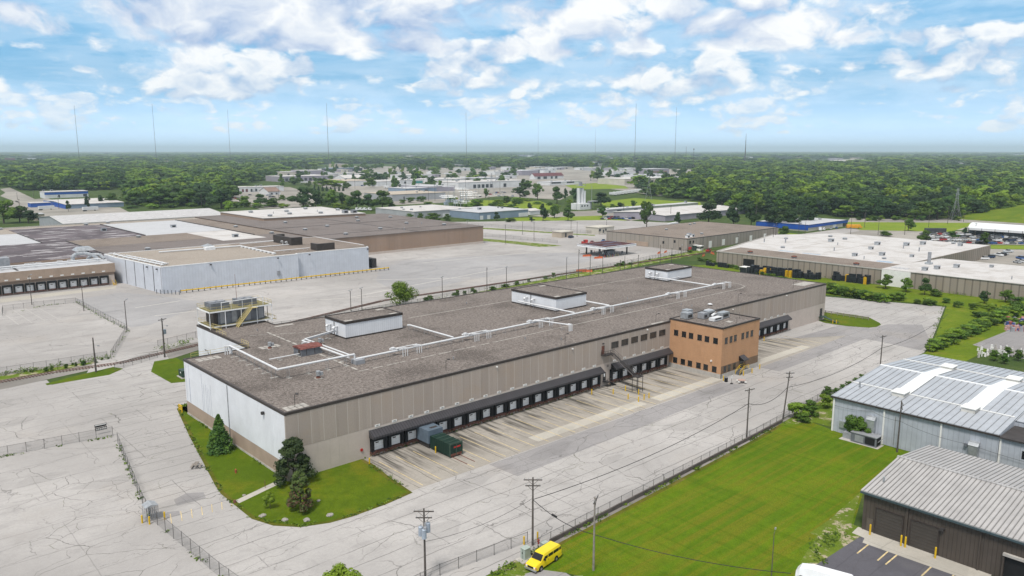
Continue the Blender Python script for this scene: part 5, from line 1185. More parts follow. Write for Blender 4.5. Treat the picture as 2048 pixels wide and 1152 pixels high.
far('white_roof_office', 829, 439, 116, 0, 423, 'grey', 'roofw', 'grey office with bright white roof and white doors beyond the brown warehouse', doors=[(.47,.63,'white'),(.83,.87,'white')], deep=60, dz=(.02,.5))
far('grey_workshop', 958, 440, 98, 0, 425, 'bluegrey', 'roofg', 'grey workshop with pale flat roof right of the white roofed office', doors=[(.02,.08,'white'),(.16,.22,'white'),(.8,1.,'white')], deep=55, dz=(.02,.55))
far('white_tool_shed', 1060, 430, 20, 0, 419, 'white', 'roofw', 'small white shed with hipped roof on the grass', gable=.3, deep=14, cat='shed')
far('tan_booth', 1123, 476, 23, 0, 464, 'tan', 'cream', 'small tan gate booth beside the chain link fence', doors=[(.3,.42)], deep=9, dz=(.1,.75), cat='booth')
t, b_ = far('yellow_office', 1197, 469, 31, 0, 455, 'cream', 'cream', 'pale yellow flat roofed guard office with small dark windows', doors=[(.02,.14),(.42,.5)], deep=12, cat='office', dz=(.45,.75))
bx('porch', b_[0]+1, b_[1]-2, 0, b_[0]+5, b_[1]-.2, .8, CONC, t); bx('door', b_[0]+4.4, b_[1]-.15, .8, b_[0]+5.6, b_[1]-.03, 3, CLAD['dark'], t)
far('white_roof_store', 1330, 443, 160, 20, 428, 'violet', 'roofw', 'big pale store with sloping white roof behind the grey concrete warehouse', gable=.25, deep=55)
far('pale_long_store', 1214, 427, 182, 0, 419, 'grey', 'roofg', 'very long low pale store behind the car lot trees', deep=12, doors=[(.10,.14),(.27,.31)])
t, b_ = far('blue_fascia_building', 1616, 463, 78, 104, 450, 'cream', 'roofg', 'building with a bright blue fascia band behind the white roof', doors=[(.62,.70,'white'),(.88,1.)], dz=(.02,.55))
m = MB(); m.box(b_[0]-.3, b_[1]-.3, b_[4]*.55, b_[2]+.3, b_[1]-.02, b_[4]+.1); m.box(b_[0]-.3, b_[1]-.02, b_[4]*.2, b_[0]-.02, b_[3], b_[4]+.1); m.build('blue_fascia', BLUE, t)
t, b_ = far('blue_white_warehouse', 132, 418, 116, 44, 407, 'bluegrey', 'roofw', 'warehouse with bright blue side wall and broad white roof', gable=.22)
bx('blue_side', b_[0]-.25, b_[1], 0, b_[0]-.02, b_[3], b_[4]*.8, BLUE, t)
far('striped_depot', 90, 397, 87, 0, 384, 'white', 'roofw', 'long white depot with blue band and red line at the foot of the woods', band='blue', doors=[(.3,.34),(.88,.97)], deep=25, dz=(.1,.5))
far('tan_hut', 70, 442, 20, 0, 428, 'tan', 'roofg', 'tan hut with a dark door left of the grey shed', doors=[(.3,.6)], deep=12, cat='hut')
far('yellow_blue_shed', 62, 415, 40, 6, 406, 'blue', 'roofw', 'low blue fronted shed with yellow end beside the parked white trailer', deep=14, cat='shed')
far('red_brick_block', 15, 325, 16, 0, 316, 'maroon', 'roofg', 'reddish tower block far off at the left', deep=60)
far('pale_far_block', 34, 325, 40, 0, 320, 'white', 'roofw', 'pale low block right of the reddish tower block', deep=60)
far('white_far_hall', 82, 325, 18, 0, 320, 'white', 'roofw', 'small white hall far off beside the woods beyond the blue sided warehouse', deep=50)
far('white_far_office', 1860, 343, 76, 0, 335, 'white', 'roofw', 'white stepped office standing above the woods beyond the bright green field', doors=[(.1,.2,'bluegrey'),(.5,.6,'bluegrey'),(.8,.85,'blue')], deep=40, dz=(.3,.7))
far('white_far_barn', 1719, 339, 17, 0, 333, 'white', 'roofw', 'white gabled barn peeking over the woods beyond the bright green field', gable=.4, deep=40)
far('blue_far_hall', 1822, 341, 30, 0, 335, 'bluegrey', 'blue', 'blue roofed hall left of the white stepped office', deep=40)
far('white_far_church', 1803, 341, 10, 0, 336, 'white', 'roofw', 'tiny white hall left of the blue roofed one', deep=30)
far('white_edge_hall', 2038, 344, 30, 0, 337, 'white', 'roofw', 'white hall at the right edge above the woods', deep=30)
rv = random.Random(21)
for i in range(64):
    px = rv.choice([rv.uniform(700, 960), rv.uniform(1180, 1400), rv.uniform(560, 700), rv.uniform(960, 1180)]); py = rv.uniform(339, 361)
    if 1040 < px < 1260 and py > 350: py = rv.uniform(338, 345)
    far('small_workshop', px, py, rv.uniform(10, 26), 0, py-rv.uniform(4, 6.5), rv.choice(['white','white','cream','grey','violet']), rv.choice(['roofw','roofg','white']), 'small pale workshop with low roof in the crowded far industrial estate', deep=rv.uniform(20, 40), group='small workshops of the far industrial estate', doors=[(.2,.35),(.6,.7)] if i % 2 else [(.4,.55)])

FARCLEAR = []
rv = random.Random(41)
for i in range(84):
    px = rv.choice([rv.uniform(-10, 560), rv.uniform(1440, 2050), rv.uniform(560, 1440)]); py = rv.uniform(313, 333); w_ = rv.uniform(8, 34)
    far('distant_hall', px, py, w_, 0, py-rv.uniform(2.6, 4.6), rv.choice(['white','cream','grey','violet','tan']), rv.choice(['roofw','roofg','white','brown']), 'pale hall half hidden in the hazy far woods', deep=rv.uniform(30, 60), group='halls in the far woods', doors=[(.3,.5)])
    FARCLEAR.append([(px-3, py-2.2), (px+w_+3, py-2.2), (px+w_+5, py+3.2), (px-5, py+3.2)])

# arched white storage tent with open side
tt = thing('storage_tent', (545, 50, 0), 'long white arched storage tent with open side at the right edge', 'tent')
tx, ty = 531.5, 62.; prof = [(0, 5.2), (1.5, 6.9), (4.5, 8.0), (8, 8.4), (11.5, 8.0), (14.5, 6.9), (16, 5.2)]
mb = MB(); L_ = 110
mb.add([(tx+x, ty-s*L_, z) for s in (0, 1) for x, z in prof]+[(tx+x, ty-s*L_, z-.25) for s in (0, 1) for x, z in prof], [(i, i+1, 8+i, 7+i) for i in range(6)]+[(14+i, 21+i, 22+i, 15+i) for i in range(6)]+[(0,7,21,14),(6,20,27,13)])
mb.build('roof', plain('tent_fabric', (.66,.68,.69), .6, var=.05), tt)
MB().extr([(tx+x, z-.3) for x, z in prof]+[(tx+16, 0), (tx, 0)], 'y', ty-.3, ty).build('end_wall', plain('tent_fabric_end', (.60,.62,.64), .6, var=.06), tt)
bx('back_wall', tx+15.6, ty-L_, 0, tx+15.9, ty-.4, 5.1, CLAD['grey'], tt)
for i in range(14): MB().box(tx-.1, ty-8*i-.6, 0, tx+.2, ty-8*i-.35, 5.2).build('frame_post', STEELD, tt)
bx('upper_side', tx-.02, ty-L_, 3.7, tx+.1, ty-.7, 5.15, CLAD['white'], tt)

# silos
si = thing('silo_plant', (410, 340, 0), 'white concrete batch plant with two tall white silos among the trees', 'silo')
c = g(1160, 420); k_ = 22
bx('base_building', c[0], c[1], 0, c[0]+15, c[1]+12, 6, CLAD['white'], si)
for i in range(3): bx('window', c[0]+2+i*4, c[1]-.1, 3, c[0]+3.6+i*4, c[1]-.02, 4.5, WIN, si)
for dx in (4.2, 9.0, 12.2): MB().tube((c[0]+dx, c[1]+6, 5.8), (c[0]+dx, c[1]+6, 21 if dx < 12 else 18), 1.7, n=14).build('silo', CLAD['white'], si)
m = MB(); m.box(c[0]+2, c[1]+3.4, 23, c[0]+11.5, c[1]+8.6, 23.4)
for x in (2.2, 6.6, 11.3): m.tube((c[0]+x, c[1]+3.5, 23), (c[0]+x, c[1]+3.5, 26), .15, n=5)
m.tube((c[0]+2, c[1]+3.4, 25), (c[0]+11.5, c[1]+3.4, 25.4), .12, n=5); m.box(c[0]+5.5, c[1]+5, 23.4, c[0]+8, c[1]+7.5, 27); m.build('top_gantry', GREYM, si)
bx('conveyor_roof', c[0]+14, c[1]-2, 7.6, c[0]+24, c[1]+4, 8, CLAD['grey'], si); bx('mixer_block', c[0]+15.2, c[1]+1, 0, c[0]+18, c[1]+4, 7.6, CLAD['grey'], si); MB().tube((c[0]-1, c[1]+4, 0), (c[0]-1, c[1]+4, 21), .15, n=5).tube((c[0]+21, c[1]+4, 0), (c[0]+21, c[1]+4, 23), .2, n=5).build('feed_pipe', GALV, si)

# ================================================================ POLES, FENCES, BOLLARDS
def utility_pole(loc, h, label, ang=0., arms=1, xf=0, lean=0., r=.17, group=None, mat=None, lamp=False):
    t = thing('utility_pole', loc, label, 'utility pole', group, ang); t.rotation_euler.y = lean
    MB().tube((0,0,0), (0,0,h), r, r*.62, 9).build('pole', mat or WOODP, t, world=False)
    for i in range(arms):
        z = h-.35-i*.9; L = 1.35 if i == 0 else 1.1
        a = MB().box(-L, -.2, z-.07, L, -.08, z+.07).tube((-.75, -.14, z-.05), (0, -.1, z-.8), .03, n=4).tube((.75, -.14, z-.05), (0, -.1, z-.8), .03, n=4).build('crossarm', WOODP, t, world=False)
        for x in (-L+.12, -L*.45, L*.45, L-.12): MB().tube((x, -.14, z+.07), (x, -.14, z+.3), .055, .04, 6).build('insulator', INSUL, a, world=False)
    for i in range(xf):
        b = 2*math.pi*i/3+.6; x, y = .55*math.cos(b), .55*math.sin(b); z = h-4.0-(.0 if i else -.5)
        c_ = MB().tube((x, y, z), (x, y, z+1.25), .33, n=12).tube((x, y, z+1.25), (x, y, z+1.36), .33, .2, 12).build('transformer', XFMR, t, world=False)
        MB().tube((x, y, z+1.36), (x, y, z+1.65), .06, n=6).build('bushing', INSUL, c_, world=False)
    if lamp: MB().tube((0,0,h-1.9), (.3,-1.3,h-2.0), .05, n=5).cbox(.3, -1.45, h-2.15, .35, .5, .2).build('lamp_arm', GREYM, t, world=False)
    return t
def light_pole(loc, h, label, heads=2, ang=0., group=None, base=False):
    t = thing('light_pole', loc, label, 'light pole', group, ang)
    MB().tube((0,0,0), (0,0,h), .15, .10, 8).build('pole', WOODP, t, world=False)
    for s in ((-1, 1) if heads == 2 else (1,)):
        MB().tube((0,0,h-.3), (s*.8,0,h+.35), .05, n=5).build('bracket', METALP, t, world=False)
        MB().cbox(s*.95, 0, h+.28, .5, .36, .26).build('lamp_head', GALV, t, world=False)
    if base: MB().tube((0,0,0), (0,0,.9), .38, .33, 10).build('footing', CONC, t, world=False)
    return t
L3 = lambda p, z=.05: (float(p[0]), float(p[1]), z)
u0 = utility_pole(L3((-.8,-41.9)), 10.3, 'utility pole carrying three grey blue transformers at the bottom of the yard', -.75, 2, 3, lamp=True)
u1 = utility_pole(L3((16.4,-44.9)), 10.6, 'utility pole with two crossarms beside the yellow van and utility box', -.75, 2)
u2 = utility_pole(L3((17.8,-55.6)), 10.8, 'pale weathered utility pole standing alone in the mown grass', .5, 1, mat=WOODG)
u3 = utility_pole(L3((77.4,-43.2)), 10.8, 'utility pole rising from the chain link fence at the edge of the mown grass', -.2, 1)
u4 = utility_pole(L3((93.9,-42.0)), 10.6, 'leaning utility pole with two crossarms beside the bushes at the fence corner', -.2, 2, lean=.12)
u5 = utility_pole(L3((147.7,-40.0)), 9.6, 'utility pole at the bend of the road near the silver roofed building', -.2, 1)
u6 = utility_pole(L3((93.0,-66.2)), 10.2, 'utility pole standing close to the grey metal wall', .5, 2)
for (x, y, h, lb, tf) in ((-5.8,97.2,9.3,'wooden pole on the grass strip left of the rail crossing',1),(12.7,100.6,11.2,'tall wooden pole with a meter box by the rail crossing',1)):
    t = utility_pole((x, y, .05), h, lb, .4, 1 if h > 10 else 0, 0, r=.24, lamp=True)
    if h > 10: MB().box(.2, -.3, h-4.6, .9, .3, h-3.3).build('meter_box', XFMR, t, world=False)
for (bx_, by_, ty_, lb) in ((168,622,574,'lamp post behind the striped parking yard with a lamp on one side'),(64,610,552,'leftmost lamp post before the black dock doors'),(254,660,602,'lamp post at the corner of the fenced parking yard')):
    p = g(bx_, by_); light_pole(L3(p), high(bx_, by_, ty_), lb, 1, .5)
BK = [(536,645,606),(702,622,583),(724,620,578),(885,605,556),(1013,579,536),(1133,563,517),(1205,551,508)]
for (a, b, c_) in BK: light_pole(L3(g(a, b)), high(a, b, c_), 'twin headed lamp pole in the row along the fence behind the warehouse', 2, .6, 'lamp poles behind the warehouse')
for (a, b, c_, ar) in ((974,586,535,1),(1157,559,499,2),(1180,556,500,0),(1249,546,512,0),(1240,547,520,2),(1263,544,520,2),(1276,541,510,1),(1320,530,490,0),(1343,526,496,1)):
    utility_pole(L3(g(a, b)), high(a, b, c_), 'tall wooden pole in the line along the far fence of the truck yard', .9, ar, 0, r=.16, group='poles along the far fence')
for (a, b, c_) in ((1363,512,492),(1405,505,474),(1475,501,472),(1530,495,470),(1545,497,452),(1550,492,447),(1596,485,445),(1609,482,445)):
    light_pole(L3(g(a, b)), high(a, b, c_), 'slim lamp pole beside the road past the grey concrete warehouse', 1, .3, 'lamp poles on the far road')
for (a, b, c_) in ((935,464,443),(1011,489,450),(1045,470,444),(1068,483,446),(1142,464,440),(1154,474,445),(1213,458,440),(1330,468,455)):
    light_pole(L3(g(a, b)), high(a, b, c_), 'lamp pole standing in the far empty parking lots', 2, .3, 'lamp poles in the far parking lots', base=True)
RP = [(1701,470,424),(1729,455,420),(1756,470,435),(1809,470,428),(1857,455,424),(1895,448,413),(1927,444,427),(1950,471,446)]
rp_ = [utility_pole(L3(g(a, b), 0), high(a, b, c_), 'utility pole in the line across the bright green field', .9, 1, 0, group='poles across the green field') for a, b, c_ in RP]
for (a, b, c_) in ((118,418,392),(40,422,398),(68,397,381),(404,420,388),(35,400,385),(558,405,370),(1000,388,350),(812,386,352),(847,374,347),(895,382,350),(931,382,349),(870,402,362),(857,402,372),(978,412,392),(1247,432,405),(1341,440,410),(710,378,352),(773,374,350),(1443,425,405),(1512,432,410)):
    utility_pole(L3(g(a, b), 0), high(a, b, c_), 'distant utility pole among the far buildings and trees', .9, 1, 0, r=.22, group='distant utility poles')
def cable(name, pts, sag, label, r=.035):
    m = MB()
    for a, b in zip(pts, pts[1:]):
        a, b = np.array(a, float), np.array(b, float); n = 14; q_ = [a+(b-a)*i/n-np.array([0,0,sag*4*(i/n)*(1-i/n)]) for i in range(n+1)]; m.path(q_, r, 5)
    return tag(m.build(name, WIRE), label, 'cable')
cable('power_line', [(16.4,-44.9,7.2),(77.4,-43.2,7.6),(95,-42,7.0),(147.7,-40,6.2),(200,-38,7.4)], 1.5, 'long black cable strung between the poles along the chain link fence', .05)
cable('power_line', [(16.4,-44.9,7.2),(17.8,-55.6,5.4),(30,-78,1.5+3)], .8, 'thick black cable sagging from the yard pole to the pale pole in the grass', .05)
cable('power_line', [(16.4,-44.9,7.4),(-.8,-41.9,5.6)], .9, 'thin cable between the transformer pole and the pole by the van', .025)
cable('power_line', [(93,-66.2,6.3),(95.2,-60,6.2),(95,-52.5,5.6)], .3, 'thin cable from the pole to the grey metal wall', .025)
cable('power_line', [(93,-66.2,6.3),(94.9,-78,4.5),(95,-96,4.2)], .5, 'thin cable running along the grey metal wall to the right', .025)
MB_ = MB().tube((17.0,-48.2,5.9), (17.2,-49.0,5.7), .16, n=8); tag(MB_.build('cable_splice', WIRE), 'black splice can hanging on the thick cable above the fence', 'cable splice')
cable('power_line', [L3(p.location, high(RP[i][0], RP[i][1], RP[i][2])) for i, p in enumerate(rp_) if i in (1, 4)]+[(720,80,20)], 2, 'wire crossing in front of the woods', .06)

def fence(name, pts, h, label, step=3., mesh=True, wood=False, dark=.0):
    c0 = np.array(pts[0]); t = thing(name, L3(c0), label, 'fence')
    post = None; pan = MB(); rl = MB()
    for a, b in zip(pts, pts[1:]):
        a, b = np.array(a[:2], float), np.array(b[:2], float); L = np.linalg.norm(b-a); n = max(1, round(L/step))
        for i in range(n+1):
            p = a+(b-a)*i/n
            if post is None:
                post = (MB().box(-.09,-.09,0,.09,.09,h) if wood else MB().tube((0,0,0), (0,0,h+.05), .045, n=6)).build('post', WOODG if wood else METALP, t, world=False); o = post
            else: o = post.copy(); COL.objects.link(o)
            o.location = (p[0]-c0[0], p[1]-c0[1], 0)
        if mesh: pan.quad((*a, .08), (*b, .08), (*b, h), (*a, h))
        for z in ((h-.12, h*.55) if wood else (h,)):
            if wood: d = (b-a)/L; e = np.array([-d[1], d[0]])*.05; rl.add([(*(a-e),z-.13),(*(b-e),z-.13),(*(b+e),z-.13),(*(a+e),z-.13),(*(a-e),z+.1),(*(b-e),z+.1),(*(b+e),z+.1),(*(a+e),z+.1)], [(3,2,1,0),(4,5,6,7),(0,1,5,4),(1,2,6,5),(2,3,7,6),(3,0,4,7)])
            else: rl.tube((*a, z), (*b, z), .032, n=5)
    if mesh: pan.build('mesh_panel', LINK, t)
    rl.build('rail', WOODG if wood else METALP, t)
    return t
fence('chain_link_fence', [(13.4,-46.4),(30,-45.6),(78,-43.5),(114,-41)], 1.75, 'chain link fence between the warehouse yard and the mown grass')
MBk = MB(); 
for a, b in (((18.6,-46.3),(78,-43.6)),((78,-43.6),(92,-42.9))):
    a, b = np.array(a), np.array(b); d = (b-a)/np.linalg.norm(b-a); e = np.array([-d[1], d[0]])*.12; MBk.prism([tuple(a-e),tuple(b-e),tuple(b+e),tuple(a+e)], 0, .75)
tag(MBk.build('low_retaining_wall', plain('dark_kerb', (.10,.085,.08), .9, var=.25)), 'low dark retaining wall along the foot of the chain link fence', 'wall')
fence('chain_link_fence', [tuple(g(1055,1086)[:2]),tuple(g(880,1152)[:2]),tuple(g(800,1190)[:2])], 1.75, 'chain link fence leading past the utility box to the bottom edge')
fence('chain_link_fence', [tuple(g(236,888)[:2]),tuple(g(286,1012)[:2]),tuple(g(300,1038)[:2]),tuple(g(440,1156)[:2]),tuple(g(500,1200)[:2])], 2.3, 'tall dark chain link fence running down the left yard past the turnstile')
fence('chain_link_fence', [tuple(g(-60,926)[:2]),tuple(g(226,872)[:2])], 2.0, 'chain link fence across the left yard with a black sign hung on it')
fence('chain_link_fence', [tuple(g(5,632)[:2]),tuple(g(6,622)[:2]),tuple(g(88,612)[:2]),tuple(g(152,606)[:2]),tuple(g(255,662)[:2]),tuple(g(222,716)[:2])], 2.0, 'chain link fence wrapped round the striped parking yard')
fence('chain_link_fence', [tuple(g(-40,756)[:2]),tuple(g(215,716)[:2])], 1.9, 'faint chain link fence along the railway at the left')
fence('chain_link_fence', [tuple(g(316,716)[:2]),tuple(g(230,742)[:2])], 2.0, 'open chain link gate lying along the rail crossing')
fence('chain_link_fence', [tuple(g(316,694)[:2]),tuple(g(392,676)[:2]),(60,113),(110,116),(212,126),(326,138.6)], 2.0, 'long chain link fence behind the warehouse beside the railway')
fence('chain_link_fence', [tuple(g(838,462)[:2]),tuple(g(1000,476)[:2]),tuple(g(1115,487)[:2])], 2.2, 'chain link fence along the weedy strip of the far parking lot', 6)
fence('chain_link_fence', [tuple(g(845,446)[:2]),tuple(g(1010,456)[:2]),tuple(g(1190,468)[:2])], 2.2, 'chain link fence behind the far parking lot by the yellow office', 6)
fence('wooden_fence', [(206.5,9.5),(206.9,3.9),(207.3,-11.2)], 1.25, 'weathered wooden rail fence around the grass island', 2.1, mesh=False, wood=True)
fence('chain_link_fence', [tuple(g(1858,705)[:2]),tuple(g(1960,652)[:2]),tuple(g(2060,612)[:2])], 2.0, 'overgrown chain link fence at the right edge by the rough grass')
struct('ground', pxs((836,466),(1000,480),(1110,490),(1125,492),(1080,494),(1000,485),(836,470)), .07, SOILG)
struct('ground', pxs((836,448),(1010,458),(1190,470),(1190,472),(1010,461),(836,450)), .07, SOILG)

BOL = MB().tube((0,0,0), (0,0,1.25), .13, n=10).tube((0,0,1.25), (0,0,1.33), .13, .05, 10).build('bollard', YELLOW); used = [False]
def bollard(loc, label, group=None, s=1.):
    o = BOL if not used[0] else BOL.copy()
    if used[0]: COL.objects.link(o)
    used[0] = True; o.location = loc; o.scale = (1, 1, s)
    for k in ('label', 'category', 'group'):
        if k in o: del o[k]
    tag(o, label, 'bollard', group)
for p in ((80.2,-5.9),(84.4,-6.2),(84.4,-10.2),(79.9,-10.7),(80.1,-13.6),(82.4,-13.4),(84.1,-13.5)): bollard((*p, .06), 'yellow bollard in the cluster round the foot of the outside stair', 'bollards round the stair foot')
for p, lb in (((14.6,-3.2),'yellow bollard at the corner of the first dock beside the lawn'),((27.0,-6.9),'yellow bollard beside the dark green waste container'),((76.3,-2.6),'yellow bollard by the last dock of the long row'),((109.2,-17.4),'yellow bollard at the near corner of the orange brick office'),((125.6,-17.9),'yellow bollard at the far corner of the orange brick office'),((120.6,-18.6),'yellow bollard in front of the office steps'),((117,-18.3),'yellow bollard at the foot of the office steps'),((154.4,-2.5),'yellow bollard before the docks right of the orange office'),((18,-44.3),'yellow bollard between the utility pole and the low wall'),((15.6,-43.9),'short yellow bollard behind the pole by the van')): bollard((*p, .06), lb)
for p in ((193.2,-5.4),(194.0,-6.2)): bollard((*p, .06), 'yellow bollard in the pair at the foot of the far ramp', 'bollards at the far ramp')
for p in ((56.2,-76.9),(56.2,-81.4),(56.2,-82.0),(56.2,-86.1)): bollard((*p, .07), 'yellow bollard before the roller doors of the brown building', 'bollards at the roller doors', 1.3)
for p in ((-23.9,.9),(-23.2,-.3),(-20.9,-.2)): bollard((*p, .05), 'yellow bollard beside the grey turnstile in the yard fence', 'bollards at the turnstile')

# turnstile, tables, boxes
t = thing('turnstile', (-22.4, 1.5, .05), 'grey caged turnstile with a pitched white roof in the left yard fence', 'turnstile')
m = MB()
for i in range(7):
    for s in (-.9, .9): m.tube((-22.4-.9+i*.3, 1.5+s, .05), (-22.4-.9+i*.3, 1.5+s, 2.4), .035, n=5)
for i in range(10):
    for s in (-.9, .9): m.tube((-22.4+s, 1.5-.9, .2+i*.23), (-22.4+s, 1.5+.9, .2+i*.23), .025, n=4)
m.build('cage', GREYM, t)
MB().extr([(-23.4, 2.4), (-21.4, 2.4), (-22.4, 2.8)], 'y', .5, 2.5).build('roof', GALV, t); m = MB().tube((-22.4,1.5,.05), (-22.4,1.5,2.4), .06)
for i in range(6):
    for k in range(3): m.tube((-22.4,1.5,.4+i*.33), (-22.4+.75*math.cos(k*2.09), 1.5+.75*math.sin(k*2.09), .4+i*.33), .025, n=4)
m.build('rotor', GALV, t)
light_pole(L3(g(1542,1165)), high(1542,1165,1066), 'slim grey lamp pole standing in the mown grass near the dark parking lot', 1, .2).scale = (.5, .5, 1)
def picnic(loc, rz, label):
    t = thing('picnic_table', loc, label, 'picnic table', None, rz)
    m = MB()
    for i in range(5): m.box(-.95, -.38+i*.155, .74, .95, -.25+i*.155, .78)
    m.build('tabletop', WOODG, t, world=False)
    for s in (-1, 1): MB().box(-.95, s*.72-.14, .43, .95, s*.72+.14, .47).build('bench', WOODG, t, world=False)
    for x in (-.65, .65):
        m = MB(); m.tube((x, -.75, 0), (x, -.2, .74), .05, n=4).tube((x, .75, 0), (x, .2, .74), .05, n=4).box(x-.04, -.8, .37, x+.04, .8, .43); m.build('leg', WOODP, t, world=False)
picnic((-9.6, 17, .05), 1.0, 'weathered wooden picnic table on the asphalt beside the left lawn')
t = thing('fence_sign', (-17.6, 47.6, .05), 'black sign with two rows of white lettering hanging on the yard fence', 'sign')
bx('board', -18.7, 47.1, .95, -16.5, 47.2, 1.55, BLACK, t); bx('upper_board', -18.7, 47.3, 1.6, -16.5, 47.4, 2.2, BLACK, t)
for i in range(6): bx('lettering', -18.5+i*.33, 47.06, 1.1, -18.28+i*.33, 47.098, 1.4, SIGNW, t)
bx('pale_strip', -18.6, 47.26, 1.95, -16.6, 47.298, 2.15, SIGNW, t)
t = thing('transformer_box', (10.4, 77.4, 0), 'dark green transformer cabinet on a pad at the left corner of the warehouse', 'transformer')
bx('cabinet', 8.9, 76, .25, 11.7, 78.8, 2.0, DKGREEN, t); bx('pad', 8.5, 75.6, .08, 12.1, 79.2, .25, CONC, t); bx('warning_label', 8.87, 77, 1.2, 8.895, 77.5, 1.6, SIGNW, t); bx('door', 8.86, 76.2, .4, 8.89, 76.9, 1.85, DKGREEN, t)
t = thing('yellow_barrier', (.4, 50.6, .08), 'small yellow pipe barrier at the far left foot of the white wall', 'barrier')
m = MB()
for y in (49.6, 51.4): m.box(-.7, y-.09, .08, -.5, y+.09, 1.6)
for z in (.6, 1.1, 1.5): m.box(-.68, 49.7, z, -.52, 51.3, z+.14)
m.build('frame', YELLOW, t)
t = thing('utility_cabinet', (13.0, -47.0, .06), 'pale green electrical cabinet on a concrete pad beside the yellow van', 'cabinet')
bx('cabinet', 12.4, -47.5, .2, 13.5, -46.6, 1.75, UTILG, t); bx('lid', 12.35, -47.55, 1.75, 13.55, -46.55, 1.83, UTILG, t); bx('pad', 11.6, -48.0, .06, 14.1, -46.3, .2, CONC, t); bx('door_seam', 12.37, -47.1, .3, 12.398, -47.06, 1.7, STEELD, t); bx('handle', 12.34, -47.0, 1.0, 12.398, -46.94, 1.25, BLACK, t)
t = thing('pedestal_box', (17.2, -46.4, .06), 'small pale green pedestal box in the grass behind the van', 'utility box'); bx('box', 16.8, -46.8, .06, 17.7, -46.1, .75, UTILG, t); bx('cap', 16.75, -46.85, .75, 17.75, -46.05, .85, UTILG, t)
t = thing('fire_hydrant', (17.3, -45.2, .06), 'red fire hydrant at the end of the low dark wall', 'hydrant'); MB().tube((17.3,-45.2,.06), (17.3,-45.2,.7), .14, n=10).tube((17.3,-45.2,.7), (17.3,-45.2,.85), .16, .05, 10).build('barrel', RED, t); MB().tube((17.05,-45.2,.5), (17.55,-45.2,.5), .07).build('nozzle', RED, t)
t = thing('fire_hydrant', (-5.3, 9.6, .09), 'rusty orange hydrant on the left lawn near the footpath', 'hydrant'); MB().tube((-5.3,9.6,.09), (-5.3,9.6,.75), .15, n=10).tube((-5.3,9.6,.75), (-5.3,9.6,.92), .17, .05, 10).build('barrel', plain('hydrant_orange', (.35,.09,.04), .6), t); MB().tube((-5.6,9.6,.5), (-5.0,9.6,.5), .08).build('nozzle', RUST, t)
t = thing('marker_post', (-4.1, .2, .1), 'thin rusty marker post beside the lawn footpath', 'post'); MB().tube((-4.1,.2,.1), (-4.1,.2,1.5), .05, n=6).build('post', RUST, t)
t = thing('valve_box', (-10.3, -1.8, .05), 'rusty valve stub at the end of the lawn footpath', 'valve'); MB().tube((-10.3,-1.8,.05), (-10.3,-1.8,.5), .28, .2, 9).build('stub', RUST, t)
for i, (px, py, s, lb) in enumerate(((525,1033,.9,'pale boulder at the left end of the row on the front lawn edge'),(569,1042,.9,'pale boulder on the lawn edge below the small shrub'),(613,1042,.95,'whitish boulder on the lawn edge below the browning pine'),(660,1032,.9,'long flat boulder at the right end of the lawn edge'),(637,1003,.55,'small stone lying in the lawn right of the browning pine'),(488,992,.5,'small stone lying in the lawn near the footpath'))):
    bm = bmesh.new(); bmesh.ops.create_icosphere(bm, subdivisions=2, radius=s*.62)
    rr = random.Random(i)
    for v in bm.verts: v.co *= rr.uniform(.75, 1.15); v.co.z *= .55
    me = bpy.data.meshes.new('boulder'); bm.to_mesh(me); bm.free(); me.materials.append(ROCK); o = bpy.data.objects.new('boulder', me); COL.objects.link(o); o.location = L3(g(px, py), .14); tag(o, lb, 'boulder')
for (px, py, lb) in ((1452,764,'black bin standing at the foot of the office plinth'),):
    t = thing('waste_bin', L3(g(px, py)), lb, 'bin'); MB().tube((0,0,0), (0,0,1.1), .4, .45, 12).build('bin', BLACK, t, world=False); MB().tube((0,0,1.1), (0,0,1.25), .46, .3, 12).build('lid', GREYB, t, world=False)
t = thing('sign_stand', L3(g(1463,768)), 'small white sign on a stand in front of the brick office', 'sign'); MB().tube((0,0,.1), (0,0,1.5), .05, n=6).build('post', STEELD, t, world=False); MB().cbox(0,0,1.3,.75,.06,.8).build('board', SIGNW, t, world=False); MB().tube((0,0,0), (0,0,.12), .38, n=10).build('foot', BLACK, t, world=False)
t = thing('picnic_table', L3(g(1483,766)), 'faded round picnic table with benches in front of the brick office', 'picnic table'); MB().tube((0,0,.72), (0,0,.78), .95, n=14).build('tabletop', plain('faded_pink', (.42,.30,.26), .8, var=.2), t, world=False); MB().tube((0,0,0), (0,0,.72), .12, n=8).build('pedestal', GREYM, t, world=False)
for i in range(4): MB().cbox(1.15*math.cos(i*1.57), 1.15*math.sin(i*1.57), .42, .55, .55, .07).build('bench', SIGNW, t, world=False)
# orange and red barriers in the truck yard
br = MB().extr([(-.35,0),(.35,0),(.3,.25),(.1,.45),(.08,1.0),(-.08,1.0),(-.1,.45),(-.3,.25)], 'x', -2.6, 2.6).build('road_barrier', ORANGE); first = True
for px, py, rz in ((758,504,.2),(870,492,.2),(1174,513,-.3),(1197,517,-.3),(1163,543,-.5),(1174,544,-.5),(1318,507,.4),(1331,505,.4),(1407,512,.4),(1523,479,.2),(1538,479,.2),(1425,508,.9)):
    o = br if first else br.copy()
    if not first: COL.objects.link(o)
    first = False; o.location = L3(g(px, py)); o.rotation_euler.z = rz; tag(o, 'orange plastic road barrier lying in the empty truck yard', 'barrier', 'orange barriers in the truck yard')

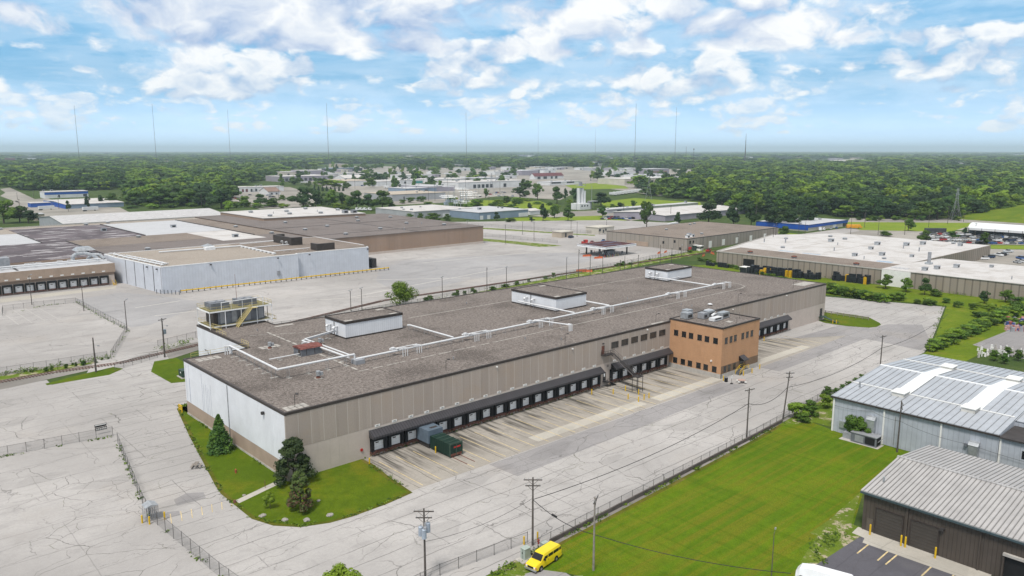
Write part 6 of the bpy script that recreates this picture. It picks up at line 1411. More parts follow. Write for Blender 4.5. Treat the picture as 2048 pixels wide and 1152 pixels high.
# ================================================================ VEHICLES
def hull(st, y0=None):
    """lofted body: list of (x, half width, z bottom, z top, top half width)"""
    v, f = [], []
    for x, w, zb, zt, wt in st: v += [(x,-w,zb),(x,-w,zb+(zt-zb)*.62),(x,-wt,zt),(x,wt,zt),(x,w,zb+(zt-zb)*.62),(x,w,zb)]
    n = len(st)
    for i in range(n-1):
        for k in range(6):
            a, b = i*6+k, i*6+(k+1) % 6; f.append((a, b, b+6, a+6))
    f += [(5,4,3,2,1,0), tuple((n-1)*6+k for k in range(6))]
    return MB().add(v, f)
def wheel(x, y, r, w, t):
    o = MB().tube((x, y-w/2, r), (x, y+w/2, r), r, n=16).build('wheel', TIRE, t, world=False); s = 1 if y > 0 else -1
    MB().tube((x, y+s*(w/2-.01), r), (x, y+s*(w/2+.02), r), r*.58, n=12).build('rim', RIM, o, world=False)
va, vb = g(1075,1146), g(1113,1124)
dv = vb-va; vz = math.atan2(dv[1], dv[0])
vc = g(1087, 1128)
t = thing('passenger_van', (float(vc[0]), float(vc[1]), .06), 'bright yellow passenger van parked at the edge of the mown grass', 'van', None, R(8)+math.pi)
hull([(2.95,.80,.45,.95,.70),(2.85,.95,.40,1.08,.86),(2.1,1.0,.36,1.22,.90),(1.75,1.0,.36,1.28,.92),(1.0,1.0,.36,1.36,.95),(-2.7,1.0,.36,1.36,.95),(-2.95,.97,.45,1.32,.92)]).build('body', VANY, t, world=False)
hull([(1.72,.93,1.2,1.3,.9),(.98,.92,1.2,2.02,.78),(.7,.92,1.2,2.12,.78),(-2.65,.92,1.2,2.12,.78),(-2.9,.9,1.2,1.9,.76)]).build('roof_shell', VANY, t, world=False)
MB().add([(1.66,-.84,1.36),(1.66,.84,1.36),(1.03,.74,2.0),(1.03,-.74,2.0),(1.70,-.84,1.37),(1.70,.84,1.37),(1.07,.74,2.02),(1.07,-.74,2.02)], [(4,5,6,7),(0,3,2,1),(0,1,5,4),(1,2,6,5),(2,3,7,6),(3,0,4,7)]).build('windscreen', WIN, t, world=False)
for s in (-1, 1):
    for a, b in ((.30,.95),(-.95,.08),(-2.30,-1.08),(-2.78,-2.45)):
        y0_, y1_ = sorted((s*.90, s*.945)); m = MB()
        if b > .5: m.extr([(a,1.38),(b+.35,1.38),(b-.02,1.80),(a,1.80)], 'y', y0_, y1_)
        else: m.box(a, y0_, 1.38, b, y1_, 1.82)
        m.build('side_window', WIN, t, world=False)
    MB().cbox(1.15, s*1.12, 1.38, .16, .28, .28).build('mirror', BLACK, t, world=False); MB().cbox(.2, s*1.0, 1.12, .16, .05, .05).build('door_handle', BLACK, t, world=False)
    MB().cbox(2.9, s*.68, .72, .12, .34, .22).build('headlight', SIGNW, t, world=False); MB().cbox(2.9, s*.9, .72, .14, .12, .22).build('indicator', ORANGE, t, world=False); MB().cbox(-2.96, s*.82, 1.0, .05, .16, .35).build('tail_light', RED, t, world=False)
MB().box(-2.93, -.7, 1.45, -2.9, .7, 1.9).build('rear_window', WIN, t, world=False); MB().cbox(2.95, 0, .66, .08, 1.0, .28).build('grille', BLACK, t, world=False)
MB().box(2.85, -.98, .38, 3.08, .98, .6).build('bumper', GALV, t, world=False); MB().box(-3.1, -.95, .4, -2.92, .95, .58).build('bumper', VANY, t, world=False)
for x in (1.85, -1.65):
    for y in (-.93, .93):
        wheel(x, y, .37, .25, t); MB().tube((x, y*1.06, .40), (x, y*1.082, .40), .47, n=16).build('wheel_arch', BLACK, t, world=False)
# box truck at the bottom edge, only its nose shows
p = g(1596, 1166)
t = thing('box_truck', (float(p[0])+.5, float(p[1])-3.2, .07), 'white box vehicle with sloping nose at the bottom edge of the dark parking lot', 'truck', None, R(105))
hull([(3.4,.95,.5,2.2,.6),(2.9,1.1,.5,2.75,.75),(1.5,1.15,.5,3.0,.82),(-3.2,1.15,.5,3.0,.82),(-3.4,1.1,.5,2.9,.8)]).build('body', CARW, t, world=False)
for x in (2.2, -2.2):
    for y in (-1.0, 1.0): wheel(x, y, .42, .28, t)
m = MB()
for k in range(12): a0_, a1_ = 2.4*k/12-.4, 2.4*(k+1)/12-.4; m.tube((2.6+.22*math.cos(a0_), 1.16, 1.75+.22*math.sin(a0_)), (2.6+.22*math.cos(a1_), 1.16, 1.75+.22*math.sin(a1_)), .035, n=4)
m.build('logo_mark', BLACK, t, world=False)
# cars: one mesh for each kind and paint
PAINT = {k: plain('car_'+k, v, .3, var=.03, spec=.5) for k, v in dict(white=(.68,.69,.71), silver=(.40,.42,.44), black=(.02,.02,.024), grey=(.13,.14,.155), blue=(.03,.09,.26), red=(.33,.03,.03), navy=(.02,.035,.08)).items()}
CARS = {}
def car_mesh(kind, col):
    if (kind, col) in CARS: return CARS[kind, col]
    m = MB()
    if kind == 'sedan':
        b = hull([(2.3,.78,.3,.68,.7),(1.9,.9,.25,.85,.82),(.9,.92,.25,.95,.85),(-1.6,.92,.25,1.0,.85),(-2.2,.85,.3,.95,.78)]); c = hull([(1.0,.8,.9,.96,.78),(.2,.8,.9,1.42,.62),(-.9,.8,.9,1.42,.62),(-1.75,.8,.9,1.0,.75)])
    elif kind == 'suv':
        b = hull([(2.35,.85,.35,.95,.78),(1.9,.95,.3,1.08,.88),(.9,.97,.3,1.12,.9),(-2.2,.97,.3,1.15,.9),(-2.35,.92,.35,1.1,.86)]); c = hull([(1.1,.86,1.05,1.14,.84),(.4,.86,1.05,1.75,.7),(-1.9,.86,1.05,1.75,.7),(-2.3,.86,1.05,1.2,.8)])
    else:
        b = hull([(2.8,.9,.4,1.0,.84),(2.2,.98,.35,1.12,.92),(1.0,1.0,.35,1.16,.94),(-2.7,1.0,.35,1.16,.97),(-2.85,.97,.4,1.12,.95)]); c = hull([(1.2,.88,1.1,1.2,.86),(.5,.88,1.1,1.8,.7),(-.6,.88,1.1,1.8,.7),(-.85,.88,1.1,1.2,.86)])
    def grab(x, mi): m.cur = mi; m.add(x.v, x.f)
    grab(b, 0); grab(c, 1); z = 1.43 if kind == 'sedan' else 1.76 if kind == 'suv' else 1.81
    m.cur = 0; m.box(-.95 if kind != 'suv' else -1.85, -.6, z-.02, .25, .6, z+.03); m.cur = 2
    for x in (1.4, -1.4):
        for y in (-.82, .82): m.tube((x, y-.11, .33), (x, y+.11, .33), .33, n=10)
    o = m.build('parked_car', [PAINT[col], WIN, TIRE]); me = o.data; bpy.data.objects.remove(o); CARS[kind, col] = me; return me
def car(px, py, rz, kind, col, label, group=None, z=.05):
    nm = {'sedan': 'parked_car', 'suv': 'parked_car', 'pickup': 'pickup_truck'}[kind]
    o = bpy.data.objects.new(nm, car_mesh(kind, col)); COL.objects.link(o); o.location = L3(g(px, py), z); o.rotation_euler.z = rz
    return tag(o, label, 'pickup truck' if kind == 'pickup' else 'car', group)
rv = random.Random(31); cols = ['white','white','white','silver','silver','black','grey','grey','blue','red','navy']
nlot = 0
for r_, (py, a, b, st) in enumerate(((469,1846,2075,7.6),(474,1842,2075,8.2),(480,1838,2075,8.8),(486,1862,2075,9.6))):
    x = a+rv.uniform(0, 5)
    while x < b:
        if rv.random() < .86:
            c_ = rv.choice(cols); k_ = rv.choice(('sedan','suv','suv')); car(x, py+(x-1840)*.012+rv.uniform(-.4,.4), R(-35)+rv.uniform(-.1,.1), k_, c_, f'{c_} car parked in the packed car lot before the white storage tent', 'cars in the packed lot', .04)
        x += st+rv.uniform(-.6, .8)
for px, py, k_, c_, rz, lb in ((1968,519,'suv','white',2.4,'white car parked nearest the end of the ribbed warehouse'),(1980,516,'suv','navy',2.4,'dark blue car second from the ribbed warehouse end wall'),(1997,512,'pickup','white',.9,'white pickup parked in the middle of the right car park'),(2005,511,'suv','black',.9,'black car beside the white pickup in the right car park'),(2010,509,'sedan','silver',.9,'silver car at the end of the short row in the right car park'),(2016,505,'pickup','silver',2.4,'silver pickup by the grass verge of the right car park'),(2034,526,'sedan','silver',.9,'silver car at the right edge of the right car park'),(2044,525,'suv','white',.9,'white car last at the right edge of the car park'),(2040,518,'suv','blue',.9,'blue car standing behind the others at the right edge'),
    (1648,460,'suv','white',.4,'white car beside the blue fascia building'),(1662,458,'sedan','silver',.4,'silver car beside the blue fascia building'),(1673,457,'sedan','blue',.4,'blue car beside the blue fascia building'),(1142,476,'suv','navy',.2,'dark car parked in front of the tan gate booth'),(1231,466,'suv','white',.2,'white car beside the yellow guard office'),(22,408,'sedan','navy',.1,'dark blue car in the paved lot at the far left'),(1184,487,'pickup','red',.5,'red pickup behind the fuel canopy'),(1207,484,'pickup','blue',.5,'blue pickup behind the fuel canopy'),(408,428,'pickup','red',.4,'red pickup beyond the grey shed'),(418,429,'suv','navy',.4,'dark car beyond the grey shed next to the red pickup'),(776,431,'sedan','red',.4,'red car on the road behind the white roofed block'),(1417,503,'pickup','red',.3,'red pickup among the barriers beside the concrete warehouse'),(1152,1178,'sedan','white',2.4,'silver white car just showing at the bottom edge beside the van')): car(px, py, rz, k_, c_, lb)
for i in range(22): car(1204+(i % 11)*6.8+(i//11)*5, 439-(i//11)*3.2-(i % 11)*.12, R(70), rv.choice(('sedan','suv')), (c_ := rv.choice(cols)), f'{c_} car in the slanting row of the car lot beyond the yellow office', 'cars in the slanting row', .04)
def trailer_mesh(col):
    m = MB(); m.box(-7, -1.3, 1.15, 7, 1.3, 4.0); m.cur = 1; m.box(-6.5, -1.1, .5, -3.6, 1.1, 1.1); m.box(4, -.9, .1, 4.3, .9, 1.1)
    for x in (-6, -4.6):
        for y in (-1.05, 1.05): m.tube((x, y-.2, .52), (x, y+.2, .52), .52, n=9)
    o = m.build('trailer', [CLAD[col], TIRE]); me = o.data; bpy.data.objects.remove(o); return me
TRW, TRD = trailer_mesh('white'), trailer_mesh('dark')
def trailer(px, py, rz, me, label, group=None):
    o = bpy.data.objects.new('semi_trailer', me); COL.objects.link(o); o.location = L3(g(px, py), .04); o.rotation_euler.z = rz; return tag(o, label, 'trailer', group)
trailer(93, 420, .15, TRW, 'white semi trailer before the blue sided warehouse at the left'); trailer(181, 422, .15, TRW, 'white semi trailer behind the grey shed at the left'); trailer(1870, 468, -.75, TRD, 'black semi trailer parked before the green field at the right')
trailer(1345, 456, .2, TRW, 'white semi trailer just behind the grey concrete warehouse roof')
for i in range(9): trailer(1226+i*7, 391-i*.9, 1.3, TRW, 'white trailer in the row of the far trailer park beside the green field', 'trailers in the far trailer park')
for i in range(40):
    px, py = rv.choice([(rv.uniform(700,960), rv.uniform(345,380)), (rv.uniform(1180,1420), rv.uniform(342,366)), (rv.uniform(560,760), rv.uniform(344,372))]); trailer(px, py, rv.choice((0, 1.57, .2)), TRW if i % 4 else TRD, 'white trailer parked among the far industrial buildings' if i % 4 else 'dark trailer parked among the far industrial buildings', 'trailers among the far buildings')
for i in range(60):
    px, py = rv.choice([(rv.uniform(700,960), rv.uniform(345,384)), (rv.uniform(1180,1420), rv.uniform(344,366)), (rv.uniform(465,560), rv.uniform(390,400)), (rv.uniform(960,1060), rv.uniform(382,394))]); c_ = rv.choice(cols); car(px, py, rv.choice((0, 1.57, .3)), rv.choice(('sedan','suv')), c_, f'{c_} car parked among the far industrial buildings', f'{c_} cars among the far buildings', .04)
def truck(px, py, rz, col, label):
    t = thing('semi_truck', L3(g(px, py), .04), label, 'truck', None, rz); MB().box(-.2,-1.2,1,2.0,1.2,3.1).build('cab', col, t, world=False); MB().box(2.0,-1.0,.8,3.4,1.0,2.1).build('bonnet', col, t, world=False); MB().box(1.4,-1.22,2.0,2.03,1.22,2.8).build('windscreen', WIN, t, world=False); MB().box(-4,-.5,.7,-.2,.5,1.1).build('chassis', BLACK, t, world=False)
    for x in (2.6,-2,-3.3):
        for y in (-1.05,1.05): wheel(x, y, .5, .3, t)
truck(1174, 489.5, 2.6, RED, 'red truck tractor standing behind the fuel canopy')
for i, px in enumerate((712, 720, 728, 737)): truck(px, 421.5, -.9, CARW, ['white truck tractor leftmost of four beyond the white roof','white truck tractor second of four beyond the white roof','white truck tractor third of four beyond the white roof','white truck tractor rightmost of four beyond the white roof'][i])
t = thing('school_bus', L3(g(1708,457), .04), 'yellow school bus beside the blue fascia building', 'bus', None, -.75)
hull([(5.6,1.1,.6,1.7,1.0),(4.4,1.2,.6,2.0,1.15),(4.3,1.2,.6,3.0,1.0),(-5.6,1.2,.6,3.0,1.0)]).build('body', plain('bus_yellow', (.60,.28,.02), .45), t, world=False)
for s in (-1, 1): MB().box(-5.3, s*1.1-.06*s-.05, 1.95, 4, s*1.1+.1, 2.55).build('window_row', WIN, t, world=False)
for x in (3.6, -3.4):
    for y in (-1.05, 1.05): wheel(x, y, .5, .3, t)
t = thing('white_minibus', L3(g(1640,461), .04), 'white delivery van beside the blue fascia building', 'van', None, .5); hull([(2.8,.9,.4,1.2,.8),(2.0,1.0,.4,1.5,.9),(1.4,1.0,.4,2.4,.85),(-2.8,1.0,.4,2.4,.85)]).build('body', CARW, t, world=False); MB().box(1.35,-.8,1.5,1.75,.8,2.1).build('windscreen', WIN, t, world=False)
for x in (1.8, -1.8):
    for y in (-.9, .9): wheel(x, y, .36, .25, t)
t = thing('service_cabin', L3(g(1399,501)), 'white windowed cabin between the barriers beside the concrete warehouse', 'cabin', None, .2); MB().box(-2.2,-1.4,0,2.2,1.4,2.7).build('wall', SIGNW, t, world=False); MB().box(-2.23,-1.43,1.3,2.23,1.43,2.2).build('window', WIN, t, world=False); MB().box(-2.4,-1.6,2.7,2.4,1.6,2.85).build('roof', SIGNW, t, world=False)

# stacks of plastic crates outside the ribbed warehouse
def crate_mesh(m_, n):
    m = MB()
    for i in range(n):
        z = i*.78; m.box(-.6, -.6, z, .6, .6, z+.1); m.box(-.6, -.6, z+.62, .6, .6, z+.74)
        for k in range(5):
            for s in (-1, 1): m.box(-.58+k*.26, s*.56-.03, z+.1, -.44+k*.26, s*.56+.03, z+.62); m.box(s*.56-.03, -.58+k*.26, z+.1, s*.56+.03, -.44+k*.26, z+.62)
        m.box(-.5, -.5, z+.1, .5, .5, z+.6)
    o = m.build('crate_stack', m_); me = o.data; bpy.data.objects.remove(o); return me
BKC = plain('black_plastic', (.022,.026,.032), .5, var=.5); YKC = plain('yellow_plastic', (.60,.36,.012), .5, var=.15)
cm_ = {('b', n): crate_mesh(BKC, n) for n in (2, 3, 4, 5)}; cm_['y', 3] = crate_mesh(YKC, 3); cm_['y', 4] = crate_mesh(YKC, 4)
rv = random.Random(77)
def stackrow(px0, py0, px1, py1, n, depth, group, lb, ylist=()):
    for j in range(depth):
        for i in range(n):
            if rv.random() < .1: continue
            q_ = g(px0+(px1-px0)*i/(n-1), py0+(py1-py0)*i/(n-1)); yl = (i, j) in ylist
            o = bpy.data.objects.new('crate_stack', cm_[('y', rv.choice((3, 4)))] if yl else cm_['b', rv.choice((3, 4, 5)) if n > 8 else rv.choice((2, 3))]); COL.objects.link(o)
            o.location = (q_[0]+j*1.5+rv.uniform(-.2,.2), q_[1]+j*.1+rv.uniform(-.3,.3), .06); o.rotation_euler.z = rv.uniform(-.25, .25); o.scale = (1.05, 1.05, 1)
            tag(o, ('bright yellow' if yl else 'black')+lb, 'crates', group)
stackrow(1496, 547, 1632, 560, 22, 3, 'crate stacks by the ribbed warehouse', ' plastic crate stack in the long pile outside the ribbed warehouse', ((4,0),(5,0),(5,1),(6,1),(14,2),(12,0),(13,0)))
stackrow(1668, 561, 1735, 569, 13, 2, 'crate stacks left of the white wall panel', ' plastic crate stack in the pile left of the white wall panel', ((4,1),(11,0)))
stackrow(1415, 531, 1455, 536, 8, 1, 'crate stacks at the warehouse corner', ' plastic crate stack near the near corner of the ribbed warehouse')
t = thing('crate_shelter', (288, 71.8, .06), 'small white roofed shelter beside the crate piles', 'shelter'); 
c = g(1490, 545); bx('roof', c[0]-2.2, c[1]-2, 2.7, c[0]+2.2, c[1]+2, 2.85, SIGNW, t); bx('dark_stock', c[0]-1.8, c[1]-1.6, .05, c[0]+1.8, c[1]+1.6, 2.3, BKC, t)
for sx_ in (-2, 2):
    for sy_ in (-1.8, 1.8): MB().tube((c[0]+sx_, c[1]+sy_, 0), (c[0]+sx_, c[1]+sy_, 2.7), .06, n=5).build('leg', GREYM, t)
# rubbish heaps at the right edge
def heap(name, px0, py0, px1, py1, n, mats, label, s=.7):
    m = MB(); rr = random.Random(int(px0))
    for i in range(n):
        q_ = g(px0+(px1-px0)*rr.random(), py0+(py1-py0)*rr.random()); z = rr.random()*1.3; m.cur = rr.randrange(len(mats)); a = rr.random()*3; k = s*rr.uniform(.5, 1.2)
        m.add([(q_[0]+k*math.cos(a+j*1.57), q_[1]+k*math.sin(a+j*1.57), .05) for j in range(4)]+[(q_[0]+k*.8*math.cos(a+j*1.57+.2), q_[1]+k*.8*math.sin(a+j*1.57+.2), .05+z+.3) for j in range(4)], [(4,5,6,7),(0,1,5,4),(1,2,6,5),(2,3,7,6),(3,0,4,7)])
    return tag(m.build(name, mats), label, 'debris', None, 'stuff')
heap('rubble', 2010, 640, 2075, 664, 260, [plain('blue_bag', (.04,.07,.22)), plain('faded_red', (.34,.10,.09)), plain('pink_bag', (.45,.28,.26)), GREYM], 'heap of blue and red bags at the right edge')
heap('rubble', 1955, 698, 2050, 716, 70, [SIGNW, CONC, plain('white_bag', (.6,.6,.58))], 'white bags strewn along the weeds at the right edge', .32)
struct('pavement', pxs((1945,690),(2020,660),(2120,640),(2120,730),(2030,715)), .075, DARKASPH)

# substation, pylons, radio masts
ss = thing('substation', (560, 520, 0), 'electrical substation of thin grey steel frames beyond the brown warehouse', 'substation'); rv = random.Random(2)
m = MB(); w_ = MB()
for i in range(34):
    a, b = rv.uniform(884, 958), rv.uniform(398, 419); p = g(a, b); h_ = rv.choice((6, 8, 8, 12, 18)); m.tube((*p[:2], 0), (*p[:2], h_), .22, n=5)
    if i % 2: m.tube((p[0]-5, p[1]+5, h_*.9), (p[0]+5, p[1]-5, h_*.9), .18, n=5)
m.build('steel_frames', GALV, ss)
for i in range(9): p = g(rv.uniform(888, 952), rv.uniform(404, 419)); w_ = MB().box(p[0]-1.8, p[1]-1.4, 0, p[0]+1.8, p[1]+1.4, 3.2).build('transformer', XFMR, ss)
def pylon(px, py, top, label, wd=4.):
    h_ = high(px, py, top); t = thing('lattice_pylon', L3(g(px, py), 0), label, 'pylon', None, .6); m = MB()
    lv = [(0, wd), (.35, wd*.5), (.62, wd*.22), (1, wd*.12)]
    for (f0, a), (f1, b) in zip(lv, lv[1:]):
        c0_ = [(sx*a, sy*a, f0*h_) for sx, sy in ((-1,-1),(1,-1),(1,1),(-1,1))]; c1_ = [(sx*b, sy*b, f1*h_) for sx, sy in ((-1,-1),(1,-1),(1,1),(-1,1))]
        for k in range(4): m.tube(c0_[k], c1_[k], .09, n=4); m.tube(c0_[k], c1_[(k+1) % 4], .04, n=4); m.tube(c0_[(k+1) % 4], c1_[k], .04, n=4); m.tube(c1_[k], c1_[(k+1) % 4], .04, n=4)
    m.build('lattice', GREYM, t, world=False); a = MB()
    for f, w in ((.68, 4.5), (.82, 5.5), (.95, 4)): a.tube((-w, 0, f*h_), (w, 0, f*h_), .1, n=4); a.tube((-w, 0, f*h_), (0, 0, f*h_+1.2), .07, n=4); a.tube((w, 0, f*h_), (0, 0, f*h_+1.2), .07, n=4)
    a.build('crossarms', GALV, t, world=False)
pylon(1910, 441, 377, 'grey lattice pylon standing before the woods at the grassy mound'); pylon(1297, 400, 348, 'faint lattice pylon behind the left end of the woods beyond the bright green field'); pylon(983, 384, 346, 'lattice pylon in front of the long white truck depot')
MW = plain('mast_grey', (.10,.10,.11), .6)
def mast(px, base, top, wd, label, taper=1., heads=False):
    base = base if base != 318 else 334; p = g(px, base); h_ = high(px, base, top); t = thing('radio_mast', L3(p, 0), label, 'radio mast'); wd *= .5; MB().tube((0,0,0), (0,0,h_), wd*taper, wd*.6, 5).build('shaft', MW, t, world=False)
    if heads: MB().tube((0,0,h_*.93), (0,0,h_), wd*2.2, wd*2.2, 8).build('antenna_panels', MW, t, world=False)
    else: MB().tube((0,0,h_*.99), (0,0,h_*1.015), wd*.3, n=4).build('beacon', RED, t, world=False)
for px, tp, wd, lb in ((160,212,1.5,'tall thin radio mast leftmost on the horizon'),(314,209,1.4,'second thin radio mast from the left on the horizon'),(462,220,1.1,'third thin radio mast from the left on the horizon'),(658,208,1.6,'dark radio mast above the white roofed block'),(933,225,1.3,'radio mast above the long white truck depot'),(1076,236,.6,'faintest radio mast above the maroon barn'),(1190,257,.7,'short faint radio mast above the silos'),(1269,207,1.6,'tall dark radio mast above the yellow trees left of the woods'),(1349,217,1.4,'radio mast left of the monopole tower')): mast(px, 318, tp, wd, lb)
mast(1489, 318, 268, 1.2, 'lattice radio mast tapering to a point above the woods beyond the bright green field', 5.); mast(1371, 318, 293, 1.4, 'short radio mast beside the dark monopole tower', 1.4); mast(1386, 345, 297, 1.0, 'dark monopole tower with antenna panels on its head', 1.5, True)
mast(1161, 312, 303, 1.5, 'stub radio mast barely above the horizon near the middle')

# ================================================================ TREES
def quads(name, C, N, S_, mats, mi=None, aspect=1.3):
    """many small leaf faces: centres, facing directions, sizes"""
    n = len(C); up = RNG.normal(size=(n, 3)); N = N/np.linalg.norm(N, axis=1, keepdims=True)
    a = np.cross(N, up); a /= np.linalg.norm(a, axis=1, keepdims=True)+1e-9; b = np.cross(N, a)
    a *= S_[:, None]*aspect/2; b *= S_[:, None]/2
    V = np.stack([C-a*.95-b*.3, C+b-a*.1, C+a-b*.05, C-b+a*.15], 1).reshape(-1, 3)
    me = bpy.data.meshes.new(name); me.vertices.add(4*n); me.vertices.foreach_set('co', V.astype(np.float32).ravel())
    me.loops.add(4*n); me.loops.foreach_set('vertex_index', np.arange(4*n, dtype=np.int32)); me.polygons.add(n)
    me.polygons.foreach_set('loop_start', np.arange(0, 4*n, 4, dtype=np.int32)); me.polygons.foreach_set('loop_total', np.full(n, 4, np.int32))
    for m in mats: me.materials.append(m)
    if mi is not None: me.polygons.foreach_set('material_index', mi.astype(np.int32))
    me.update(calc_edges=True); me.validate(); return me
def sph(n): v = RNG.normal(size=(n, 3)); return v/np.linalg.norm(v, axis=1, keepdims=True)
def crown_broad(n, size, H=10., R_=4., base=2.2, clumps=16, seed=0, gap=.0):
    rr = np.random.default_rng(seed); cs_ = []
    for i in range(clumps):
        t = rr.random(); z = base+(H-base)*(.08+.86*t); env = R_*math.sin(math.pi*min(.97, .20+.72*t))**.75*rr.uniform(.7, 1.15)
        a = rr.random()*6.283; d = env*(.35+.55*rr.random()); rad = R_*rr.uniform(.22, .46); cs_.append((d*math.cos(a), d*math.sin(a), min(z, H-rad*.7), rad))
    cs_.append((0, 0, base+(H-base)*.50, R_*.50))
    w = np.array([c[3]**2 for c in cs_]); idx = rr.choice(len(cs_), n, p=w/w.sum()); D = rr.normal(size=(n, 3)); D /= np.linalg.norm(D, axis=1, keepdims=True)
    cc = np.array([c[:3] for c in cs_])[idx]; rd = np.array([c[3] for c in cs_])[idx]
    P = cc+D*(rd*rr.uniform(.55, 1.05, n)**.6)[:, None]*np.array([1, 1, .82]); P[:, 2] = np.maximum(P[:, 2], base*.6)
    N = D+rr.normal(size=(n, 3))*.28+np.array([0, 0, .25]); return P, N, size*rr.uniform(.6, 1.3, n)
def crown_spruce(n, size, H=10., R_=3.2, seed=0):
    rr = np.random.default_rng(seed); tiers = 17; P = []; lens = rr.uniform(.55, 1.18, (tiers+1, 11))
    for i in range(n):
        t = (rr.integers(tiers)+rr.uniform(-.25, .25))/tiers; t = min(max(t, 0.), .99); t = 1-(1-t)**1.0
        br = rr.integers(11); rmax = R_*(1-t)**.85*lens[int(t*tiers), br]; a = br/11*6.283+int(t*tiers)*2.4+rr.normal()*.15; d = rmax*rr.uniform(.15, 1)**.6
        P.append((d*math.cos(a), d*math.sin(a), .5+(H-.5)*t-.22*d+rr.normal()*.07))
    P = np.array(P); N = P*np.array([.6, .6, 0])/R_+rr.normal(size=(n, 3))*.5+np.array([0, 0, .7]); return P, N, size*rr.uniform(.6, 1.3, n)
def trunk(H, r, limbs, R_, seed=0):
    rr = random.Random(seed); m = MB().tube((0,0,-.2), (rr.uniform(-.1,.1), 0, H*.55), r, r*.55, 8).tube((0,0,H*.55), (.05, .1, H*.86), r*.55, r*.12, 7)
    for i in range(limbs):
        z = H*rr.uniform(.22, .6); a = rr.random()*6.283; m.tube((0,0,z), (R_*.7*math.cos(a), R_*.7*math.sin(a), z+H*.22), r*.38, r*.1, 5)
    return m
PROT = {}
def proto(key, pts, mat_, tr, name, mi=None, mats=None):
    o = bpy.data.objects.new('crown', quads('crown', *pts, mats or [mat_], mi)); t = tr.build('trunk', BARK); tm = t.data; bpy.data.objects.remove(t); cm2 = o.data; bpy.data.objects.remove(o)
    PROT[key] = (name, cm2, tm)
for i, (cl, nl) in enumerate(((15, 1500), (20, 1700), (12, 1300))):
    for k_, mt in (('g', LEAF), ('d', LEAFD), ('l', LEAFL)):
        proto((k_, i), crown_broad(nl, .62, clumps=cl, seed=10+i), mt, trunk(10, .28, 7, 4, i), 'broadleaf_tree')
proto(('y', 0), crown_broad(1500, .62, clumps=14, seed=30), LEAFY, trunk(10, .28, 7, 4, 3), 'broadleaf_tree')
for i in range(2): proto(('b', i), crown_broad(1300, .75, H=10, R_=5, base=.8, clumps=15, seed=50+i), LEAFL, trunk(8, .14, 9, 4, i), 'bush'); proto(('c', i), crown_broad(1300, .75, H=10, R_=5, base=.8, clumps=15, seed=60+i), LEAF, trunk(8, .14, 9, 4, i), 'bush')
proto(('s', 0), crown_spruce(1400, .6, seed=3), LEAFD, trunk(10, .2, 0, 3, 0), 'conifer')
def tree(key, px, py, top, w, label, group=None, rz=None, cat=None, minh=0.):
    name, cmesh, tmesh = PROT[key]; p = g(px, py); h_ = max(minh, high(px, py, top)); dist = np.linalg.norm(p-CAM); wm = w*dist/FOC
    return tree_at(key, p, h_, wm, label, group, rz, cat)
TRV = random.Random(99)
def tree_at(key, p, h_, wm, label, group=None, rz=None, cat=None):
    name, cmesh, tmesh = PROT[key]; wb_ = {'s': 6.2, 'b': 10.5, 'c': 10.5}.get(key[0], 8.6)
    t = bpy.data.objects.new(name, None); COL.objects.link(t); t.location = L3(p, 0.02); t.rotation_euler.z = TRV.uniform(0, 6.28) if rz is None else rz; t.scale = (wm/wb_, wm/wb_, h_/10)
    tag(t, label, cat or ('bush' if name == 'bush' else 'tree'), group)
    for n_, me in (('crown', cmesh), ('trunk', tmesh)):
        o = bpy.data.objects.new(n_, me); COL.objects.link(o); o.parent = t
    return t
# near trees, with finer leaves
def near(name, pts, mats, tr, loc, label, rz=0., mi=None, cat='tree'):
    t = thing(name, loc, label, cat, None, rz); o = bpy.data.objects.new('crown', quads('crown', *pts, mats, mi)); COL.objects.link(o); o.parent = t; tr.build('trunk', BARK, t, world=False); return t
near('spruce_tree', crown_spruce(9000, .30, 7.6, 2.75, 5), [LEAFN], trunk(7.6, .16, 0, 2, 1), L3(g(441,903), .08), 'conical spruce tree on the narrow lawn beside the white wall')
def pine(n, size, H, R_, seed, sparse=1.):
    rr = np.random.default_rng(seed); cs_ = []
    for i in range(70):
        t = rr.random()**1.05; z = .9+(H-1.2)*t; env = R_*(1-.66*t)*(.35+.65*rr.random()**.5); a = rr.random()*6.283; cs_.append((env*.85*math.cos(a), env*.85*math.sin(a), z, R_*rr.uniform(.16, .30)*(1-.3*t)))
    idx = rr.integers(0, len(cs_), n); D = rr.normal(size=(n, 3)); D /= np.linalg.norm(D, axis=1, keepdims=True); cc = np.array([c[:3] for c in cs_])[idx]; rd = np.array([c[3] for c in cs_])[idx]
    P = cc+D*(rd*rr.uniform(.3, 1.05, n)**.6)[:, None]*np.array([1, 1, .7]); P[:, 2] = np.maximum(P[:, 2], .35); return P, D+rr.normal(size=(n, 3))*.35+np.array([0, 0, .3]), size*rr.uniform(.6, 1.35, n), idx
pp = pine(12000, .25, 8.0, 4.0, 4); near('pine_tree', pp[:3], [LEAFP], trunk(8, .2, 10, 2.6, 2), L3(g(588,966), .08), 'big dark pine tree at the corner of the tan wall')
pp = pine(8000, .23, 6.6, 2.5, 8); mi_ = (pp[0][:, 2] < 2.2+RNG.random(len(pp[0]))*3.2) & (RNG.random(len(pp[0])) < .5); near('pine_tree', pp[:3], [LEAFP, LEAFR], trunk(6.6, .17, 10, 1.8, 3), L3(g(602,1022), .08), 'slim pine tree with browning lower branches on the front lawn', mi=mi_)
near('shrub', crown_broad(2600, .16, 2.9, 1.15, .35, 12, 5), [LEAFL], trunk(2.6, .05, 6, 1, 4), L3(g(541,1019), .08), 'small round bright green shrub alone on the front lawn', cat='shrub')
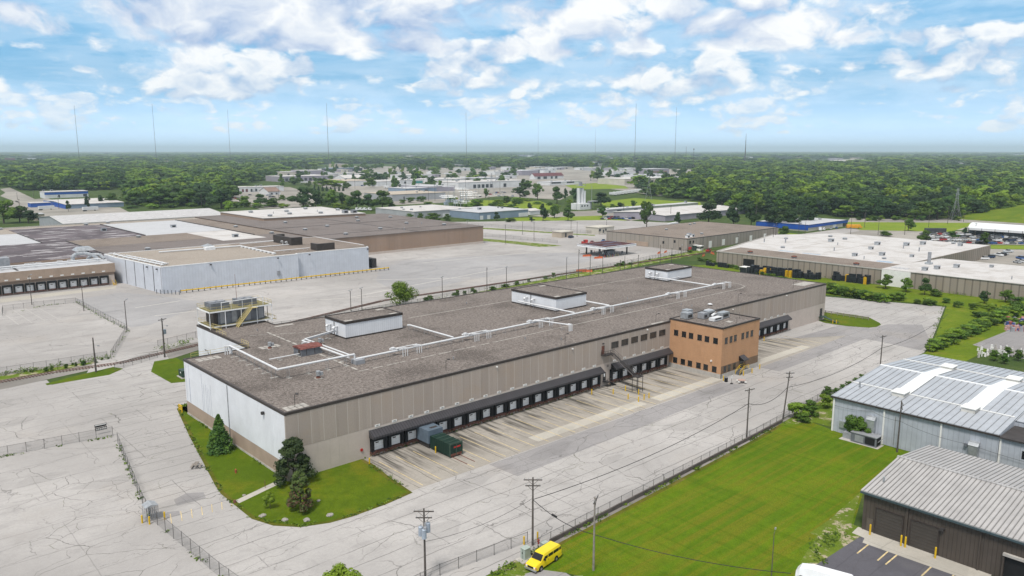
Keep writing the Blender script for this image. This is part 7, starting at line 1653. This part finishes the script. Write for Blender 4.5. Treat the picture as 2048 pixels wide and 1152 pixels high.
near('broadleaf_tree', crown_broad(5200, .26, 6.2, 2.9, 1.2, 18, 6), [LEAFL], trunk(6.2, .2, 8, 2.4, 5), L3(g(688,1225), .05), 'leafy tree whose top shows at the bottom edge near the transformer pole')
near('broadleaf_tree', crown_broad(4200, .42, 9.2, 6.0, 1.6, 20, 9), [LEAFL], trunk(8.5, .25, 8, 4, 6), L3(g(800,612), .05), 'double headed green tree behind the warehouse roof')
near('bush', crown_broad(3600, .28, 4.6, 2.7, .3, 14, 12), [LEAF], trunk(4, .08, 8, 2, 7), L3((94.0,-57.6), .06), 'dark bush growing over the air conditioner by the grey metal wall', cat='bush')
for px, py, tp, w, k_, lb in ((1592,838,806,46,'b','big light bush at the corner of the chain link fence'),(1622,832,803,44,'c','bush between the leaning pole and the grey metal building'),(1650,815,790,34,'b','pale bush close to the corner of the grey metal building'),(1656,797,774,26,'c','reddish bush behind the corner of the grey metal building'),(1605,845,826,30,'c','low bush at the foot of the leaning pole')): tree((k_, 0), px, py, tp, w, lb)
for px, py, tp in ((1672,786,776),(1684,779,769),(1697,772,763),(1712,763,756),(1724,757,749)): tree(('c', 1), px, py, tp, 14, 'low bush in the row along the silver roof edge', 'bushes along the silver roof edge')
# hedge rows and bushes by the ribbed warehouse
for i in range(15): tree((('b','c')[i % 2], i % 2), 1652+i*8.4, 585+i*1.5, 565+i*1.9+TRV.uniform(-3, 3), 26+TRV.uniform(-4, 6), 'bush in the leafy hedge before the crate piles', 'bushes before the crate piles')
for i in range(34): tree((('b','c')[(i*7) % 2], i % 2), 1398+i*7.4, 521+i*1.72, 515+i*1.72+TRV.uniform(-2, 1.5), 13, 'low bush in the green line behind the warehouse roof edge', 'bushes behind the roof edge')
for px, py, tp, w, k_, lb in ((1771,577,549,30,('g',0),'feathery young tree before the white wall panel'),(1812,584,556,26,('g',1),'upright young tree against the ribbed wall right of the white panel'),(1849,590,556,22,('d',0),'narrow dark tree against the ribbed wall'),(1800,602,584,28,('b',0),'round bush on the verge before the ribbed wall'),(1870,592,578,30,('c',0),'dark bush at the foot of the ribbed wall'),(1968,607,582,20,('d',1),'dark young tree against the right part of the ribbed wall'),(2010,605,580,26,('g',2),'round young tree near the right edge before the ribbed wall'),(2036,612,594,30,('c',1),'bush at the right edge before the ribbed wall')): tree(k_, px, py, tp, w, lb)
for i in range(18):
    px = 1750+TRV.random()*310; tree((('b','c')[i % 2], i % 2), px, 596+(px-1750)*.085+TRV.uniform(-4, 10), 588+(px-1750)*.085+TRV.uniform(-5, 5), TRV.uniform(14, 26), 'weedy bush on the verge before the long ribbed factory', 'bushes on the factory verge', minh=1.2)
for i in range(64):
    px = 1858+i*3.1; py = 702-(px-1855)*.44+TRV.uniform(-4, 7); tree((('b','c')[i % 2], i % 2), px, py, py-TRV.uniform(11, 20), TRV.uniform(20, 34), 'bush on the overgrown fence at the right edge', 'bushes on the overgrown fence', minh=1.)
for i in range(16):
    px = 1950+i*7; py = 633+i*1.6+TRV.uniform(-3, 3); tree((('b','c')[i % 2], i % 2), px, py, py-TRV.uniform(9, 15), 22, 'bush in the thick hedge behind the rough grass', 'bushes behind the rough grass')
for px, py, tp in ((1988,722,700),(2008,728,706),(2036,722,700),(2015,712,694)): tree(('g', 1), px, py, tp, 18, 'sapling beside the silver roof at the right edge', 'saplings beside the silver roof')
for i in range(16):
    a = TRV.random(); tree(('c', 0), 30+a*190, 747-a*32+TRV.uniform(0, 8), 745-a*32, TRV.uniform(5, 10), 'low weed clump along the railway', 'weed clumps along the railway', minh=.4)
for i in range(26):
    a = TRV.random(); p = (105+a*215, 117.5+a*17+TRV.uniform(-2, 2), 0); tree_at(('c', i % 2), p, TRV.uniform(.8, 2), TRV.uniform(2, 4), 'weed clump along the fence behind the warehouse', 'weed clumps behind the warehouse')
# tufts of weeds along fences, kerbs, walls and in the widest cracks: nobody could count them
wp = []
def edge(pts_, n, w, hmax):
    pts_ = [np.array(p[:2], float) for p in pts_]; L = [np.linalg.norm(q_-p) for p, q_ in zip(pts_, pts_[1:])]
    for _ in range(n):
        k_ = TRV.choices(range(len(L)), L)[0]; t = TRV.random(); p = pts_[k_]+(pts_[k_+1]-pts_[k_])*t+np.array([TRV.gauss(0, w), TRV.gauss(0, w)])
        if math.sin(p[0]*.9)+math.sin(p[1]*.7+p[0]*.31) < -.3: continue
        for _ in range(5): wp.append((p[0]+TRV.gauss(0, .16), p[1]+TRV.gauss(0, .16), .07+TRV.random()*hmax))
edge([(13.4,-46.6),(78,-43.9),(92,-43)], 520, .35, .35); edge([(12,-47),(-10,-49),(-22,-49.5)], 260, .5, .4); edge([(55,-72.5),(42,-75.4),(38,-78)], 160, .8, .25)
edge([(2.4,55.2),(-.2,52.7),(-4.2,34.3),(-9.8,6.8),(-10.4,3),(-10.4,-9),(-6,-16.7),(1.6,-18.9),(13.3,-18)], 420, .25, .18); edge([(13.6,-17),(14.4,-3.6)], 60, .3, .3); edge([(.0,.2),(-.2,47)], 130, .25, .35); edge([(15,-.3),(82,-.3)], 50, .15, .3)
edge([g(236,888),g(286,1012),g(300,1038),g(440,1156)], 110, .25, .25); edge([g(0,915),g(226,874)], 70, .25, .25); edge([g(5,632),g(88,612),g(152,606),g(255,662),g(222,716)], 160, .5, .5); edge([g(0,752),g(215,717)], 330, 1.2, .8); edge([g(320,700),g(392,680)], 160, 1.4, .8)
edge([(60,114.5),(212,126),(326,138)], 420, 1.2, .9); edge([(206,13),(206,30),(240,18),(254,-19),(188,-38),(177,-40.6)], 300, .5, .4); edge([(283,90),(282.5,20)], 260, 1., 1.); edge([(282.6,0),(282.6,-60)], 260, 1.2, 1.)
wp = np.array(wp); wn_ = RNG.normal(size=(len(wp), 3)); wn_[:, 2] = np.abs(wn_[:, 2])+.3
me = quads('weeds', wp, wn_, RNG.uniform(.12, .32, len(wp)), [LEAFL, LEAF], (RNG.random(len(wp)) < .5)); o = bpy.data.objects.new('weeds', me); COL.objects.link(o); tag(o, 'weeds sprouting along fences, kerbs and pavement cracks', 'weeds', None, 'stuff')
# single trees of the middle distance: px, base, top, width, kind
MID = [(8,447,400,44,'l'),(40,445,412,36,'g'),(57,446,421,38,'d'),(272,410,381,42,'g'),(322,412,374,62,'g'),(375,412,378,48,'g'),(225,410,386,26,'g'),(201,412,390,14,'d'),(176,419,393,12,'d'),(137,423,401,10,'d'),(443,417,377,54,'d'),(457,422,402,22,'l'),(410,415,384,40,'d'),(490,414,392,30,'g'),(521,412,388,28,'d'),(548,414,396,30,'g'),(607,415,374,54,'d'),(632,416,380,40,'d'),(664,412,379,30,'l'),(683,412,385,20,'d'),(713,420,381,38,'g'),(696,418,400,26,'l'),(738,420,388,30,'d'),(765,420,381,48,'g'),(783,418,402,18,'g'),(950,421,398,44,'l'),(985,421,406,28,'g'),(971,396,377,16,'g'),(1012,409,392,24,'g'),(1040,398,373,38,'d'),(1075,400,367,26,'g'),(1114,407,373,27,'d'),(1131,400,377,12,'d'),(1150,404,376,27,'d'),(1202,413,385,38,'d'),(1058,422,406,15,'d'),(1085,424,407,14,'d'),(1110,425,408,24,'l'),(1086,442,416,25,'d'),(1109,436,411,25,'g'),(1136,442,414,26,'g'),(1205,434,411,24,'d'),(1063,444,434,13,'d'),(1293,458,403,34,'g'),(1355,451,424,15,'d'),(1417,450,406,50,'d'),(1467,452,410,36,'d'),(1502,454,406,32,'d'),(1545,457,413,38,'d'),(1580,457,416,42,'d'),(1612,452,416,40,'d'),(1570,480,452,28,'g'),(1266,416,401,17,'g'),(1240,418,405,22,'d'),(1225,417,408,16,'g'),(1816,462,437,24,'g'),(1848,488,460,24,'g'),(1905,478,462,22,'d'),(1930,470,455,12,'d'),(1968,490,464,20,'g'),(1770,472,462,30,'c'),(820,440,427,20,'c'),(868,442,426,40,'c'),(842,440,426,16,'c'),(895,442,428,20,'c'),(993,442,424,14,'d'),(1020,444,436,28,'c'),(1805,420,388,30,'y')]
seen_ = {}
DESC = {'l': 'light green tree', 'g': 'leafy green tree', 'd': 'dark green tree', 'c': 'round bush', 'y': 'bright yellow green tree'}
for px, py, tp, w, k_ in MID:
    where = 'beside the tan hut beyond the low roofs' if px < 110 else 'in the tree line beyond the grey shed' if px < 560 else 'in the tree line behind the white roofed block' if px < 800 else 'between the brown warehouse and the far depots' if px < 1000 else 'around the silos and small shed' if px < 1280 else 'behind the grey concrete warehouse' if px < 1640 else 'near the packed car lot and green field'
    tree((k_, 0 if k_ in 'cy' else TRV.randrange(3)), px, py, tp, w, ('bright yellow green tree standing out from the woods beyond the bright green field' if k_ == 'y' else f'{DESC[k_]} {where}'), f'{DESC[k_]}s {where}' if k_ != 'y' else None)
for i in range(8): tree(('s', 0), 629+i*8.2, 382, 370.5+(i % 3)*.8+(i//4)*1.5, 6.5, 'dark pointed conifer in the row beyond the white roofed block', 'row of dark conifers')
for i in range(60):
    px = TRV.choice([TRV.uniform(800, 1010), TRV.uniform(1000, 1210), TRV.uniform(560, 700)]); py = TRV.uniform(400, 422); tree((TRV.choice('bcc'), i % 2), px, py, py-TRV.uniform(5, 11), TRV.uniform(14, 28), 'bush in the green thicket before the far industrial estate', 'bushes of the far thicket')
for i in range(36): px = TRV.uniform(250, 565); py = 417-TRV.random()*9; tree((TRV.choice('bcc'), i % 2), px, py, py-TRV.uniform(5, 10), TRV.uniform(16, 34), 'bush in the thicket beyond the grey shed', 'bushes beyond the grey shed')
for i in range(40): px = TRV.uniform(1690, 1945); py = TRV.uniform(430, 442); tree((TRV.choice('bcc'), i % 2), px, py, py-TRV.uniform(5, 10), TRV.uniform(12, 26), 'bush at the foot of the woods beyond the bright green field', 'bushes at the foot of the woods beyond the bright green field')
EXTRA = []
for i in range(260):
    px = TRV.choice([TRV.uniform(560, 900), TRV.uniform(1180, 1420), TRV.uniform(690, 1060)]); py = 336+45*TRV.random()**1.5
    if 1130 < px < 1260 and 364 < py < 380: continue
    if i >= 70: EXTRA.append(g(px, py)); continue
    tree((TRV.choice('gddl'), TRV.randrange(3)), px, py, py-TRV.uniform(7, 13), TRV.uniform(9, 20), 'tree scattered among the far industrial buildings', 'trees scattered among the far buildings')

# ---------------------------------------------------------------- the woods: the nearest trees one by one, the rest as one mass
def inpoly(x, y, pl):
    c = np.zeros(len(x), bool); j = len(pl)-1
    for i in range(len(pl)):
        xi, yi = pl[i]; xj, yj = pl[j]; t_ = ((yi > y) != (yj > y)) & (x < (xj-xi)*(y-yi)/(yj-yi+1e-12)+xi); c ^= t_; j = i
    return c
WOODS = [[(252,376),(450,372),(470,392),(440,412),(262,411)],[(-250,342),(300,336),(560,334),(562,350),(520,362),(480,371),(430,373),(250,377),(190,382),(60,382),(30,378),(0,372),(-250,372)],
         [(1392,352),(1480,338),(1600,336),(1750,336),(1900,338),(2350,336),(2350,426),(2048,424),(1960,434),(1850,442),(1740,438),(1640,432),(1560,428),(1500,432),(1440,416),(1420,405),(1350,398),(1290,392),(1300,384),(1360,372),(1400,364)],
         [(-400,303.6),(2500,303.6),(2500,338),(1450,338),(1200,334),(900,336),(700,331),(560,338),(-400,344)]]
CLEAR = [[(5,318),(105,318),(105,328),(5,328)],[(1612,320),(1740,316),(1740,326),(1612,330)],[(660,328),(730,328),(730,346),(660,346)],[(1790,336),(1945,336),(1945,346),(1790,346)],[(1715,333),(1742,333),(1742,341),(1715,341)],[(2025,336),(2075,336),(2075,346),(2025,346)],[(1520,330),(1700,328),(1700,331),(1520,333)]]
CLEAR += FARCLEAR
for k_ in range(64):
    x_ = TRV.uniform(-50, 2100); y_ = TRV.uniform(309, 333); w_ = TRV.uniform(20, 90); CLEAR.append([(x_, y_), (x_+w_, y_-.6), (x_+w_*1.1, y_+.5), (x_+w_*.2, y_+1.3)])
pts = []; r_ = 420.
while r_ < 30000:
    s_ = max(14.5, r_*.0115); na = int(1.42*r_/s_); a = YAW-.71+1.42*(np.arange(na)+RNG.random(na)*.9)/na; rr_ = r_+RNG.uniform(-.48, .48, na)*s_
    pts.append(np.stack([CAM[0]+rr_*np.cos(a), CAM[1]+rr_*np.sin(a), np.zeros(na), np.full(na, s_), rr_], 1)); r_ += s_*.9
pts = np.concatenate(pts); D = pts[:, :3]-CAM; zz = D @ _w; X_ = 1024+FOC*(D @ _r)/zz; Y_ = 576-FOC*(D @ _u)/zz
ok = np.zeros(len(pts), bool)
for pl in WOODS: ok |= inpoly(X_, Y_, pl)
for pl in CLEAR: ok &= ~inpoly(X_, Y_, pl)
far_ = pts[:, 4] > 2200; thin = (np.sin(pts[:, 0]*.0021+1.3)*np.sin(pts[:, 1]*.0017+.4) > .80) & far_; ok &= ~thin
pts, X_, Y_ = pts[ok], X_[ok], Y_[ok]
order = np.argsort(pts[:, 4]); pts, X_, Y_ = pts[order], X_[order], Y_[order]
vis = (X_ > -40) & (X_ < 2090); nidx = np.where(vis)[0][:150]; near_ = np.zeros(len(pts), bool); near_[nidx] = True
for i in nidx:
    p = pts[i]; k_ = TRV.choices('gdly', (.46, .38, .15, .01))[0]; left = X_[i] < 1000
    tree_at((k_ if k_ != 'y' else 'l', TRV.randrange(3)), p, TRV.uniform(10, 18), p[3]*TRV.uniform(1.1, 1.75), f"{DESC[k_ if k_ != 'y' else 'l']} at the near edge of the woods {'past the striped depot' if left else 'past the green field'}", f"{DESC[k_ if k_ != 'y' else 'l']}s at the edge of the woods {'past the striped depot' if left else 'past the green field'}")
rest = pts[~near_]; ex_ = np.array([(p[0], p[1], 0, TRV.uniform(9, 15), np.linalg.norm(p-CAM)) for p in EXTRA]); rest = np.concatenate([rest, ex_])
wc = bpy.data.collections.new('wood_kinds')
for i in range(5):
    P_, N_, s_ = crown_broad(520, 1.15, 10, 4.4, 1.2, (9, 12, 7, 10, 14)[i], 80+i); o = bpy.data.objects.new('wood_crown', quads('wood_crown', P_, N_, s_, [(LEAFF, LEAF, LEAFF, LEAFD, LEAFL)[i]])); wc.objects.link(o)
me = bpy.data.meshes.new('woodland'); me.from_pydata([tuple(p[:3]) for p in rest], [], [])
n_ = len(rest); wd_ = rest[:, 3]*RNG.uniform(.10, .22, n_)*np.where(RNG.random(n_) < .14, 1.55, 1.); sc = np.stack([wd_, wd_, RNG.uniform(.75, 1.85, n_)*(1+np.clip(rest[:, 4]/9000, 0, .5))], 1)
at = me.attributes.new('sc', 'FLOAT_VECTOR', 'POINT'); at.data.foreach_set('vector', sc.astype(np.float32).ravel())
at = me.attributes.new('rz', 'FLOAT_VECTOR', 'POINT'); at.data.foreach_set('vector', np.stack([np.zeros(n_), np.zeros(n_), RNG.uniform(0, 6.28, n_)], 1).astype(np.float32).ravel())
wo = bpy.data.objects.new('woodland', me); COL.objects.link(wo); tag(wo, 'dense dark green woods stretching to the hazy horizon', 'woods', None, 'stuff')
ng = bpy.data.node_groups.new('wood_scatter', 'GeometryNodeTree'); ng.interface.new_socket('Geometry', in_out='INPUT', socket_type='NodeSocketGeometry'); ng.interface.new_socket('Geometry', in_out='OUTPUT', socket_type='NodeSocketGeometry')
gi, go = ng.nodes.new('NodeGroupInput'), ng.nodes.new('NodeGroupOutput'); ip = ng.nodes.new('GeometryNodeInstanceOnPoints'); ci = ng.nodes.new('GeometryNodeCollectionInfo'); ci.inputs[0].default_value = wc; ci.inputs['Separate Children'].default_value = True; ci.inputs['Reset Children'].default_value = True
ip.inputs['Pick Instance'].default_value = True
for nm, sk in (('sc', 'Scale'), ('rz', 'Rotation')):
    na_ = ng.nodes.new('GeometryNodeInputNamedAttribute'); na_.data_type = 'FLOAT_VECTOR'; na_.inputs[0].default_value = nm; ng.links.new(na_.outputs[0], ip.inputs[sk])
rn = ng.nodes.new('FunctionNodeRandomValue'); rn.data_type = 'INT'; rn.inputs[4].default_value = 0; rn.inputs[5].default_value = 4; ng.links.new(rn.outputs[2], ip.inputs['Instance Index'])
ng.links.new(gi.outputs[0], ip.inputs['Points']); ng.links.new(ci.outputs[0], ip.inputs['Instance']); ng.links.new(ip.outputs[0], go.inputs[0])
wo.modifiers.new('scatter', 'NODES').node_group = ng
print('woodland', n_)

# ---------------------------------------------------------------- haze
hz = MB().box(-41500, -41500, -1.5, 41500, 41500, 215).build('haze', [])
m = bpy.data.materials.new('haze'); m.use_nodes = True; m.node_tree.nodes.clear(); k = NT(m.node_tree)
pv = k.n('VolumePrincipled'); pv.inputs['Color'].default_value = (.72, .91, 1., 1); pv.inputs['Density'].default_value = .00008; pv.inputs['Anisotropy'].default_value = 0.
k.t.links.new(pv.outputs[0], k.n('OutputMaterial').inputs['Volume']); hz.data.materials.append(m); tag(hz, kind='stuff')
